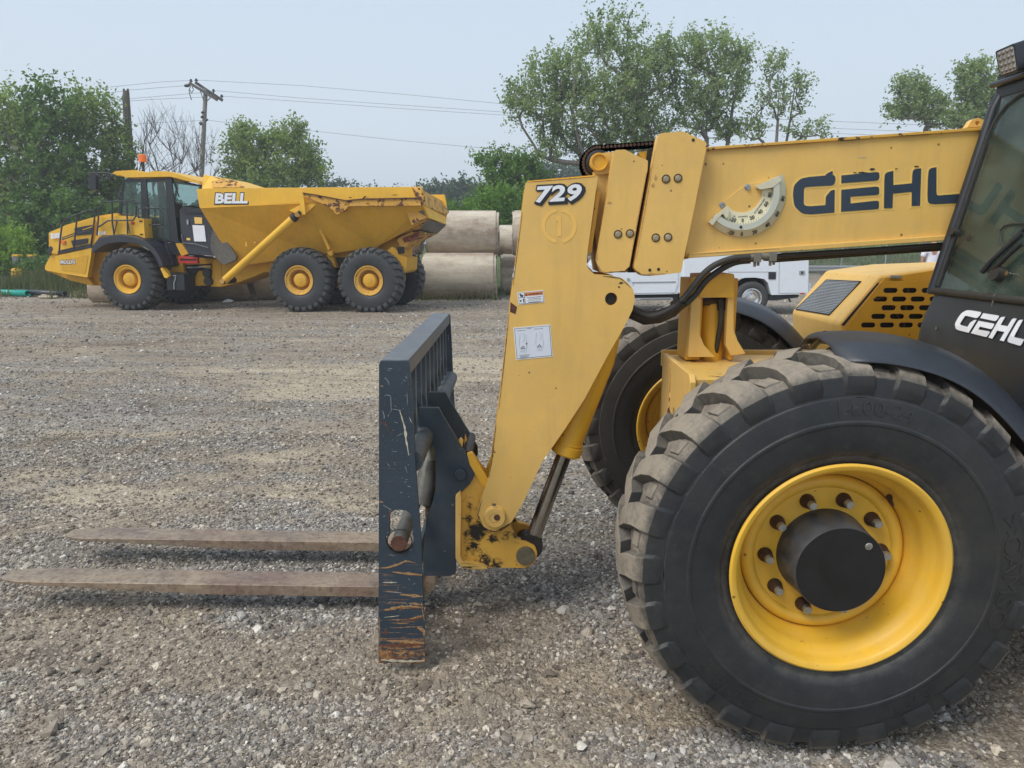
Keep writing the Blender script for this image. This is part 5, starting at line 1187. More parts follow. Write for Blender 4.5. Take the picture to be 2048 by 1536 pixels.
# glass
zg0, zg1 = fL.z+0.012, 2.20
gl = MB(); gl.add([fp_(CF-0.035, zg0), fp_(CN+0.035, zg0), fp_(CN+0.035, zg1), fp_(CF-0.035, zg1), fp_(CF-0.035, zg0, .006), fp_(CN+0.035, zg0, .006), fp_(CN+0.035, zg1, .006), fp_(CF-0.035, zg1, .006)], [(0,1,2,3),(7,6,5,4),(0,4,5,1),(1,5,6,2),(2,6,7,3),(3,7,4,0)])
gl.build('windscreen', M['glass'], cab, smooth=0)
# pillars and seals
for y in (CF-0.012, CN+0.012):
    p = MB(); p.tube([fp_(y, fL.z-0.01), fp_(y, 1.8), fp_(y, 2.13), fp_(y, 2.20, .015)], [0.020,0.020,0.020,0.02], 12); p.build('pillar', M['frame_dark'], cab, smooth=50)
p = MB(); p.hexa([fp_(CF-.02, zg0, -.004), fp_(CF-.050, zg0, -.004), fp_(CF-.050, 2.0, -.004), fp_(CF-.02, 2.0, -.004)], [fp_(CF-.02, zg0, -.001), fp_(CF-.050, zg0, -.001), fp_(CF-.050, 2.0, -.001), fp_(CF-.02, 2.0, -.001)]); 
p.build('glass_edge_band', M['frame_dark'], cab)
p = MB(); p.tube([fp_(CF-.036, zg0+.01, -.004), fp_(CF-.036, 1.8, -.004), fp_(CF-.036, 2.03, -.004), fp_(CF-.05, 2.085, -.004), fp_(CF-.09, 2.13, -.004), fp_(CF-.15, 2.155, -.004), fp_(CN+.1, 2.16, -.004)], 0.0055, 8); p.build('windscreen_seal', M['rubber'], cab)
p = MB(); p.tube([fp_(CF-.004, fL.z+.002, -.006), fp_(CN+.004, fL.z+.002, -.006)], 0.014, 12); p.build('sill_seal', M['rubber'], cab)
# rest of the greenhouse
rx = f0.x+1.33
p = MB()
for y in (CF-0.02, CN+0.02): p.tube([(rx, y, 0.95), (rx-0.05, y, 2.22)], 0.022, 10); p.tube([(f0.x+.75, y, 1.40), (f0.x+.75, y, 2.20)], 0.018, 10)
p.build('rear_pillar', M['frame_dark'], cab)
g = MB(); 
g.add([fp_(CF-.006, zg0, .03), Vector((rx, CF-.006, zg0)), Vector((rx-.05, CF-.006, 2.2)), fp_(CF-.006, 2.2, .02)], [(0,1,2,3)]); g.build('side_window', M['glass'], cab, smooth=0)
g = MB(); g.add([Vector((rx, CN+.02, 1.5)), Vector((rx, CF-.02, 1.5)), Vector((rx-.05, CF-.02, 2.2)), Vector((rx-.05, CN+.02, 2.2))], [(0,1,2,3)]); g.build('rear_window', M['glass'], cab, smooth=0)
xr = front_x(2.2)
r = MB(); r.box((xr-0.012, CN-0.02, 2.215), (rx+0.02, CF+0.004, 2.262)); r.build('roof', M['frame_dark'], cab, bevel=0.015, seg=4)
r = MB(); r.box((xr-0.010, CN, 2.165), (xr+0.05, CF-0.0, 2.214)); r.build('roof_header', M['frame_dark'], cab, bevel=0.006)
r = MB(); r.tube([(xr-0.022, CF+.004, 2.218), (xr-0.026, CN-.02, 2.218)], 0.011, 10); r.tube([(xr-0.012, CF-.06, 2.240), (xr-0.02, CN-.02, 2.262)], 0.012, 10); r.build('roof_rail', M['black_plastic'], cab)
# seat and wheel inside
st = MB(); st.box((f0.x+.62, 2.25, 1.02), (f0.x+1.1, 2.66, 1.16)); st.box((f0.x+1.02, 2.25, 1.16), (f0.x+1.14, 2.66, 1.75)); st.build('seat', M['black_plastic'], cab, bevel=0.04, seg=4)
sw = MB(); c0 = Vector((f0.x+.42, 2.45, 1.56)); pts = []
for k in range(28):
    a = 2*pi*k/28; pts.append(c0 + Vector((0.08*cos(a), 0.19*sin(a), 0.17*cos(a)))) 
sw.tube(pts, 0.013, 8, closed=True); sw.tube([c0, c0+Vector((-.12,0,-.45))], 0.03, 10); sw.build('steering_wheel', M['black_plastic'], cab, smooth=60)
ds = MB(); ds.box((f0.x+.10, 2.2, 1.0), (f0.x+.30, 2.70, 1.40)); ds.build('dashboard', M['black_plastic'], cab, bevel=0.03, seg=3)
# knob, clip and wiper on the windscreen: located by rays on the leaning plane
gn_ = Vector((1, 0, -lean)).normalized(); gp = fp_(2.5, 1.6)
def on_glass(px, py, off=0.0):
    d = ray(px, py); t = (gp-EYE).dot(gn_)/d.dot(gn_); return EYE + d*t - gn_*off
def gtube(name, pts, r, m, n=8, parent=None): 
    b = MB(); b.tube([on_glass(x, y, o) for x, y, o in pts], r, n); return b.build(name, m, parent or cab, smooth=50)
gtube('hinge_knob', [(1914,465,0.0),(1914,465,0.022)], 0.014, M['rubber'], 16)
gtube('hinge_knob', [(1937,476,0.0),(1937,476,0.002)], 0.011, M['frame_dark'], 16)
wp = gtube('wiper_arm', [(1981,548,0.03),(2002,527,0.035),(2026,505,0.035),(2062,470,0.03)], [0.009,0.009,0.008,0.008], M['frame_dark'])
gtube('wiper_blade', [(1980,532,0.012),(2005,508,0.012),(2030,484,0.012),(2070,446,0.012)], 0.008, M['frame_dark'], parent=None)
gtube('wiper_link', [(1988,545,0.02),(2012,535,0.03),(2040,508,0.03),(2062,490,0.03)], 0.008, M['frame_dark'])
gtube('wiper_pivot', [(2004,549,0.0),(2004,549,0.03)], 0.026, M['rubber'], 18)
gtube('washer_jet', [(2024,549,0.0),(2024,549,0.02)], 0.008, M['chrome'], 12)
gtube('washer_hose', [(2012,500,0.006),(2004,480,0.006),(2003,463,0.006),(2012,452,0.006),(2030,448,0.006),(2070,448,0.006)], 0.0035, M['rubber'])
# white logo on the lower panel
def logo_cab():
    # panel plane through the left edge, leaning like the panel top
    c00 = Vector((1907, 655)); 
    def onp(px, py, off=0.0):
        # intersect with the curved front panel: iterate on the height
        d = ray(px, py); x = f0.x
        for _ in range(12):
            p = EYE + d*(x/d.x); x = front_x(p.z)-0.004
        return EYE + d*((x-off)/d.x)
    C = [(1905,652),(2046,688),(2033,633)]     # base left, base right end, top right
    def mp(u, v):
        # parallelogram with slanted sides, verticals of the letters lean right
        x = 1903 + 139*u + 24*v; y = 656.5 + 33.5*u - 37*v - 9*u*v
        return x, y
    for k, g in enumerate(LOGO):
        if k == 1: continue
        pts = fillet([(x, y, r) for x, y, r in g], 0, 5)
        for nm, pl_, m_, off in (('letter_border', offset_poly(pts, 9), M['galv_dark'], 0.0035), ('letter', offset_poly(pts, 3), M['white'], 0.0060)):
            P3 = [onp(*mp(*logo_uv(x, y)), off) for x, y in pl_]
            v, f = extrude_loops([P3], Vector((0.0015, 0, 0))); mesh_obj(nm, v, f, m_, cab, smooth=0)
    q = onp(1990, 607, 0.0); b = MB(); b.tube([q+Vector((-.003,0,0.03)), q+Vector((-.003,0.006,0.0)), q+Vector((-.003,0.012,-0.018))], [0.006,0.004,0.002], 8); b.build('drain_stain', M['mud'], cab)
    q = onp(1874,657,0); b = MB(); b.tube([q+Vector((-.003,0,.006)), q+Vector((-.003,0.0,-.006))], 0.003, 8); b.build('paint_chip', M['mud'], cab)
logo_cab()
# work light on the roof edge
YL = 2.66
wl = part_empty('work_light', TH, (0,0,0)); wl.matrix_parent_inverse = Matrix.Translation(-Vector(TH.location)); wl['label'] = 'square LED work light on the cab roof'
q = [P(1990,103,YL+.03), P(2029,86,YL-.045), P(2037,142,YL-.045), P(2000,155,YL+.03)]
n_ = (q[1]-q[0]).cross(q[3]-q[0]).normalized()
if n_.x > 0: n_ = -n_
def quadgrid(u, v): return q[0].lerp(q[1], u).lerp(q[3].lerp(q[2], u), v)
def rr_quad(inset, off, rad=0.10, n=4):
    pts = []
    for (u, v) in fillet([(inset,inset,rad),(1-inset,inset,rad),(1-inset,1-inset,rad),(inset,1-inset,rad)], 0, n): pts.append(quadgrid(u, v)+n_*off)
    return pts
v, f = extrude_loops([rr_quad(0, 0)], -n_*0.055); mesh_obj('housing', v, f, M['frame_dark'], wl, bevel=0.002)
v, f = extrude_loops([rr_quad(0.07, 0.0015)], -n_*0.001); mesh_obj('lens_plate', v, f, M['led_plate'], wl, smooth=0)
for i in range(4):
    for j in range(4):
        c = quadgrid(0.18+0.213*i, 0.18+0.213*j)+n_*0.002
        b = MB(); b.tube([c, c+n_*0.004], [0.0072,0.0045], 12); b.build('led', M['led_lens'], wl)
for k in range(5):
    b = MB(); a0 = quadgrid(0.96, 0.1+0.2*k)-n_*0.02; b.hexa([quadgrid(.9,.06+.2*k)-n_*.056, quadgrid(1.0,.06+.2*k)-n_*.056, quadgrid(1.0,.12+.2*k)-n_*.056, quadgrid(.9,.12+.2*k)-n_*.056], [quadgrid(.1,.06+.2*k)-n_*.085, quadgrid(1.0,.06+.2*k)-n_*.085, quadgrid(1.0,.12+.2*k)-n_*.085, quadgrid(.1,.12+.2*k)-n_*.085]); b.build('cooling_fin', M['frame_dark'], wl)
lo = quadgrid(0.55, 1.0)-n_*0.03; b = MB(); b.hexa([lo+Vector((-.02,-.03,.006)), lo+Vector((.02,-.03,.006)), lo+Vector((.02,.03,.006)), lo+Vector((-.02,.03,.006))], [Vector((lo.x-.03,lo.y-.035,2.262)), Vector((lo.x+.03,lo.y-.035,2.262)), Vector((lo.x+.03,lo.y+.035,2.262)), Vector((lo.x-.03,lo.y+.035,2.262))]); b.build('mount', M['frame_dark'], wl)

# ---- engine hood on the far side
YH, YHf = 3.58, 4.20
def hp(px, py, far=False):
    p = P(px, py, YH); return Vector((p.x, YHf, p.z)) if far else p
hd = MB()
side = [(1677.5,646),(1758,550.5),(1867,535.6),(2300,520),(2300,720),(1690,760),(1680,700)]
S3 = [hp(*s) for s in side]; F3 = [hp(*s, far=True) for s in side]
nS = len(side)
hd.add(S3+F3, [tuple(range(nS)), tuple(range(2*nS-1, nS-1, -1))] + [(i, i+nS, (i+1) % nS+nS, (i+1) % nS) for i in range(nS)])
hood = hd.build('hood', M['yellow'], TH, bevel=0.02, seg=4); hood['label'] = 'sloped engine hood with mesh grille and slotted side door'
# recess under the overhang, slotted side door
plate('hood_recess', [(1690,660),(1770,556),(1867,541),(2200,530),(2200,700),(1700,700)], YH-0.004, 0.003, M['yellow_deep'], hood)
holes = []
for (x, y) in ((895,408),(1050,408),(1205,408),(1360,408),(812,478),(965,478),(1115,478),(1268,478),(880,548),(1030,548),(1183,548),(797,618),(948,618),(1100,618),(1250,618),(715,688),(867,688),(1020,688),(1170,688)):
    holes.append(stadium(1560+x/4.043, 480+y/4.043, 14.5, 5.2, 6))
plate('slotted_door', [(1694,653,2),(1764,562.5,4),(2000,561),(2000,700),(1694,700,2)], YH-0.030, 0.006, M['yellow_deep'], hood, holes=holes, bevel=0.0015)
dd = MB(); a = P(1700,700,YH-.008); b = P(1990,566,YH-.008); plate('door_interior', [(1712,652),(1770,570),(1990,568),(1990,698),(1712,698)], YH-0.007, 0.003, M['dark_void'], hood)
dg = MB(); dg.tube([P(1802,700,YH-.015), P(1817,570,YH-.015)], 0.006, 8); dg.tube([P(1742,600,YH-.015), P(1775,594,YH-.015), P(1800,640,YH-.015)], 0.005, 8); dg.tube([P(1730,690,YH-.015), P(1860,640,YH-.015)], 0.005, 8); dg.build('engine_pipe', M['rust_chain'], hood)
hg = MB(); a = P(1780,553,YH-.012); hg.box((a.x, YH-.02, a.z-.008), (a.x+.055, YH-.006, a.z+.006)); hg.build('hinge', M['galv'], hood, bevel=0.001)
# grille mesh on the slope
g0, g1, g2_, g3 = [(1654,561),(1722,564.5),(1660,630),(1593,619)], 0, 0, 0
A0 = hp(1677.5,646); A1 = hp(1758,550.5); ns_ = (A1-A0).cross(Vector((0,1,0))).normalized()
if ns_.x > 0: ns_ = -ns_
def on_slope(px, py, off=0.0):
    d = ray(px, py); t = (A0-EYE).dot(ns_)/d.dot(ns_); return EYE + d*t + ns_*off
G = [on_slope(*p) for p in g0]
v, f = extrude_loops([[p+ns_*0.0015 for p in G]], -ns_*0.001); mesh_obj('grille_backing', v, f, M['grille_back'], hood, smooth=0)
gm_ = MB(); 
def gl_(u, v): return G[0].lerp(G[1], u).lerp(G[3].lerp(G[2], u), v)+ns_*0.004
for k in range(22):
    v = (k+0.5)/22; a, b = gl_(0, v), gl_(1, v); d = (G[3]-G[0]).normalized()*0.0021
    gm_.hexa([a-d, b-d, b+d, a+d], [a-d+ns_*.002, b-d+ns_*.002, b+d+ns_*.002, a+d+ns_*.002])
for k in range(22):
    u = (k+0.5)/22; a, b = gl_(u, 0), gl_(u, 1); d = (G[1]-G[0]).normalized()*0.0021
    gm_.hexa([a-d-ns_*.001, a+d-ns_*.001, b+d-ns_*.001, b-d-ns_*.001], [a-d+ns_*.001, a+d+ns_*.001, b+d+ns_*.001, b-d+ns_*.001])
gmo = gm_.build('grille_mesh', M['galv'], hood, smooth=0); gmo['kind'] = 'stuff'
plate('door_gap', [(1683,650),(1755,566),(1759,566),(1688,652)], YH-0.0335, 0.003, M['greasy'], hood)
fr_ = MB(); fr_.tube([gl_(0,0), gl_(1,0), gl_(1,1), gl_(0,1)], 0.005, 6, closed=True); fr_.build('grille_frame', M['black_plastic'], hood)
# rest of the chassis (outside the picture to the right)
rest = MB(); rest.box((2.4, 3.5, 0.6), (3.2, 4.15, 1.10)); rest.box((4.1, 2.5, 0.75), (4.6, 3.7, 1.30)); rest.build('counterweight', M['yellow'], TH, bevel=0.03, seg=3)
# ================================================================== ARTICULATED DUMP TRUCK
YAW = radians(6.0); TU = Vector((cos(YAW), -sin(YAW), 0)); TN = Vector((sin(YAW), cos(YAW), 0))
TA = Vector((-9.46, 17.45, 0.0))
BT = thing('dump_truck', tuple(TA + TU*3.5 + TN*1.4), 'yellow six-wheeled articulated dump truck standing before the concrete pipes', 'dump truck')
def TP(px, py, d=0.0):                      # point seen at a pixel on the truck's side plane, d metres inwards
    r = ray(px, py); A = TA + TN*d; return EYE + r*((A-EYE).dot(TN)/r.dot(TN))
def TL(u, d, z): return TA + TU*u + TN*d + Vector((0,0,z))
def uz(px, py, d=0.0): q = TP(px, py, d)-TA; return q.dot(TU), q.z
def tplate(name, pts, d, t, m, parent=BT, holes=(), r=0, bevel=0.012, smooth=30, seg=2):
    outer = [TP(x, y, d) for x, y in fillet(pts, r, 3)]; hs = [[TP(x, y, d) for x, y in h] for h in holes]
    v, f = extrude_loops([outer]+hs, TN*t); return mesh_obj(name, v, f, m, parent, smooth, bevel, seg)
def z1(x, y): return (60+x/4.096, 300+y/4.096)
def z2(x, y): return (500+x/3.657, 340+y/3.657)
Z1 = lambda *a: [z1(*p[:2])+tuple(q/4.096 for q in p[2:]) for p in a]
Z2 = lambda *a: [z2(*p[:2])+tuple(q/3.657 for q in p[2:]) for p in a]
HY, HYD, HW = M['haul_yellow'], M['haul_yellow_dusty'], M['haul_worn']
# hood, seen side with louvres
hood_b = tplate('hood', Z1((155,675,20),(310,610,30),(560,540,20),(700,517,10),(722,530,8),(722,700),(560,735),(505,800),(225,850),(155,845)), 0.45, 1.9, HY, bevel=0.05, seg=3)
tplate('hood_side', Z1((245,650),(305,612,20),(520,560,8),(535,600),(505,765),(240,822)), 0.415, 0.03, HY, hood_b, bevel=0.01)
tplate('louvre', Z1((362,640,6),(510,612,6),(505,690),(372,700,6)), 0.40, 0.01, M['black_plastic'], hood_b, bevel=0)
tplate('louvre', Z1((335,742,8),(478,722,8),(470,765,6),(350,790,10)), 0.40, 0.01, M['black_plastic'], hood_b, bevel=0)
tplate('louvre_blade', Z1((430,650),(508,625),(508,632),(430,657)), 0.39, 0.01, HY, hood_b, bevel=0)
tplate('hood_trim', Z1((225,830),(500,768),(505,800),(228,852)), 0.39, 0.03, M['black_plastic'], hood_b, bevel=0)
tplate('nose', Z1((125,945,20),(160,880,20),(200,800,20),(155,780,8),(153,678,8),(225,655),(245,700),(232,850),(205,870),(210,1003),(120,982,12)), 0.5, 1.8, HY, bevel=0.05, seg=3)
bp = tplate('front_bumper', Z1((205,868,8),(505,803,6),(500,870),(470,1045,6),(210,1003,6)), 0.36, 0.14, HY, bevel=0.02)
tplate('bumper_groove', Z1((262,905,6),(478,860,6),(452,1012,6),(262,985,6)), 0.352, 0.004, HYD, bp, bevel=0)
tplate('belly', Z1((125,985),(210,1003),(475,1045),(525,1110),(505,1112),(330,1070)), 0.6, 1.6, HYD, bevel=0.03)
tplate('headlight', Z1((150,795,14),(178,785,14),(186,815,12),(165,850,14),(147,868,10)), 0.44, 0.2, M['black_plastic'], bevel=0.02)
tplate('side_lamp', Z1((250,740,8),(285,740,8),(285,768,8),(250,768,8)), 0.38, 0.03, M['orange_lens'], hood_b, bevel=0.005)
# cowl panel behind the hood
cw = tplate('cowl', Z1((570,560,10),(720,538,20),(800,540,20),(850,560),(930,563,6),(942,722),(880,700),(760,690),(600,700),(555,720)), 0.25, 0.5, HY, bevel=0.03)
tplate('tail_lamp', Z1((828,586,9),(852,586,9),(854,612,9),(830,614,9)), 0.235, 0.02, M['red_lens'], cw, bevel=0)
tplate('panel_slot', Z1((895,577),(922,577),(922,590),(895,590)), 0.243, 0.01, M['rust'], cw, bevel=0)
tplate('panel_slot', Z1((900,685),(925,685),(925,698),(900,698)), 0.243, 0.01, M['rust'], cw, bevel=0)
# wheel arch
arch_o = [(503,835),(508,790),(560,720),(640,700),(760,693),(880,716),(960,755),(1020,810),(1065,880),(1092,945)]
arch_i = [(1062,965),(1030,890),(985,830),(930,790),(860,765),(760,755),(650,765),(590,790),(545,820),(512,842)]
tplate('wheel_arch', Z1(*arch_o, *arch_i), 0.0, 0.75, M['black_plastic'], bevel=0.02)
tplate('arch_bracket', Z1((1066,970),(1085,960),(1140,1030),(1120,1052),(1098,1045)), 0.10, 0.15, HY, bevel=0.01)
tplate('inner_arch', Z1((505,860),(560,800),(760,770),(900,790),(990,860),(1060,980),(1060,1120),(500,1110),(480,1050)), 0.78, 0.1, HYD, bevel=0)
# cab
cb = part_empty('cab', BT, (0,0,0)); cb.matrix_parent_inverse = Matrix.Translation(-Vector(BT.location))
cabout = Z1((755,232),(1160,224),(1415,290),(1425,480),(1260,470),(1240,700),(1238,765),(960,745),(935,560),(850,560),(720,530))
tplate('cab_shell', Z1((760,240),(1150,232),(1160,750),(960,738),(940,560),(725,525)), 0.55, 0.03, M['frame_dark'], cb, holes=[[z1(*p) for p in ((772,262),(905,262),(915,555),(850,552),(745,520))], [z1(*p) for p in ((955,262),(1105,255),(1140,640),(1140,735),(965,725),(950,560))]], bevel=0)
tplate('window_pane', Z1((765,255),(910,255),(920,560),(740,525)), 0.562, 0.01, M['haul_glass'], cb, bevel=0, smooth=0)
tplate('door_window', Z1((950,255),(1110,250),(1145,740),(960,735)), 0.562, 0.01, M['haul_glass'], cb, bevel=0, smooth=0)
tplate('door_frame', Z1((917,240),(950,240),(985,730),(950,722),(935,560),(925,400)), 0.53, 0.04, M['frame_dark'], cb, bevel=0.005)
tplate('door_frame', Z1((1110,232),(1158,228),(1215,745),(1238,765),(1150,752),(1130,500)), 0.53, 0.04, M['frame_dark'], cb, bevel=0.005)
tplate('rear_window', Z1((1165,245),(1410,298),(1430,470),(1200,440),(1175,400)), 0.60, 0.02, M['haul_glass'], cb, bevel=0, smooth=0)
tplate('rear_pillar', Z1((1160,228),(1168,228),(1220,380),(1215,385)), 0.58, 0.03, M['frame_dark'], cb, bevel=0)
tplate('cab_far_side', Z1((760,240),(1150,232),(1410,290),(1430,470),(1240,760),(960,738),(720,525)), 1.95, 0.03, M['frame_dark'], cb, holes=[[z1(*p) for p in ((772,270),(1040,262),(1060,555),(850,552),(745,520))], [z1(*p) for p in ((1090,262),(1390,300),(1395,440),(1140,480))]], bevel=0)
tplate('cab_floor', Z1((940,560),(1240,560),(1240,765),(960,745)), 0.66, 1.3, M['frame_dark'], cb, bevel=0)
tplate('driver_seat', Z1((1040,560,6),(1100,540,8),(1130,420,10),(1160,420,10),(1150,640,6),(1040,640,6)), 1.0, 0.5, M['black_plastic'], cb, bevel=0.03)
rf = tplate('cab_roof', Z1((655,205,6),(700,172,12),(860,163,20),(890,178,10),(960,184,8),(1010,172,10),(1135,175,14),(1385,255,10),(1400,282),(1150,218),(900,222),(790,225,10),(745,208)), 0.50, 1.55, HY, cb, bevel=0.03, seg=3)
b = MB(); s0 = TP(*z1(812,470), 0.9); ring = [s0 + TU*(0.19*cos(2*pi*k/20)*0.8) + Vector((0,0,0.19*sin(2*pi*k/20))) + TN*(0.1*cos(2*pi*k/20)) for k in range(20)]; b.tube(ring, 0.018, 6, closed=True); b.build('steering_wheel', M['frame_dark'], cb)
# handrails
def rail(pts, d, r=0.020, m=None, name='handrail', parent=BT):
    b = MB(); b.tube([TP(*z1(x, y), d) for x, y in pts], r, 6); return b.build(name, m or M['black_plastic'], parent)
rail([(238,850),(250,700),(262,620),(285,575),(300,560),(490,492),(520,495),(532,520),(520,640),(500,770)], 0.25)
rail([(355,830),(370,700),(388,520)], 0.25); rail([(262,735),(505,650)], 0.25, 0.014); rail([(262,720),(370,680)], 0.25, 0.012)
rail([(548,700),(560,560),(560,480),(615,425),(835,418),(870,460),(868,540),(845,575),(640,578),(555,635)], 0.18)
rail([(690,695),(675,600),(672,430)], 0.18); rail([(800,690),(798,580),(790,420)], 0.18); rail([(690,690),(715,575)], 0.18, 0.014); rail([(820,690),(800,580)], 0.18, .014)
rail([(890,560),(885,490),(900,478),(1060,475),(1085,500),(1090,600),(1075,612),(960,615)], 0.45, 0.013); rail([(1022,478),(1025,612)], 0.45, 0.012)
rail([(1010,770),(1022,640),(1060,630),(1085,660),(1120,800),(1170,930),(1160,965),(1130,985)], 0.40, 0.014)
# mirror and beacon
rail([(700,205),(640,190),(520,185),(470,195),(455,230),(455,290)], 0.35, 0.018, name='mirror_arm'); rail([(530,190),(610,240),(640,235)], 0.4, 0.014, name='mirror_arm')
tplate('mirror', Z1((480,215,12),(500,195,12),(535,200,12),(540,325,14),(500,338,14),(478,300,10)), 0.10, 0.10, M['frame_dark'], bevel=0.02)
tplate('mirror', Z1((630,190,10),(655,190,10),(665,245,10),(635,250,10)), 0.7, 0.10, M['frame_dark'], bevel=0.02)
c = TP(*z1(921,75), 1.2); b = MB(); b.lathe([(0.0,0.11),(0.08,0.11),(0.095,0.09),(0.095,-0.07),(0.0,-0.07)], c=c, n=16, axis='Z'); bc = b.build('beacon', M['orange_lens'], BT)
b = MB(); b.tube([c+Vector((0,0,-.07)), c+Vector((0,0,-.30))], 0.035, 8); b.build('beacon_post', M['black_plastic'], bc)
# black box behind the cab
ub = tplate('cooler_box', Z1((1225,492,10),(1250,465,10),(1425,485,10),(1450,520),(1505,600),(1525,870),(1300,852,10),(1258,760),(1235,660)), 0.30, 1.2, M['black_plastic'], bevel=0.03)
tplate('box_lid', Z1((1228,500,8),(1245,466,8),(1400,480,8),(1440,515),(1330,520),(1255,515)), 0.27, 0.05, M['tarnish'] if 'tarnish' in M else M['frame_dark'], ub, bevel=0.01)
tplate('box_label', Z1((1330,615),(1427,618),(1442,750),(1345,748)), 0.285, 0.01, M['white'], ub, bevel=0)
tplate('box_label', Z1((1345,550),(1408,553),(1410,605),(1350,603)), 0.285, 0.01, M['yellow_decal'], ub, bevel=0)
tplate('box_label', Z1((1283,720),(1312,722),(1312,740),(1283,738)), 0.285, 0.01, M['yellow_decal'], ub, bevel=0)
tplate('box_handle', Z1((1283,570,4),(1295,570,4),(1298,610,4),(1285,610,4)), 0.27, 0.02, M['galv'], ub, bevel=0)
rail([(1240,690),(1255,760),(1350,770),(1460,800)], 0.27, 0.012, M['galv_dark'], 'box_pipe', ub)
# chassis
tplate('cab_underside', Z1((1040,760),(1240,765),(1260,860),(1060,860)), 0.6, 1.2, M['frame_dark'], bevel=0.02)
tplate('step_arm', Z1((1190,765),(1240,765),(1300,850),(1240,872)), 0.50, 0.10, HYD, bevel=0.01)
tplate('front_frame', Z1((1045,812),(1190,830),(1245,880),(1262,1010),(1272,1110),(1130,1110),(1120,1010),(1080,950)), 0.70, 1.1, HYD, bevel=0.02)
tplate('hitch', Z1((1245,880),(1500,890),(1500,1000),(1480,1110),(1290,1115),(1262,1010)), 0.85, 0.8, HYD, bevel=0.02)
tplate('hitch_recess', Z1((1270,945),(1480,930),(1470,985),(1370,990),(1340,1040),(1290,1010)), 0.80, 0.1, M['dark_void'], bevel=0)
tplate('hitch_rib', Z1((1380,950),(1480,945),(1480,962),(1385,968)), 0.74, 0.08, HYD, bevel=0.01)
for (x, y) in ((1450,1010),(1460,1075)):
    c = TP(*z1(x, y), 0.72); b = MB(); b.lathe([(0.0,-0.04),(0.10,-0.04),(0.11,-.02),(0.11,0.1),(0.0,0.1)], c=c, n=18); b.build('hitch_pin', M['greasy'], BT)
tplate('hitch_flange', Z1((1500,890),(1560,885),(1570,1120),(1480,1120)), 0.78, 0.12, HYD, bevel=0.01)
rail([(1300,870),(1420,875),(1500,880)], 0.5, 0.03, M['frame_dark'], 'hose_bundle'); rail([(1290,965),(1400,960),(1480,970)], 0.7, 0.02, M['galv_dark'], 'steering_rod')
tplate('red_link', Z1((1215,868),(1372,878),(1372,930),(1215,928)), 0.40, 0.10, M['red'], bevel=0.01)
tplate('red_link_slot', Z1((1230,888),(1360,895),(1360,905),(1230,903)), 0.39, 0.012, M['dark_void'], bevel=0)
bb = tplate('battery_box', Z1((1117,1005,6),(1262,1020,6),(1268,1150,6),(1120,1148,6)), 0.20, 0.5, M['frame_dark'], bevel=0.02)
rail([(1175,1030),(1195,1030),(1190,1060),(1180,1090),(1182,1140)], 0.18, 0.016, M['galv'], 'box_strap', bb)
# rear frame
tplate('rear_frame', Z1((1500,920),(1650,880),(1960,865),(2048,880),(2048,1010),(1925,1000),(1830,1040),(1720,1080),(1600,1112),(1560,1125),(1490,1100)), 0.80, 1.2, HYD, bevel=0.02)
tplate('rear_frame', Z2((0,640),(400,600),(900,590),(1060,500),(1110,530),(1110,640),(1150,640),(1145,740),(1120,760),(1060,690),(620,720),(100,740),(0,790)), 0.85, 1.1, HYD, bevel=0.02)
tplate('axle_beam', Z2((270,640),(900,640),(900,800),(270,800)), 0.80, 0.9, M['greasy'], bevel=0.05)
tplate('walking_bracket', Z2((545,610),(600,600),(612,650),(630,715),(605,720),(575,660)), 0.62, 0.2, HYD, bevel=0.02)
tplate('pivot_bracket', Z2((1000,590,12),(1040,560,14),(1070,580),(1090,620),(1150,640,8),(1145,690),(1132,745),(1120,755),(1098,690),(1040,640)), 0.55, 0.15, HYD, bevel=0.02)
tplate('pivot_recess', Z2((1072,565),(1125,560),(1130,610),(1085,615)), 0.53, 0.03, M['dark_void'], bevel=0)
tplate('tail_bracket', Z2((1075,500),(1180,450),(1290,462),(1240,490),(1180,520),(1140,570),(1100,560),(1080,540)), 0.60, 1.2, HW, bevel=0.02)
tplate('tail_bracket', Z2((1110,500),(1230,455),(1240,485),(1180,520),(1130,530)), 0.55, 0.06, M['red_worn'], bevel=0)
# mud flap of sheet rubber hanging from the body front
tplate('rock_guard', Z1((1490,620),(1510,598),(1695,872),(1685,905),(1600,940),(1572,935),(1508,870),(1480,820),(1478,650)), 0.30, 0.06, M['mud'], bevel=0.01)
# ---- dump body
UZ = lambda p, d: uz(p[0], p[1], d)
WB = 2.75
def body_poly(ring):                          # ring: list of (px, py, d_near); mirrored to the far side
    near = []; far = []
    for (x, y, d) in ring:
        u, z = uz(x, y, d); near.append(TL(u, d, z)); far.append(TL(u, WB-d, z))
    return near, far
db = part_empty('dump_body', BT, (0,0,0)); db.matrix_parent_inverse = Matrix.Translation(-Vector(BT.location)); db['label'] = 'long yellow tipping body with battered rear'
top = [(393,378.5),(410,376.5),(598,376),(842,373.5)]; bandb = [(399,415),(410,413),(606,405),(849,408)]
floor = [(430,445),(474,515),(620,517),(754,492),(853,438)]
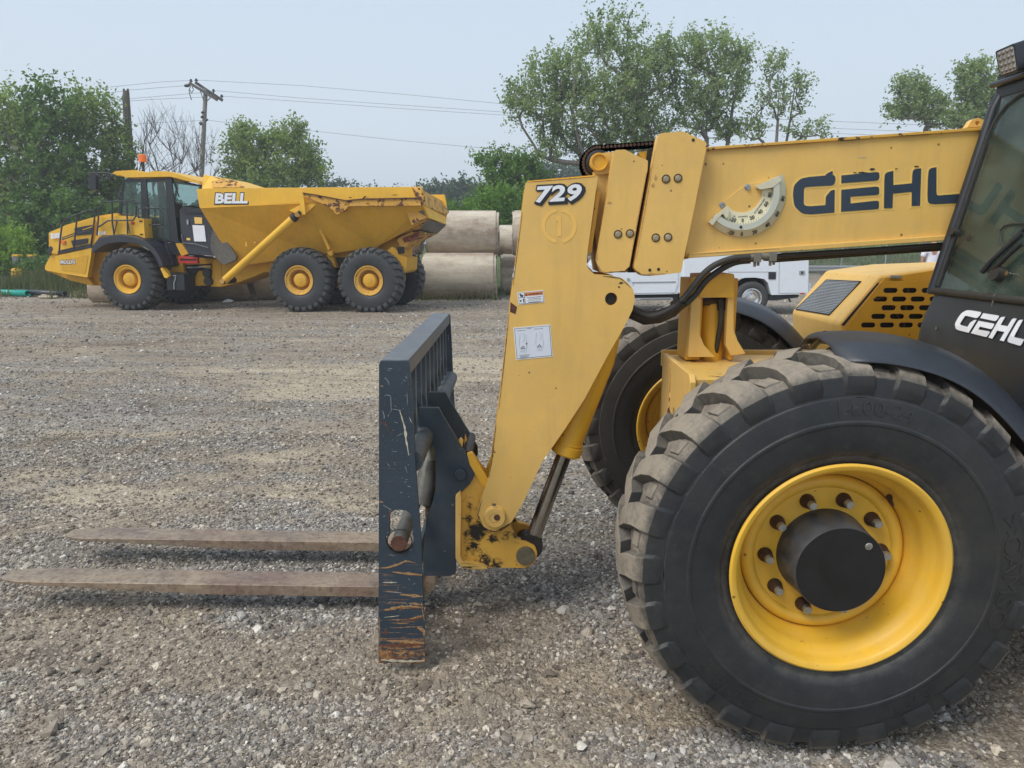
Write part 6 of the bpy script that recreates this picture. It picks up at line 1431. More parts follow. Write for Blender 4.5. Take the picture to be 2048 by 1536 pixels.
# upper band (vertical), as a plate
tplate('side_band', [(393,379),(410,376.5),(842,373.5),(846,388),(848,409),(606,405),(410,415.5),(399,415.5)], 0.0, 0.09, HY, db, bevel=0.012)
tplate('side_band', [(393,379),(410,376.5),(842,373.5),(846,388),(848,409),(606,405),(410,415.5),(399,415.5)], 0.0, 0.09, HY, db, bevel=0.012).location += TN*(WB-0.09)
n1, f1 = body_poly([(402,415,0.0),(606,405.5,0.0),(849,408.5,0.0)]); n2, f2 = body_poly([(473,531,0.55),(640,508,0.62),(754,492.5,0.60)]); n3, f3 = body_poly([(856,437,0.30)])
lb = MB()
for N1, N2, N3 in ((n1, n2, n3), (f1, f2, f3)):
    lb.add([N1[0], N1[1], N1[2], N2[0], N2[1], N2[2], N3[0]], [(0,1,4,3),(1,2,5,4),(2,6,5)])
lb.add([n1[0], f1[0], f2[0], n2[0]], [(0,1,2,3)]); lb.add([n2[0], n2[1], n2[2], f2[2], f2[1], f2[0]], [(0,1,4,5),(1,2,3,4)]); lb.add([n2[2], n3[0], f3[0], f2[2]], [(0,1,2,3)])
o = lb.build('body_shell', HYD, db, smooth=0); sm = o.modifiers.new('t', 'SOLIDIFY'); sm.thickness = 0.03
# front wall with spill guard
u0, zz0 = uz(395, 380, 0); u1, zz1 = uz(474, 515, 0.55)
fw = MB(); fw.hexa([TL(u0,0.05,zz0), TL(u0,WB-.05,zz0), TL(u0+.05,WB-.05,zz0), TL(u0+.05,.05,zz0)], [TL(u0+.12,0.08,zz0-.45), TL(u0+.12,WB-.08,zz0-.45), TL(u0+.17,WB-.08,zz0-.45), TL(u0+.17,.08,zz0-.45)]); fw.build('front_wall', HY, db)
sg = MB(); ua, za = uz(404, 377, 0.1); ub_, zb_ = uz(407, 349, 0.35); uc, zc_ = uz(421, 353, 0.4); ud, zd = uz(497, 378, 0.35)
sg.add([TL(ua,.10,za), TL(ub_,.35,zb_), TL(uc,.40,zb_-.03), TL(ud,.20,zd), TL(ua,WB-.10,za), TL(ub_,WB-.35,zb_), TL(uc,WB-.4,zb_-.03), TL(ud,WB-.2,zd)], [(0,1,2,3),(4,7,6,5),(0,4,5,1),(1,5,6,2),(2,6,7,3)])
sg.build('spill_guard', HY, db, smooth=0)
sr = MB(); ue, ze = uz(480, 363, 0.5)
sr.add([TL(uc,.42,zb_-.04), TL(ue,.30,ze), TL(ud+.02,.14,zd+.02), TL(ua+.25,.11,zd+.02)], [(0,1,2,3)]); sr.build('guard_gusset', HW, db, smooth=0)
# rub rail along the side
tplate('side_rail', Z2((385,166),(480,180),(700,222),(820,212),(1250,207),(1262,225),(1250,262),(720,266),(705,285),(690,303),(665,306),(640,318),(610,298),(560,262),(490,232),(405,196)), -0.10, 0.11, HW, db, bevel=0.01)
tplate('rail_top', Z2((385,164),(480,178),(700,220),(820,208),(840,190),(820,208),(1250,200),(1250,209),(820,216),(700,226),(480,186),(385,172)), -0.13, 0.12, M['rust'], db, bevel=0)
tplate('rail_gusset', Z2((335,152),(385,158),(398,235),(405,330),(388,322),(360,235)), -0.12, 0.03, HY, db, bevel=0.005)
tplate('hoist_bracket', Z2((285,298),(365,258),(490,245),(440,292),(385,334),(330,318)), -0.02, 0.10, HY, db, bevel=0.01)
c = TP(*z2(640,299), -0.13); b = MB(); b.lathe([(0.075,0.02),(0.075,-0.02),(0.045,-0.02),(0.045,0.02)], c=c, n=18); b.build('rail_eye', HW, db)
tplate('body_rib', Z2((440,310),(462,300),(585,575),(572,590)), 0.30, 0.10, HYD, db, bevel=0.005)
tplate('rib_foot', Z2((560,600),(600,590),(605,625),(580,630)), 0.5, 0.1, HY, db, bevel=0.01)
tplate('weld_lug', Z1((1762,752,4),(1772,752,4),(1778,790),(1765,790)), 0.22, 0.02, HY, db, bevel=0); tplate('weld_lug', Z1((1832,752,4),(1842,752,4),(1846,765),(1834,765)), 0.22, 0.02, HY, db, bevel=0)
# battered tail
tplate('tail_side', Z2((1118,262),(1210,256),(1260,262),(1300,352),(1185,405)), 0.08, 0.12, HW, db, bevel=0.01)
tplate('tail_grime', Z2((1190,258),(1235,262),(1275,310),(1278,336),(1225,300)), 0.07, 0.012, M['mud'], db, bevel=0)
n1, f1 = body_poly([(838,374,0.0),(850,384,0.0),(855,409,0.0),(845,411,0.0)])
ue0, ze0 = uz(842,374,0); 
def TLm(px, py, d): u, z = uz(px, py, d); return TL(u, d, z)
tg = MB(); A_ = TLm(834,373,0); B_ = TLm(885,402,2.75); C_ = TLm(899,424,2.75); D_ = TLm(893,431,2.2); E_ = TLm(850,411,-0.05); F_ = TLm(843,380,-0.05)
th_ = -TU*0.14
tg.add([A_, B_, C_, D_, E_, F_] + [p+th_ for p in (A_, B_, C_, D_, E_, F_)], [(0,1,2,3,4,5),(11,10,9,8,7,6)]+[(i, (i+1) % 6, (i+1) % 6+6, i+6) for i in range(6)]); tg.build('tail_lip', HW, db, bevel=0.01)
tg = MB(); q4 = [TLm(849,410,-0.02), TLm(889,430,2.2), TLm(893,449,2.0), TLm(860,436,0.1)]; tg.add(q4+[p-TU*0.05 for p in q4], [(0,1,2,3),(7,6,5,4),(0,4,5,1),(1,5,6,2),(2,6,7,3),(3,7,4,0)]); tg.build('tail_panel', HY, db)
tg = MB(); q4 = [TLm(853,438,0.3), TLm(893,450,2.1), TLm(873,469,1.9), TLm(839,458,0.6)]; tg.add(q4+[p-TU*0.10 for p in q4], [(0,1,2,3),(7,6,5,4),(0,4,5,1),(1,5,6,2),(2,6,7,3),(3,7,4,0)]); tg.build('tail_underside', M['grey_steel'], db)
tg = MB(); q4 = [TLm(853,438,0.25), TLm(839,458,0.6), TLm(800,470,0.62), TLm(822,452,0.4)]; tg.add(q4+[p+TN*0.05 for p in q4], [(0,1,2,3),(7,6,5,4),(0,4,5,1),(1,5,6,2),(2,6,7,3),(3,7,4,0)]); tg.build('tail_underside', HW, db)
for (x, y, rx, ry) in ((838,378,4,2.5),(845,388,3,4),(843,400,3,3),(835,392,3,2),(829,383,3,1.6),(848,402,2.4,4),(810,396,5,1.6),(760,399,6,1.4),(735,407,4,1.3),(790,390,8,1.2),(700,395,5,1.5)):
    bl = blob_px(x, y, rx, ry, 14, 0.6); tplate('rust_patch', bl, -0.136, 0.004, M['rust'], db, bevel=0)
# hoist cylinder
hcy = MB(); A = TP(*z1(1588,1075), -0.05); B = TP(*z2(318,352), -0.10); hcy.tube([A, B], 0.088, 16); hc = hcy.build('hoist_cylinder', M['haul_yellow'], BT, smooth=40)
d_ = (B-A).normalized(); hcy = MB(); hcy.tube([B-d_*0.03, B+d_*0.08], 0.10, 16); hcy.tube([B+d_*.08, B+d_*.22], 0.05, 12); hcy.tube([A-TN*.08, A+TN*.5], 0.075, 14); hcy.build('cylinder_end', M['greasy'], hc)
hcy = MB(); hcy.tube([A-TN*.10, A-TN*.081], 0.06, 14); hcy.tube([TP(*z2(345,325), -.16), TP(*z2(345,325), .05)], 0.06, 12); hcy.build('cylinder_pin', M['rust_soft'], hc)
# lettering
def tplane_text(name, s, m, parent, px, py, d, slope, h, wd, **kw):
    O = TP(px, py, d); ex = (TU*cos(radians(slope)) + Vector((0,0,sin(radians(slope))))).normalized(); ey = (Vector((0,0,cos(radians(slope)))) - TU*sin(radians(slope)))
    return text_on(name, s, m, parent, O, ex, ey, -TN, h, wd, **kw)
tplane_text('letter_outline', 'BELL', M['black_decal'], db, 462, 397, -0.006, 0, 0.285, 0.86, shear=0.14, offset=0.075, spacing=0.95)
tplane_text('lettering', 'BELL', M['white'], db, 462, 396.6, -0.012, 0, 0.235, 0.81, shear=0.14, offset=0.045, spacing=1.0)
tplane_text('lettering', 'B30E', M['white'], hood_b, 112, 471.5, 0.405, 4, 0.135, 0.30, shear=0.1, offset=0.06)
tplane_text('lettering', '556', M['white'], cw, 203.5, 466, 0.24, 5, 0.085, 0.22, shear=0.1, offset=0.04)
tplane_text('letter_outline', 'MULLIG', M['black_decal'], bp, 135.5, 524, 0.35, 3, 0.125, 0.42, shear=0.1, offset=0.07)
tplane_text('lettering', 'MULLIG', M['white'], bp, 135.5, 523.8, 0.345, 3, 0.10, 0.40, shear=0.1, offset=0.02)
# ---- wheels
def haul_wheel(u, d_center, far=False, first=None, grey=False, spin=0.0):
    R, hwid = 0.775, 0.30
    W = part_empty('wheel', BT, tuple(TL(u, d_center, R-0.01)), -YAW)
    if first is not None:
        for ch in first.children: c = ch.copy(); COL.objects.link(c); c.parent = W
        return W
    t = MB(); k = R; rb = 0.33
    half = [(rb,-0.24),(rb+.03,-.275),(0.42,-.295),(0.50,-.305),(0.60,-.30),(0.66,-.285),(0.69,-.262),(0.715,-.235),(0.735,-.10)]
    t.lathe([(r, y) for r, y in half]+[(0.74,0)]+[(r, -y) for r, y in reversed(half)], n=64)
    nl = 26
    for side in (1, -1):
        for i in range(nl):
            a0 = 2*pi*(i+(0.5 if side < 0 else 0))/nl
            st = [(0.64,-.288,0.648,-.296,.08,0),(0.69,-.258,0.715,-.298,.105,0),(0.72,-.22,0.755,-.255,.115,.01),(0.73,-.12,0.772,-.12,.115,.05),(0.735,0.0,0.778,0.0,.10,.12),(0.735,.05,0.772,.05,.08,.15)]
            vs = []; fs = []
            for (br_, by, tr_, ty, wd, sh) in st:
                for (r, y, dx) in ((br_-.01, by, -wd/2-.015), (tr_, ty, -wd/2), (tr_, ty, wd/2), (br_-.01, by, wd/2+.015)):
                    th = a0-sh+dx/r; vs.append((r*cos(th), y*side, r*sin(th)))
            for s in range(len(st)-1):
                for q in range(4): fs.append((s*4+q, s*4+(q+1) % 4, (s+1)*4+(q+1) % 4, (s+1)*4+q))
            fs.append((3,2,1,0)); e = (len(st)-1)*4; fs.append((e,e+1,e+2,e+3)); t.add(vs, fs)
    t.build('tyre', M['haul_tyre_grey'] if grey else M['haul_tyre'], W, smooth=32)
    r = MB(); r.lathe([(0.33,-.24),(0.345,-.272),(0.352,-.285),(0.345,-.292),(0.325,-.288),(0.315,-.268),(0.30,-.262),(0.262,-.258),(0.255,-.25),(0.24,-.20),(0.232,-.10),(0.225,-.06),(0.12,-.05),(0.12,-.1)] , n=48)
    r.build('rim', M['rim_worn'] if grey else M['haul_rim'], W, smooth=40)
    h = MB(); h.lathe([(0.185,-.055),(0.18,-.12),(0.160,-.21),(0.150,-.225),(0.145,-.228),(0.06,-.232),(0.055,-.24),(0,-.24)], n=36); h.build('hub', M['haul_rim'], W, smooth=35)
    return W
uA = uz(254, 560, 0.0)[0]; uB = uz(597, 556, 0)[0]; uC = uz(736.5, 558, 0)[0]
wf = haul_wheel(uA, 0.30); wm = haul_wheel(uB, 0.30, grey=True); wr = haul_wheel(uC, 0.30, first=wm)
for u, f_ in ((uA, wf), (uB, wm), (uC, wm)):
    haul_wheel(u, WB-0.30, first=f_)

# ================================================================== CONCRETE PIPES
pipe_group = 'concrete pipes stacked behind the dump truck'
def cpipe(pxl, pxr, pyt, pyb, Yc, label, seed=0, bell=True, tilt=0.0):
    """pipe lying along X with its near side between two rows; Yc axis depth"""
    Yn_ = Yc-0.7
    top_ = P((pxl+pxr)/2, pyt, Yc); bot = P((pxl+pxr)/2, pyb, Yc-0.1); R = (top_.z-bot.z)/2; zc_ = (top_.z+bot.z)/2
    xl = P(pxl, (pyt+pyb)/2, Yc-R).x; xr_ = P(pxr, (pyt+pyb)/2, Yc-R).x
    base = thing('concrete_pipe', ((xl+xr_)/2, Yc, zc_-R), label, 'concrete pipe', pipe_group)
    Lh = (xr_-xl)/2; t = R*0.115
    m = MB()
    prof = [(R-t-.02,-Lh+.0),(R-t*.45,-Lh),(R-t*.40,-Lh+.07),(R,-Lh+.075),(R,-Lh*.5),(R,0),(R,Lh*.5),(R,Lh-.13),(R-.0,Lh-.10),(R-.045,Lh-.095),(R-.055,Lh-.01),(R-.075,Lh),(R-t,Lh),(R-t,Lh*.5),(R-t,-Lh*.5)]
    m.lathe(prof, c=(0,0,0), n=56, axis='X', closed=True)
    rg_ = np.random.default_rng(seed); vv = []
    for (x, y, z) in m.v:
        rr = sqrt(y*y+z*z); a = atan2(z, y)
        e = 0.05*(vnoise(np.array([a*3+seed]), np.array([seed*1.7]))[0]-0.4) if abs(x) > Lh-0.02 else 0
        kk = 1+0.006*(vnoise(np.array([a*5+seed]), np.array([x*3.0]))[0]-0.5)
        vv.append((x - (1 if x > 0 else -1)*max(e, 0)*1.6, y*kk, z*kk))
    m.v = vv
    o = m.build('pipe_wall', M['concrete'], None, smooth=30); o.parent = base; o.location = (0, 0, R)
    if tilt: base.rotation_euler = (0, 0, tilt)
    # rolled to another side so that the stains differ
    o.rotation_euler = (seed*1.3, 0, 0)
    return base
cpipe(842, 993, 505.5, 600, 21.6, 'long concrete pipe on the ground right of the dump truck, its left end chipped', 1)
cpipe(849, 998, 421, 512, 22.3, 'concrete pipe lying on top of the stack right behind the truck tail', 2)
cpipe(1000, 1190, 508, 600, 23.6, 'concrete pipe on the ground seen in the gap left of the yellow boom head', 3)
cpipe(995, 1100, 450, 515, 24.6, 'pale concrete pipe in the second layer of the back row', 4)
cpipe(1024, 1200, 421, 512, 22.3, 'upper concrete pipe with its open left end showing beside the boom head', 5)
cpipe(690, 838, 421, 512, 22.3, 'upper concrete pipe hidden by the dump body, its dark right end showing', 6)
cpipe(672, 832, 506, 602, 21.7, 'concrete pipe on the ground behind the rear wheels of the dump truck', 7)
cpipe(505, 662, 507, 605, 21.3, 'concrete pipe on the ground behind the middle wheel of the dump truck', 8)
cpipe(330, 492, 509, 606, 21.0, 'concrete pipe on the ground behind the front wheels of the dump truck', 9)
cpipe(170, 322, 545, 608, 20.4, 'low concrete pipe on the ground under the nose of the dump truck', 10)
# ================================================================== SMALL THINGS ON THE LEFT
def tubeobj(name, pts, r, m, label, cat, group=None, n=16, hollow=True):
    pts = [Vector(p) for p in pts]; c = sum(pts, Vector())/len(pts)
    b = MB(); b.tube([p-c for p in pts], r, n, caps=not hollow); o = b.build(name, m, None, smooth=60)
    if hollow: s = o.modifiers.new('wall', 'SOLIDIFY'); s.thickness = r*0.12
    o.location = c; tag(o, label, cat, group); return o
def gp_(px, py, dz): q = PG(px, py, 0.0); return Vector((q.x, q.y, dz))
tubeobj('plastic_pipe', [PG(-80,582,.11), PG(56,587,.11)], 0.10, M['teal'], 'teal green plastic pipe lying at the left edge of the lot', 'pipe')
tubeobj('plastic_pipe', [PG(30,583,.14), PG(130,588,.12)], 0.09, M['black_plastic'], 'black plastic pipe lying by the grass bank', 'pipe')
def board(px, py, L, wd, ang, z, label):
    c = PG(px, py, z); b = MB(); b.box((-L/2, -wd/2, -0.02), (L/2, wd/2, 0.02)); o = b.build('wooden_board', M['board'], None, bevel=0.003); o.location = c; o.rotation_euler = (0.25, 0, ang); tag(o, label, 'board', 'boards by the black pipe')
board(96, 593.5, .55, .10, 0.02, 0.05, 'short pale board in front of the black pipe'); board(108, 590.5, .80, .06, -0.08, 0.07, 'longer thin board leaning on the black pipe')
# towed machine behind the bank
tc_ = P(50, 540, 26.0); TCm = thing('towed_machine', (tc_.x, 26.0, 0.6), 'small yellow towed machine half hidden behind the grass bank', 'trailer')
def tcp(px, py, dy=0.0): return P(px, py, 26.0+dy)
b = MB(); 
for x0_, x1_, y0_, y1_ in ((25,35,513,532),): q0, q1 = tcp(x0_, y1_), tcp(x1_, y0_); b.box((q0.x, 26, q0.z), (q1.x, 26.25, q1.z))
b.build('grey_post', M['galv_dark'], TCm, bevel=0.02)
for (xa, xb, ya, yb_) in ((25,35,509,513),(56,64,509.5,513)):
    b = MB(); q0, q1 = tcp(xa, yb_), tcp(xb, ya); b.box((q0.x-.01, 25.98, q0.z), (q1.x+.01, 26.27, q1.z)); b.build('yellow_cap', M['haul_yellow'], TCm, bevel=0.01)
b = MB(); q0, q1 = tcp(42,536), tcp(49,518); b.box((q0.x, 26.0, q0.z), (q1.x, 26.2, q1.z)); b.build('black_tank', M['black_plastic'], TCm, bevel=0.03)
b = MB(); q0, q1 = tcp(55,533), tcp(63,513); b.box((q0.x, 26.1, q0.z), (q1.x, 26.25, q1.z)); b.build('grey_post', M['grey_steel'], TCm, bevel=0.02)
b = MB(); q0, q1 = tcp(22,545), tcp(54,536); b.box((q0.x, 25.9, 0.25), (q1.x, 26.9, q1.z)); b.build('deck', M['haul_yellow_dusty'], TCm, bevel=0.12, seg=4)
b = MB(); b.tube([tcp(64,533), tcp(92,543), tcp(110,547)], 0.035, 8); b.tube([tcp(36,534), tcp(52,541)], 0.03, 8); b.build('drawbar', M['haul_yellow'], TCm)
for x_ in (28, 54):
    b = MB(); q = tcp(x_, 548); b.lathe([(0.0,-.1),(0.2,-.1),(0.28,-.09),(0.30,-.05),(0.30,.05),(0.28,.09),(0.0,.1)], c=(q.x, 26.3, 0.42), n=20); b.build('wheel', M['road_tyre'], TCm)
# litter under the truck
b = MB(); b.add([(-.14,-.03,0),(.1,-.06,.02),(.16,.02,.05),(-.02,.05,.09),(-.15,.04,.04)], [(0,1,2),(0,2,3),(0,3,4)]); o = b.build('crumpled_paper', M['white'], None, smooth=0); o.location = gp_(457, 606, 0.02); tag(o, 'white scrap of paper on the ground under the dump truck', 'litter')
# ================================================================== UTILITY POLES AND LINES
def pole(name_label, pxb, pyb, pxt, pyt, Y, r0, r1, m):
    A = P(pxb, pyb, Y); B = P(pxt, pyt, Y); base = A + (A-B)*((A.z-hz(A.x, Y))/(B.z-A.z))
    base.z = hz(base.x, Y)-0.3
    t = thing('utility_pole', tuple(base), name_label, 'utility pole')
    b = MB(); b.tube([base.lerp(B, k/6) for k in range(7)], [r0+(r1-r0)*k/6 for k in range(7)], 14); b.build('pole', m, t, smooth=50); return t
p1 = pole('brown wooden utility pole without crossarm left of the dead tree', 262, 340, 252, 182, 34, 0.20, 0.135, M['brown_wood'])
b = MB()
for x_ in (248, 256): q = P(x_, 181, 34); b.tube([q+Vector((0,0,-.1)), q+Vector((0,0,.02))], [.02,.02], 6); b.tube([q+Vector((0,0,.0)), q+Vector((0,0,.08))], [.06,.035], 8)
b.build('insulator', M['insulator'], p1)
b = MB(); b.tube([P(247,188,33.9), P(247,204,33.9)], 0.05, 8); b.tube([P(246,200,33.9), P(247,240,33.9), P(252,280,33.9)], 0.02, 6); b.build('ground_wire', M['wire'], p1)
p2 = pole('grey utility pole with a double crossarm behind the dump truck', 402, 358, 411.5, 178, 36, 0.135, 0.095, M['gray_wood'])
for k, (a, b_, dy) in enumerate((((379,166),(435,200),-0.18), ((391,165),(445,201),0.14))):
    m = MB(); A = P(*a, 36+dy); B = P(*b_, 36+dy); u = (B-A).normalized(); n = Vector((-u.z, 0, u.x))*0.065; q = Vector((0, .05, 0))
    m.hexa([A-n-q, A+n-q, A+n+q, A-n+q], [B-n-q, B+n-q, B+n+q, B-n+q]); m.build('crossarm', M['gray_wood_dark'], p2)
for (x, y) in ((382,162),(392.5,161),(427,182),(443.5,193)):
    m = MB(); q = P(x, y, 36); m.lathe([(0.0,.09),(.05,.08),(.055,.05),(.03,.04),(.075,.015),(.08,-.02),(.03,-.03),(.02,-.12),(0,-.12)], c=q, n=12, axis='Z'); m.build('insulator', M['insulator'], p2)
m = MB(); q = P(374,171,36); m.tube([q+Vector((-.12,0,-.02)), q+Vector((.02,0,.0)), q+Vector((.14,0,.03))], [.05,.085,.05], 10); m.build('insulator', M['insulator'], p2)
m = MB(); m.tube([P(400,180,35.9), P(407,200,35.9)], .02, 6); m.tube([P(424,193,35.9), P(414,202,35.9)], .02, 6); m.build('crossarm_brace', M['gray_wood_dark'], p2)
m = MB()
for (x, y) in ((405,225),(404,234),(402,248),(401,246),(413.5,240)): q = P(x, y, 35.8); m.tube([q-Vector((.05,0,.03)), q+Vector((.05,0,.04))], .055, 8)
m.tube([P(381,172,35.9), P(378,182,35.9), P(380,190,35.9), P(383,200,35.9)], .02, 5); m.tube([P(384,172,35.9), P(387,180,35.9), P(383,186,35.9), P(380,180,35.9)], .02, 5); m.build('spool', M['insulator'], p2)
wg = 'power lines across the sky'
def wireobj(pts, label, r=0.008, Y0=36, Y1=None):
    n = len(pts); out = []
    for i, (x, y) in enumerate(pts): out.append(P(x, y, Y0 + ((Y1 or Y0)-Y0)*i/(n-1)))
    c = out[0].copy(); m = MB(); m.tube([p-c for p in out], r, 5, caps=False); o = m.build('power_line', M['wire'], None, smooth=0); o.location = c; tag(o, label, 'cable', wg)
wireobj([(392,160),(600,171),(800,188),(1020,209),(1400,232),(1900,252),(2600,280)], 'topmost power line running right from the grey pole')
wireobj([(427,181),(600,196),(800,210),(1020,225),(1400,246),(1900,266),(2600,290)], 'middle power line of the three running right from the grey pole')
wireobj([(443,192),(600,203),(800,217),(1020,231),(1400,256),(1900,276),(2600,300)], 'lowest power line of the three running right from the crossarm')
wireobj([(414,240),(445,244),(600,259),(800,281),(1020,301),(1400,330),(2000,360)], 'single lower cable running right from the pole shaft')
wireobj([(382,161),(330,163),(160,180),(-300,215)], 'topmost power line running left from the grey pole')
wireobj([(374,171),(260,180),(160,195),(-300,225)], 'power line running left just below the topmost')
wireobj([(420,184),(300,194),(180,204),(-300,240)], 'third power line running left from the grey pole')
wireobj([(436,193),(300,199),(190,207),(-300,250)], 'fourth power line running left from the grey pole')
wireobj([(405,241),(300,246),(200,254),(-300,300)], 'single lower cable running left from the pole shaft')
# ================================================================== WHITE SERVICE TRUCK
YS = 16.35
def sP(x, y, d=0.0): return P(1230+x/4.995, 500+y/4.995, YS+d)     # enlarged view coordinates
STK = thing('service_truck', (PX(1500,600,5.4).x, YS+1.0, 0), 'white crew service truck with utility body parked beyond the telehandler', 'truck')
def spl(name, pts, d, t, m, parent=STK, holes=(), r=0, bevel=0.01, smooth=30):
    f_ = fillet(pts, r, 4); outer = [sP(x, y, d) for x, y in f_]; hs = [[sP(x, y, d) for x, y in h] for h in holes]
    v, f = extrude_loops([outer]+hs, Vector((0, t, 0))); return mesh_obj(name, v, f, m, parent, smooth, bevel)
WP = M['white_paint']
wx, wy = 1352, 478
archr = lambda r, a0, a1, n=12, sx=1.0: [(wx+r*sx*cos(radians(a0+(a1-a0)*k/n)), wy-r*sin(radians(a0+(a1-a0)*k/n))) for k in range(n+1)]
sb = spl('service_body', [(690,40),(1936,40),(1930,440),(1560,450)] + archr(205,8,176,14)[0:0] + [(1548,400),(1530,330),(1490,290),(1400,275),(1300,277),(1240,290),(1190,330),(1160,420),(1150,455),(690,470)], 0.0, 2.0, WP, r=14, bevel=0.02)
spl('body_seam', [(1130,218),(1620,216),(1620,222),(1130,224)], -0.003, 0.004, M['galv'], sb, bevel=0); spl('body_seam', [(1640,60),(1645,60),(1640,432),(1635,432)], -0.003, 0.004, M['galv'], sb, bevel=0)
spl('body_seam', [(1640,430),(1918,426),(1918,431),(1640,436)], -0.003, 0.004, M['galv'], sb, bevel=0); spl('body_seam', [(1128,60),(1132,60),(1132,218),(1128,218)], -0.003, 0.004, M['galv'], sb, bevel=0)
spl('door_latch', [(1842,206,5),(1898,206,5),(1898,246,5),(1842,246,5)], -0.015, 0.02, M['galv'], sb, bevel=0.004); spl('latch_core', [(1860,214),(1880,214),(1880,240),(1860,240)], -0.02, 0.006, M['black_plastic'], sb, bevel=0)
spl('fuel_cap_box', [(1534,220,10),(1610,220,10),(1608,294,10),(1534,294,10)], -0.012, 0.02, M['black_plastic'], sb, bevel=0.004); spl('fuel_cap', circ(1572,255,22,16), -0.02, 0.01, M['frame_dark'], sb, bevel=0)
spl('side_marker', [(1850,430),(1895,430),(1895,442),(1850,442)], -0.01, 0.012, M['red_lens'], sb, bevel=0)
spl('arch_lining', [(1190,330),(1300,280),(1400,278),(1500,300),(1545,400),(1555,450),(1180,460)], 0.30, 0.05, M['dark_void'], bevel=0)
spl('bumper', [(1540,452),(1840,448),(1830,476),(1700,490),(1620,505),(1540,505)], 0.1, 1.8, M['frame_dark'], bevel=0.01); spl('rear_step', [(1936,330),(1960,335),(1950,400),(1985,385),(1990,405),(1930,420)], 0.1, 1.8, WP, bevel=0.005)
b = MB(); b.tube([sP(1735,470,.3), sP(1740,500,.3), sP(1755,515,.3)], .02, 6); b.build('hitch_hook', M['frame_dark'], STK)
# cab of the truck
cbt = spl('truck_cab', [(-700,250),(-560,180),(-180,150),(-120,60),(30,-130),(330,-140),(600,-120),(690,-90),(690,40),(680,230),(660,400),(620,440),(-650,440),(-700,400)], 0.06, 1.9, WP, r=24, bevel=0.0)
spl('side_window', [(-90,60),(40,-105),(220,-112),(220,60)], 0.05, 0.02, M['haul_glass'], cbt, bevel=0, smooth=0); spl('side_window', [(250,-112),(420,-110),(480,60),(250,60)], 0.05, 0.02, M['haul_glass'], cbt, bevel=0, smooth=0)
spl('door', [(188,200),(630,196,0),(628,330,20),(600,420,20),(560,440),(195,445),(190,330)], 0.030, 0.026, WP, cbt, bevel=0, smooth=0)
spl('door_moulding', [(170,318),(608,312),(608,326),(170,332)], 0.020, 0.02, M['galv'], cbt, bevel=0.003); spl('door_crease', [(195,430),(600,424),(600,432),(195,438)], 0.028, 0.01, M['galv'], cbt, bevel=0)
spl('door_handle', [(122,282,4),(148,282,4),(148,306,4),(122,306,4)], 0.03, 0.03, M['galv'], cbt, bevel=0)
spl('running_board', [(195,486),(580,480),(582,500),(190,506)], -0.06, 0.35, M['galv'], bevel=0.01); spl('board_tread', [(255,488),(560,484),(560,490),(255,494)], -0.065, 0.01, M['black_plastic'], bevel=0)
fe = spl('rear_fender', [(690,40),(960,50),(1010,200),(900,215),(840,330),(760,480),(700,500),(640,430),(660,400),(680,230)], 0.02, 0.04, WP, bevel=0.015)
spl('undercarriage', [(-600,440),(1160,450),(1160,500),(-600,495)], 0.3, 1.4, M['frame_dark'], bevel=0.02)
def swheel(x):
    q = sP(x, wy+12, 0.10); R = q.z if q.z > .3 else .39
    W = part_empty('wheel', STK, (q.x, YS+0.12, 0.385))
    t = MB(); t.lathe([(.22,-.10),(.25,-.12),(.32,-.125),(.36,-.115),(.385,-.09),(.388,0),(.385,.09),(.36,.115),(.25,.12),(.22,.10)], n=48); t.build('tyre', M['road_tyre'], W, smooth=50)
    r = MB(); r.lathe([(.222,-.10),(.232,-.118),(.222,-.124),(.208,-.11),(.200,-.06),(.185,-.02),(.12,.01),(.105,-.02),(.10,-.07),(.0,-.075)], n=40); r.build('rim', M['alu'], W, smooth=40)
    for k in range(8):
        a = 2*pi*k/8; n = MB(); n.lathe([(.016,-.06),(.012,-.09),(0,-.09)], c=(.085*cos(a), 0, .085*sin(a)), n=8); n.build('lug_nut', M['alu'], W)
    return W
sw1 = swheel(wx); 
sw2 = part_empty('wheel', STK, (sP(-450, wy, 0).x, YS+0.12, 0.385))
for ch in sw1.children: c = ch.copy(); COL.objects.link(c); c.parent = sw2
# ================================================================== FENCE AND GUARD RAIL
YFn = 38.2
fnc = thing('chain_link_fence', (P(1683,520,YFn).x, YFn, hz(8, YFn)), 'chain link fence along the foot of the green bank', 'fence')
xa, xb = P(1560,520,YFn).x, P(2250,520,YFn).x
zt_ = 1.75
px_posts = [1594,1683,1771,1860,1949,2038,2127]
for px in px_posts:
    q = P(px, 520, YFn); b = MB(); b.tube([(q.x, YFn, hz(q.x, YFn)-.2), (q.x, YFn, 2.2)], 0.035, 8); b.build('post', M['galv'], fnc)
b = MB(); b.tube([(xa, YFn, 2.15), (xb, YFn, 2.15)], 0.025, 8); b.build('top_rail', M['galv'], fnc)
mesh = MB(); z0_ = 0.1; st = 0.14; n = int((xb-xa)/st)
for k in range(-14, n):
    for sg_ in (1, -1):
        x0_ = xa+k*st; x1_ = x0_+2.0*sg_; p, q = Vector((x0_ if sg_ > 0 else x0_+2.0, YFn+.02, z0_)), None
        a = Vector((x0_, YFn+.02, z0_)) if sg_ > 0 else Vector((x0_+2.0, YFn+.02, z0_)); bb_ = a + Vector((2.0*sg_, 0, 2.0))
        w_ = 0.004; mesh.add([a+Vector((-w_,0,0)), a+Vector((w_,0,0)), bb_+Vector((w_,0,0)), bb_+Vector((-w_,0,0))], [(0,1,2,3)])
mo = mesh.build('wire_mesh', M['galv'], fnc, smooth=0); mo['kind'] = 'stuff'
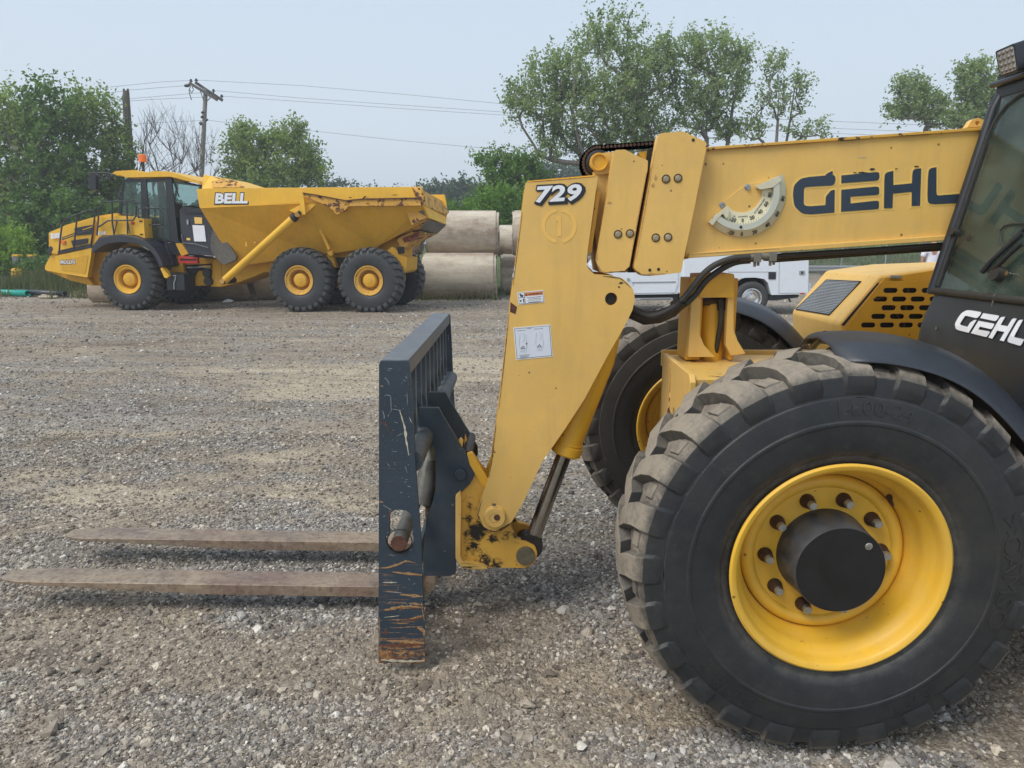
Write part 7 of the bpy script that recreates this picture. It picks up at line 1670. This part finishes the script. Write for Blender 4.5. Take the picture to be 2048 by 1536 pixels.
gr = thing('guard_rail', (P(1700,538,36.8).x, 36.8, 0), 'pale steel guard rail in front of the chain link fence', 'guard rail')
xa, xb = P(1500,538,36.8).x, P(2200,538,36.8).x
z_ = P(1700,537,36.8).z
b = MB(); vs = []
prof_ = [(0,-.15),(-.05,-.11),(-.05,-.05),(0,-.02),(0,.02),(-.05,.05),(-.05,.11),(0,.15)]
for x_ in (xa, xb): vs += [(x_, 36.8+p_[0], z_+p_[1]) for p_ in prof_]
b.add(vs, [(i, i+1, i+9, i+8) for i in range(7)]); o = b.build('beam', M['galv'], gr, smooth=0)
for k in range(int((xb-xa)/3.8)+1):
    b = MB(); x_ = xa+k*3.8; b.box((x_-.06, 36.85, -.3), (x_+.06, 37.0, z_+.16)); b.build('post', M['gray_wood'], gr)
# ================================================================== PERSON
def person():
    Yp = 20.0; q = P(1866, 500, Yp); X = q.x; g = hz(X, Yp)
    T = thing('person', (X, Yp, g), 'person in a white T-shirt standing behind the telehandler hood, seen between boom and cab', 'person')
    def skin(name, pts, edges, rad, m, sub=2, root=0):
        me = bpy.data.meshes.new(name); me.from_pydata([Vector(p)+Vector((X, Yp, g)) for p in pts], edges, []); o = bpy.data.objects.new(name, me); COL.objects.link(o); attach(o, T)
        sk = o.modifiers.new('skin', 'SKIN'); me.skin_vertices.new() if not me.skin_vertices else None
        for i, r in enumerate(rad):
            me.skin_vertices[0].data[i].radius = (r, r) if not isinstance(r, tuple) else r
        me.skin_vertices[0].data[root].use_root = True
        s = o.modifiers.new('sub', 'SUBSURF'); s.levels = sub; s.render_levels = sub; me.materials.append(m); return o
    pts = [(0,0,.95),(0,0,1.12),(0,-.01,1.30),(0,0,1.44),(0,0,1.52),(0,-.01,1.60),(0,-.02,1.68),(.10,0,.90),(.11,-.01,.50),(.12,0,.09),(.13,-.12,.04),(-.10,0,.90),(-.12,.01,.50),(-.13,.02,.09),(-.14,-.10,.04),
           (.17,0,1.42),(.24,0,1.38),(.28,-.01,1.14),(.25,-.10,.92),(.24,-.14,.85),(-.17,0,1.42),(-.24,0,1.38),(-.27,0,1.14),(-.27,-.04,.90),(-.27,-.06,.82)]
    ed = [(0,1),(1,2),(2,3),(3,4),(4,5),(5,6),(0,7),(7,8),(8,9),(9,10),(0,11),(11,12),(12,13),(13,14),(3,15),(15,16),(16,17),(17,18),(18,19),(3,20),(20,21),(21,22),(22,23),(23,24)]
    rad = [(.14,.10),(.13,.10),(.15,.11),(.11,.08),.055,(.075,.09),(.072,.085),.085,.06,.045,.04,.085,.06,.045,.04,.06,.052,.042,.032,.035,.06,.052,.042,.032,.035]
    skin('body', pts, ed, rad, M['skin'])
    sp_ = [(0,0,.93),(0,0,1.12),(0,-.01,1.30),(0,0,1.43),(.17,0,1.41),(.245,0,1.37),(.27,0,1.22),(-.17,0,1.41),(-.245,0,1.37),(-.265,0,1.22)]
    skin('t_shirt', sp_, [(0,1),(1,2),(2,3),(3,4),(4,5),(5,6),(3,7),(7,8),(8,9)], [(.18,.13),(.165,.125),(.175,.13),(.13,.10),.085,.08,.082,.085,.08,.082], M['shirt'])
    skin('trousers', [(0,0,.93),(.10,0,.88),(.115,-.01,.50),(.125,0,.12),(-.10,0,.88),(-.125,.01,.50),(-.135,.02,.12)], [(0,1),(1,2),(2,3),(0,4),(4,5),(5,6)], [(.165,.12),.105,.082,.07,.105,.082,.07], M['denim'])
    skin('hair', [(0,0,1.66),(0,.01,1.72)], [(0,1)], [(.082,.095),(.07,.08)], M['hair'])
    for s in (1, -1):
        for k in range(4):
            b = MB(); x = .24 if s > 0 else -.27; y = -.17 if s > 0 else -.09; b.tube([(X+x*1+(-.03+.018*k), Yp+y, g+.82 if s < 0 else g+.85), (X+x+(-.03+.018*k), Yp+y-.01, g+.77+.006*abs(k-1.5)), (X+x+(-.03+.018*k), Yp+y+.01, g+.73+.01*abs(k-1.5))], [.010,.009,.007], 6); b.build('finger', M['skin'], T)
        b = MB(); b.tube([(X+x-.035*s, Yp+y, g+.82), (X+x-.05*s, Yp+y-.02, g+.78)], [.011,.009], 6); b.build('thumb', M['skin'], T)
    b = MB(); b.tube([(X, Yp-.10, g+1.64), (X, Yp-.125, g+1.615)], [.008,.014], 6); b.build('nose', M['skin'], T)
person()

# ================================================================== TREES
def tree(label, Y, px_base, blobs, n_clump, n_leaf, leaf, ls, seed, trunk_r=0.22, top_px=None, spread=0.55, cat='tree', name='tree', group='trees behind the lot', zdepth=1.0, branches=True, rmin=0.010, twig=1.0, multi=1):
    if n_leaf:
        if leaf is M['leaf_pale'] or leaf is M['leaf_mid']: n_clump = int(n_clump*1.7); n_leaf = int(n_leaf*0.40); spread *= 1.45; ls *= 0.95
        else: n_clump = int(n_clump*1.4); n_leaf = int(n_leaf*0.52); spread *= 1.35; ls *= 0.98
    rg = np.random.default_rng(seed)
    w_ = np.array([b[2]*b[3]*(b[4] if len(b) > 4 else 1) for b in blobs]); w_ = w_/w_.sum()
    cl = []
    for k in range(n_clump):
        b = blobs[rg.choice(len(blobs), p=w_)]
        while True:
            u, v = rg.uniform(-1, 1, 2)
            if u*u+v*v < 1: break
        mm = sqrt(max(0, 1-u*u-v*v)); dep = rg.uniform(-1, 1)*mm*b[2]*Y/FPX*zdepth
        cl.append(P(b[0]+u*b[2], b[1]+v*b[3], Y+dep))
    allx = sum(p.x for p in cl)/len(cl); zlo = min(p.z for p in cl)
    bx_ = P(px_base, 500, Y).x; gz_ = hz(bx_, Y)-0.2
    T = thing(name, (bx_, Y, gz_), label, cat, group)
    nodes = []; par = []
    ztop = sorted(p.z for p in cl)[int(len(cl)*0.72)]
    for mi in range(multi):
        off = (mi-(multi-1)/2)
        last = -1 if mi == 0 else 0
        nt_ = 7; tx = allx + off*1.6 + rg.normal(0, .3)
        s0 = 0 if mi == 0 else 1
        for k in range(s0, nt_):
            t = k/(nt_-1); nodes.append(Vector((bx_+(tx-bx_)*t**1.2 + rg.normal(0,.08)*t, Y+off*0.5*t, gz_+(ztop-gz_)*t))); par.append(last); last = len(nodes)-1
    cnt0 = len(nodes)
    order = sorted(range(len(cl)), key=lambda i: (cl[i]-nodes[min(3, cnt0-1)]).length)
    for i in order:
        c = cl[i]; best = None; bd = 1e9
        for j, nn2 in enumerate(nodes):
            if j == 0: continue
            d = (nn2-c).length + max(0, nn2.z-(c.z-(0.15 if n_leaf else 0.45)))*(2.2 if n_leaf else 4.0)
            if d < bd: bd = d; best = j
        a = nodes[best]; d = c-a; steps = max(1, min(4, int(d.length/0.55)))
        prev_ = best
        for s in range(1, steps+1):
            t = s/steps; q = a+d*t; q.z -= 0.10*d.length*sin(pi*t)*0.8; q += Vector(rg.normal(0, (0.035 if n_leaf else 0.018)*d.length, 3))*(1 if s < steps else 0)
            nodes.append(q); par.append(prev_); prev_ = len(nodes)-1
    cnt = [0]*len(nodes)
    haschild = set(par)
    for i in range(len(nodes)):
        if i not in haschild:
            j = i
            while j >= 0: cnt[j] += 1; j = par[j]
    tot = max(cnt); rad = [max(rmin, trunk_r*(c_/tot)**(0.52 if n_leaf else 0.62)) for c_ in cnt]
    tm = MB()
    for i in range(1, len(nodes)):
        a = par[i]
        if a < 0: continue
        r1_ = rad[i]; r0_ = min(rad[a], r1_*1.35 + 0.01)
        tm.tube([nodes[a], nodes[i]], [r0_, r1_], 5 if r0_ < .06 else 8, caps=False)
    if n_leaf == 0:
        for i in range(cnt0, len(nodes)):
            for _ in range(2):
                u = (nodes[i]-nodes[par[i]]).normalized()*0.5 + Vector(rg.normal(0, .35, 3)) + Vector((0,0,.35)); L_ = rg.uniform(.25, .8)
                tm.tube([nodes[i], nodes[i]+u*L_*.5, nodes[i]+u*L_+Vector((0,0,.05))], [.007,.006,.004], 3, caps=False)
    tm.build('trunk', M['bark'] if 'dead' not in label else M['dead_bark'], T, smooth=60)
    if n_leaf == 0: return T
    # leaves along twigs
    V = []; tone = []
    C = np.array([tuple(c) for c in cl]); nC = len(C)
    tw = 5; N = nC*n_leaf
    ci = np.repeat(np.arange(nC), n_leaf)
    tdir = rg.normal(0, 1, (nC, tw, 3)); tdir[..., 2] += 0.75; tdir /= np.linalg.norm(tdir, axis=-1, keepdims=True)
    cen_ = C.mean(0); outw = C-cen_; outw /= (np.linalg.norm(outw, axis=-1, keepdims=True)+1e-6)
    tdir = tdir + 0.5*outw[:, None, :]*twig; tdir /= np.linalg.norm(tdir, axis=-1, keepdims=True)
    tl = rg.uniform(0.35, 1.35, (nC, tw))*spread
    ti = rg.integers(0, tw, N); t_ = rg.uniform(0.0, 1.0, N)**0.8
    pos = C[ci] + tdir[ci, ti]*(tl[ci, ti]*t_)[:, None] + rg.normal(0, 0.10*spread, (N, 3))
    nrm = rg.normal(0, 1, (N, 3)); nrm[:, 2] += 0.5; nrm /= np.linalg.norm(nrm, axis=-1, keepdims=True)
    ax_ = np.cross(nrm, rg.normal(0, 1, (N, 3))); ax_ /= np.linalg.norm(ax_, axis=-1, keepdims=True); bx2 = np.cross(nrm, ax_)
    s_ = ls*rg.uniform(0.6, 1.3, N)[:, None]
    q = np.stack([pos-ax_*s_*0.5, pos+bx2*s_*0.30, pos+ax_*s_*0.5, pos-bx2*s_*0.30], 1).reshape(-1, 3)
    me = bpy.data.meshes.new('crown'); me.vertices.add(len(q)); me.vertices.foreach_set('co', q.ravel().astype(np.float32))
    me.loops.add(len(q)); me.loops.foreach_set('vertex_index', np.arange(len(q), dtype=np.int32)); me.polygons.add(N); me.polygons.foreach_set('loop_start', np.arange(0, len(q), 4, dtype=np.int32))
    me.update(calc_edges=True)
    tn = np.clip(rg.normal(0.45, 0.25, N) + (rg.normal(0, 0.22, nC))[ci], 0, 1)
    at = me.attributes.new('tone', 'FLOAT', 'FACE'); at.data.foreach_set('value', tn.astype(np.float32))
    me.materials.append(leaf); o = bpy.data.objects.new('crown', me); COL.objects.link(o); attach(o, T)
    return T
LD, LM, LP, LB = M['leaf_dark'], M['leaf_mid'], M['leaf_pale'], M['leaf_bright']
g1 = 'tall trees at the left edge'
tree('leafy green tree cut by the left edge of the picture', 33, 15, [(-10,300,70,110),(20,240,50,60),(50,330,50,80),(-20,430,80,80),(-60,260,60,90)], 170, 115, LM, .17, 1, .28, group=g1)
tree('dense dark green tree second from the left edge', 31.5, 95, [(90,230,50,60),(110,300,60,70),(60,390,60,70),(120,400,60,70),(70,460,80,60)], 190, 120, LD, .17, 2, .28, group=g1)
tree('green tree left of the brown utility pole, above the dump truck nose', 33, 190, [(160,230,38,50),(205,250,38,48),(180,320,55,60),(235,320,28,60),(160,400,55,60),(215,410,45,60),(262,300,18,14)], 200, 115, LM, .16, 3, .26, group=g1, multi=2)
tree('dark low tree behind the hood of the dump truck', 30.5, 150, [(60,470,70,55),(150,470,60,60),(210,470,50,60),(110,430,60,45)], 130, 120, LD, .17, 4, .20, group=g1)
tree('roundish pale green tree right of the grey pole', 41, 540, [(500,300,46,40),(575,275,22,28),(560,320,60,45),(610,330,40,35),(475,345,26,28),(640,355,20,16),(596,268,12,20),(490,275,16,20),(540,370,80,30)], 230, 115, LM, .19, 5, .20, spread=.55, multi=3, group='trees behind the lot')
tree('bluish far tree in the gap behind the dump body tail', 78, 900, [(900,385,40,22),(940,395,40,24),(870,395,30,18),(925,420,70,24),(985,400,40,24)], 170, 90, M['leaf_far'], .34, 6, .3, spread=.9)
tree('bluish far tree behind the tail of the pale tree', 80, 760, [(700,400,40,16),(760,402,40,16),(830,400,40,16),(660,385,20,14),(690,378,10,8)], 120, 80, M['leaf_far'], .34, 61, .3, spread=.9)
tree('bright green bushy tree left of the yellow boom head', 37, 1030, [(1010,350,40,36),(1050,370,50,40),(980,325,26,14),(1000,400,45,34),(1070,420,50,40),(1040,330,26,22)], 210, 120, M['leaf_lime'], .16, 7, .16, spread=.5, multi=3)
tree('big cottonwood with a broad loose crown behind the boom head', 35, 1240, [(1225,70,60,45),(1210,150,105,60),(1110,150,50,55),(1075,215,60,50),(1190,225,105,65),(1300,150,60,60),(1110,290,50,30),(1290,245,60,50),(1330,110,30,40),(1040,190,26,26),(1230,300,80,40)], 420, 115, LP, .155, 8, .30, spread=.50, multi=4)
tree('slender cottonwood just right of the big one', 35.5, 1420, [(1420,105,55,40),(1430,170,60,50),(1480,115,18,24),(1400,230,40,40),(1450,250,28,30),(1370,190,24,36)], 170, 105, LP, .155, 9, .15, spread=.45, multi=2)
tree('sparse leaning young cottonwood above the boom lettering', 35, 1545, [(1550,140,26,30),(1545,200,28,36),(1600,170,18,22),(1590,215,22,20),(1510,255,24,26),(1600,265,30,14),(1645,255,12,24)], 85, 62, LP, .15, 10, .11, spread=.42, multi=2)
tree('loose small tree left of the cab pillar', 38, 1860, [(1825,185,32,30),(1850,215,44,26),(1800,225,24,14),(1880,240,40,20)], 105, 95, LP, .16, 11, .13, spread=.42)
tree('taller tree seen beside the work light', 36, 1960, [(1955,175,40,40),(1975,215,44,40),(1940,235,44,26),(2010,190,30,40),(1930,150,10,14),(1962,135,10,14),(2040,230,50,50)], 190, 110, LP, .16, 12, .18, spread=.45)
tree('dead bare tree between the two utility poles', 33, 318, [(330,265,46,36),(372,285,40,36),(300,285,22,44),(350,325,80,22),(405,300,22,36),(440,330,30,20)], 210, 0, LM, .1, 13, .10, name='dead_tree', group=None, rmin=0.007, multi=4)
tree('bright green shrub behind the towed machine at far left', 27.5, 20, [(5,515,50,38),(36,498,26,30),(-30,500,40,40),(18,490,24,24)], 170, 130, LB, .10, 14, .04, spread=.35, cat='shrub', name='shrub', group='low shrubs')
tree('dark green shrub growing behind the nose of the dump truck', 26, 90, [(80,540,40,18),(120,550,40,16),(150,545,30,20)], 90, 120, LD, .10, 15, .03, spread=.3, cat='shrub', name='shrub', group='low shrubs')
tree('green scrub behind the pipes beside the boom head', 30, 1010, [(1000,420,36,40),(950,430,50,26),(1060,440,40,40)], 90, 120, M['leaf_lime'], .14, 16, .05, spread=.4, cat='shrub', name='shrub', group='low shrubs')
tree('row of bushes on the bank behind the chain link fence', 47, 1700, [(1640,505,60,16),(1740,500,60,20),(1840,500,60,20),(1940,500,60,20),(1560,505,50,14)], 150, 90, LM, .22, 17, .05, spread=.6, cat='shrub', name='shrub', group='low shrubs')
# far-off wood closing the horizon
def far_wood():
    rg = np.random.default_rng(77); n = 60000
    x = rg.uniform(-95, 110, n); h = 5.2+2.6*(fbm(x*0.11, x*0+3.0, 4)-0.4)*2; y = 88+rg.uniform(-3, 3, n)+6*fbm(x*.03, x*0, 2)
    z = h*rg.random(n)**0.75; pos = np.stack([x, y, z+Hh(x, y)-.3], 1); nrm = rg.normal(0,1,(n,3)); nrm /= np.linalg.norm(nrm,axis=1,keepdims=True)
    a = np.cross(nrm, rg.normal(0,1,(n,3))); a /= np.linalg.norm(a,axis=1,keepdims=True); b = np.cross(nrm,a); s = (.55*rg.uniform(.6,1.4,n))[:,None]
    q = np.stack([pos-a*s*.5, pos+b*s*.35, pos+a*s*.5, pos-b*s*.35],1).reshape(-1,3); me = bpy.data.meshes.new('distant_wood'); me.from_pydata(q.tolist(), [], np.arange(4*n).reshape(-1,4).tolist())
    at = me.attributes.new('tone','FLOAT','FACE'); at.data.foreach_set('value', rg.random(n).astype(np.float32)); me.materials.append(M['leaf_far'])
    o = bpy.data.objects.new('distant_wood', me); COL.objects.link(o); tag(o, 'far-off wood along the horizon', 'wood', kind='stuff')
far_wood()
# grass at the edge of the lot
def grass():
    rg = np.random.default_rng(5); P_ = []
    def add(x0, x1, y0, y1, n): P_.append(np.stack([rg.uniform(x0,x1,n), rg.uniform(y0,y1,n)],1))
    add(-19,-9.5,21.3,25.5,30000); add(-9.5,2,22,25,9000); add(-3.5,0.8,20.4,24,5000); add(-14,-10.5,21.3,22.6,3000); add(2, 30, 38.6, 46, 14000)
    xy = np.concatenate(P_); x, y = xy[:,0], xy[:,1]; k = (grass_mask(x,y)+0.25*(fbm(x*2,y*2,2) > .55) > rg.random(len(x))*0.9+0.1) | ((x > -3.2) & (x < -0.3) & (y < 21.0) & (y > 20.6) & (rg.random(len(x)) < .5)); x, y = x[k], y[k]; n = len(x)
    z = Hh(x,y)-.02; hgt = (0.16+0.34*fbm(x*.8,y*.8,3))*rg.uniform(.5,1.5,n)*np.where(x < -9.5, 1.25, .6); a = rg.uniform(0,6.28,n); lean = rg.uniform(.1,.7,n)*hgt; wd = np.where(y > 30, .03, .014)
    dx, dy = np.cos(a), np.sin(a); b0 = np.stack([x-dy*wd, y+dx*wd, z],1); b1 = np.stack([x+dy*wd, y-dx*wd, z],1); tp_ = np.stack([x+dx*lean, y+dy*lean, z+hgt],1)
    q = np.stack([b0,b1,tp_],1).reshape(-1,3); me = bpy.data.meshes.new('grass'); me.from_pydata(q.tolist(), [], np.arange(3*n).reshape(-1,3).tolist())
    tn = np.clip(fbm(x*.6,y*.6,3)*1.1-0.1+rg.normal(0,.15,n)+np.where((x>-12.5)&(x<-9.5),.5,0),0,1); at = me.attributes.new('tone','FLOAT','FACE'); at.data.foreach_set('value', tn.astype(np.float32)); me.materials.append(M['grass'])
    o = bpy.data.objects.new('grass', me); COL.objects.link(o); tag(o, 'rough grass along the edge of the lot', 'grass', kind='stuff')
grass()

# ------------------------------------------------------------------ haze
hm = bpy.data.materials.new('thin_haze'); hm.use_nodes = True; ht = hm.node_tree; ht.nodes.clear()
ho = ht.nodes.new('ShaderNodeOutputMaterial'); hv = ht.nodes.new('ShaderNodeVolumePrincipled')
hv.inputs['Color'].default_value = (0.93, 0.96, 1.0, 1); hv.inputs['Density'].default_value = 0.0023; hv.inputs['Anisotropy'].default_value = 0.2
ht.links.new(hv.outputs[0], ho.inputs['Volume'])
b = MB(); b.box((-620, -75, -1.5), (620, 1420, 24)); hzb = b.build('haze', hm, None, smooth=0); hzb['kind'] = 'stuff'; hzb['label'] = 'thin pale summer haze'
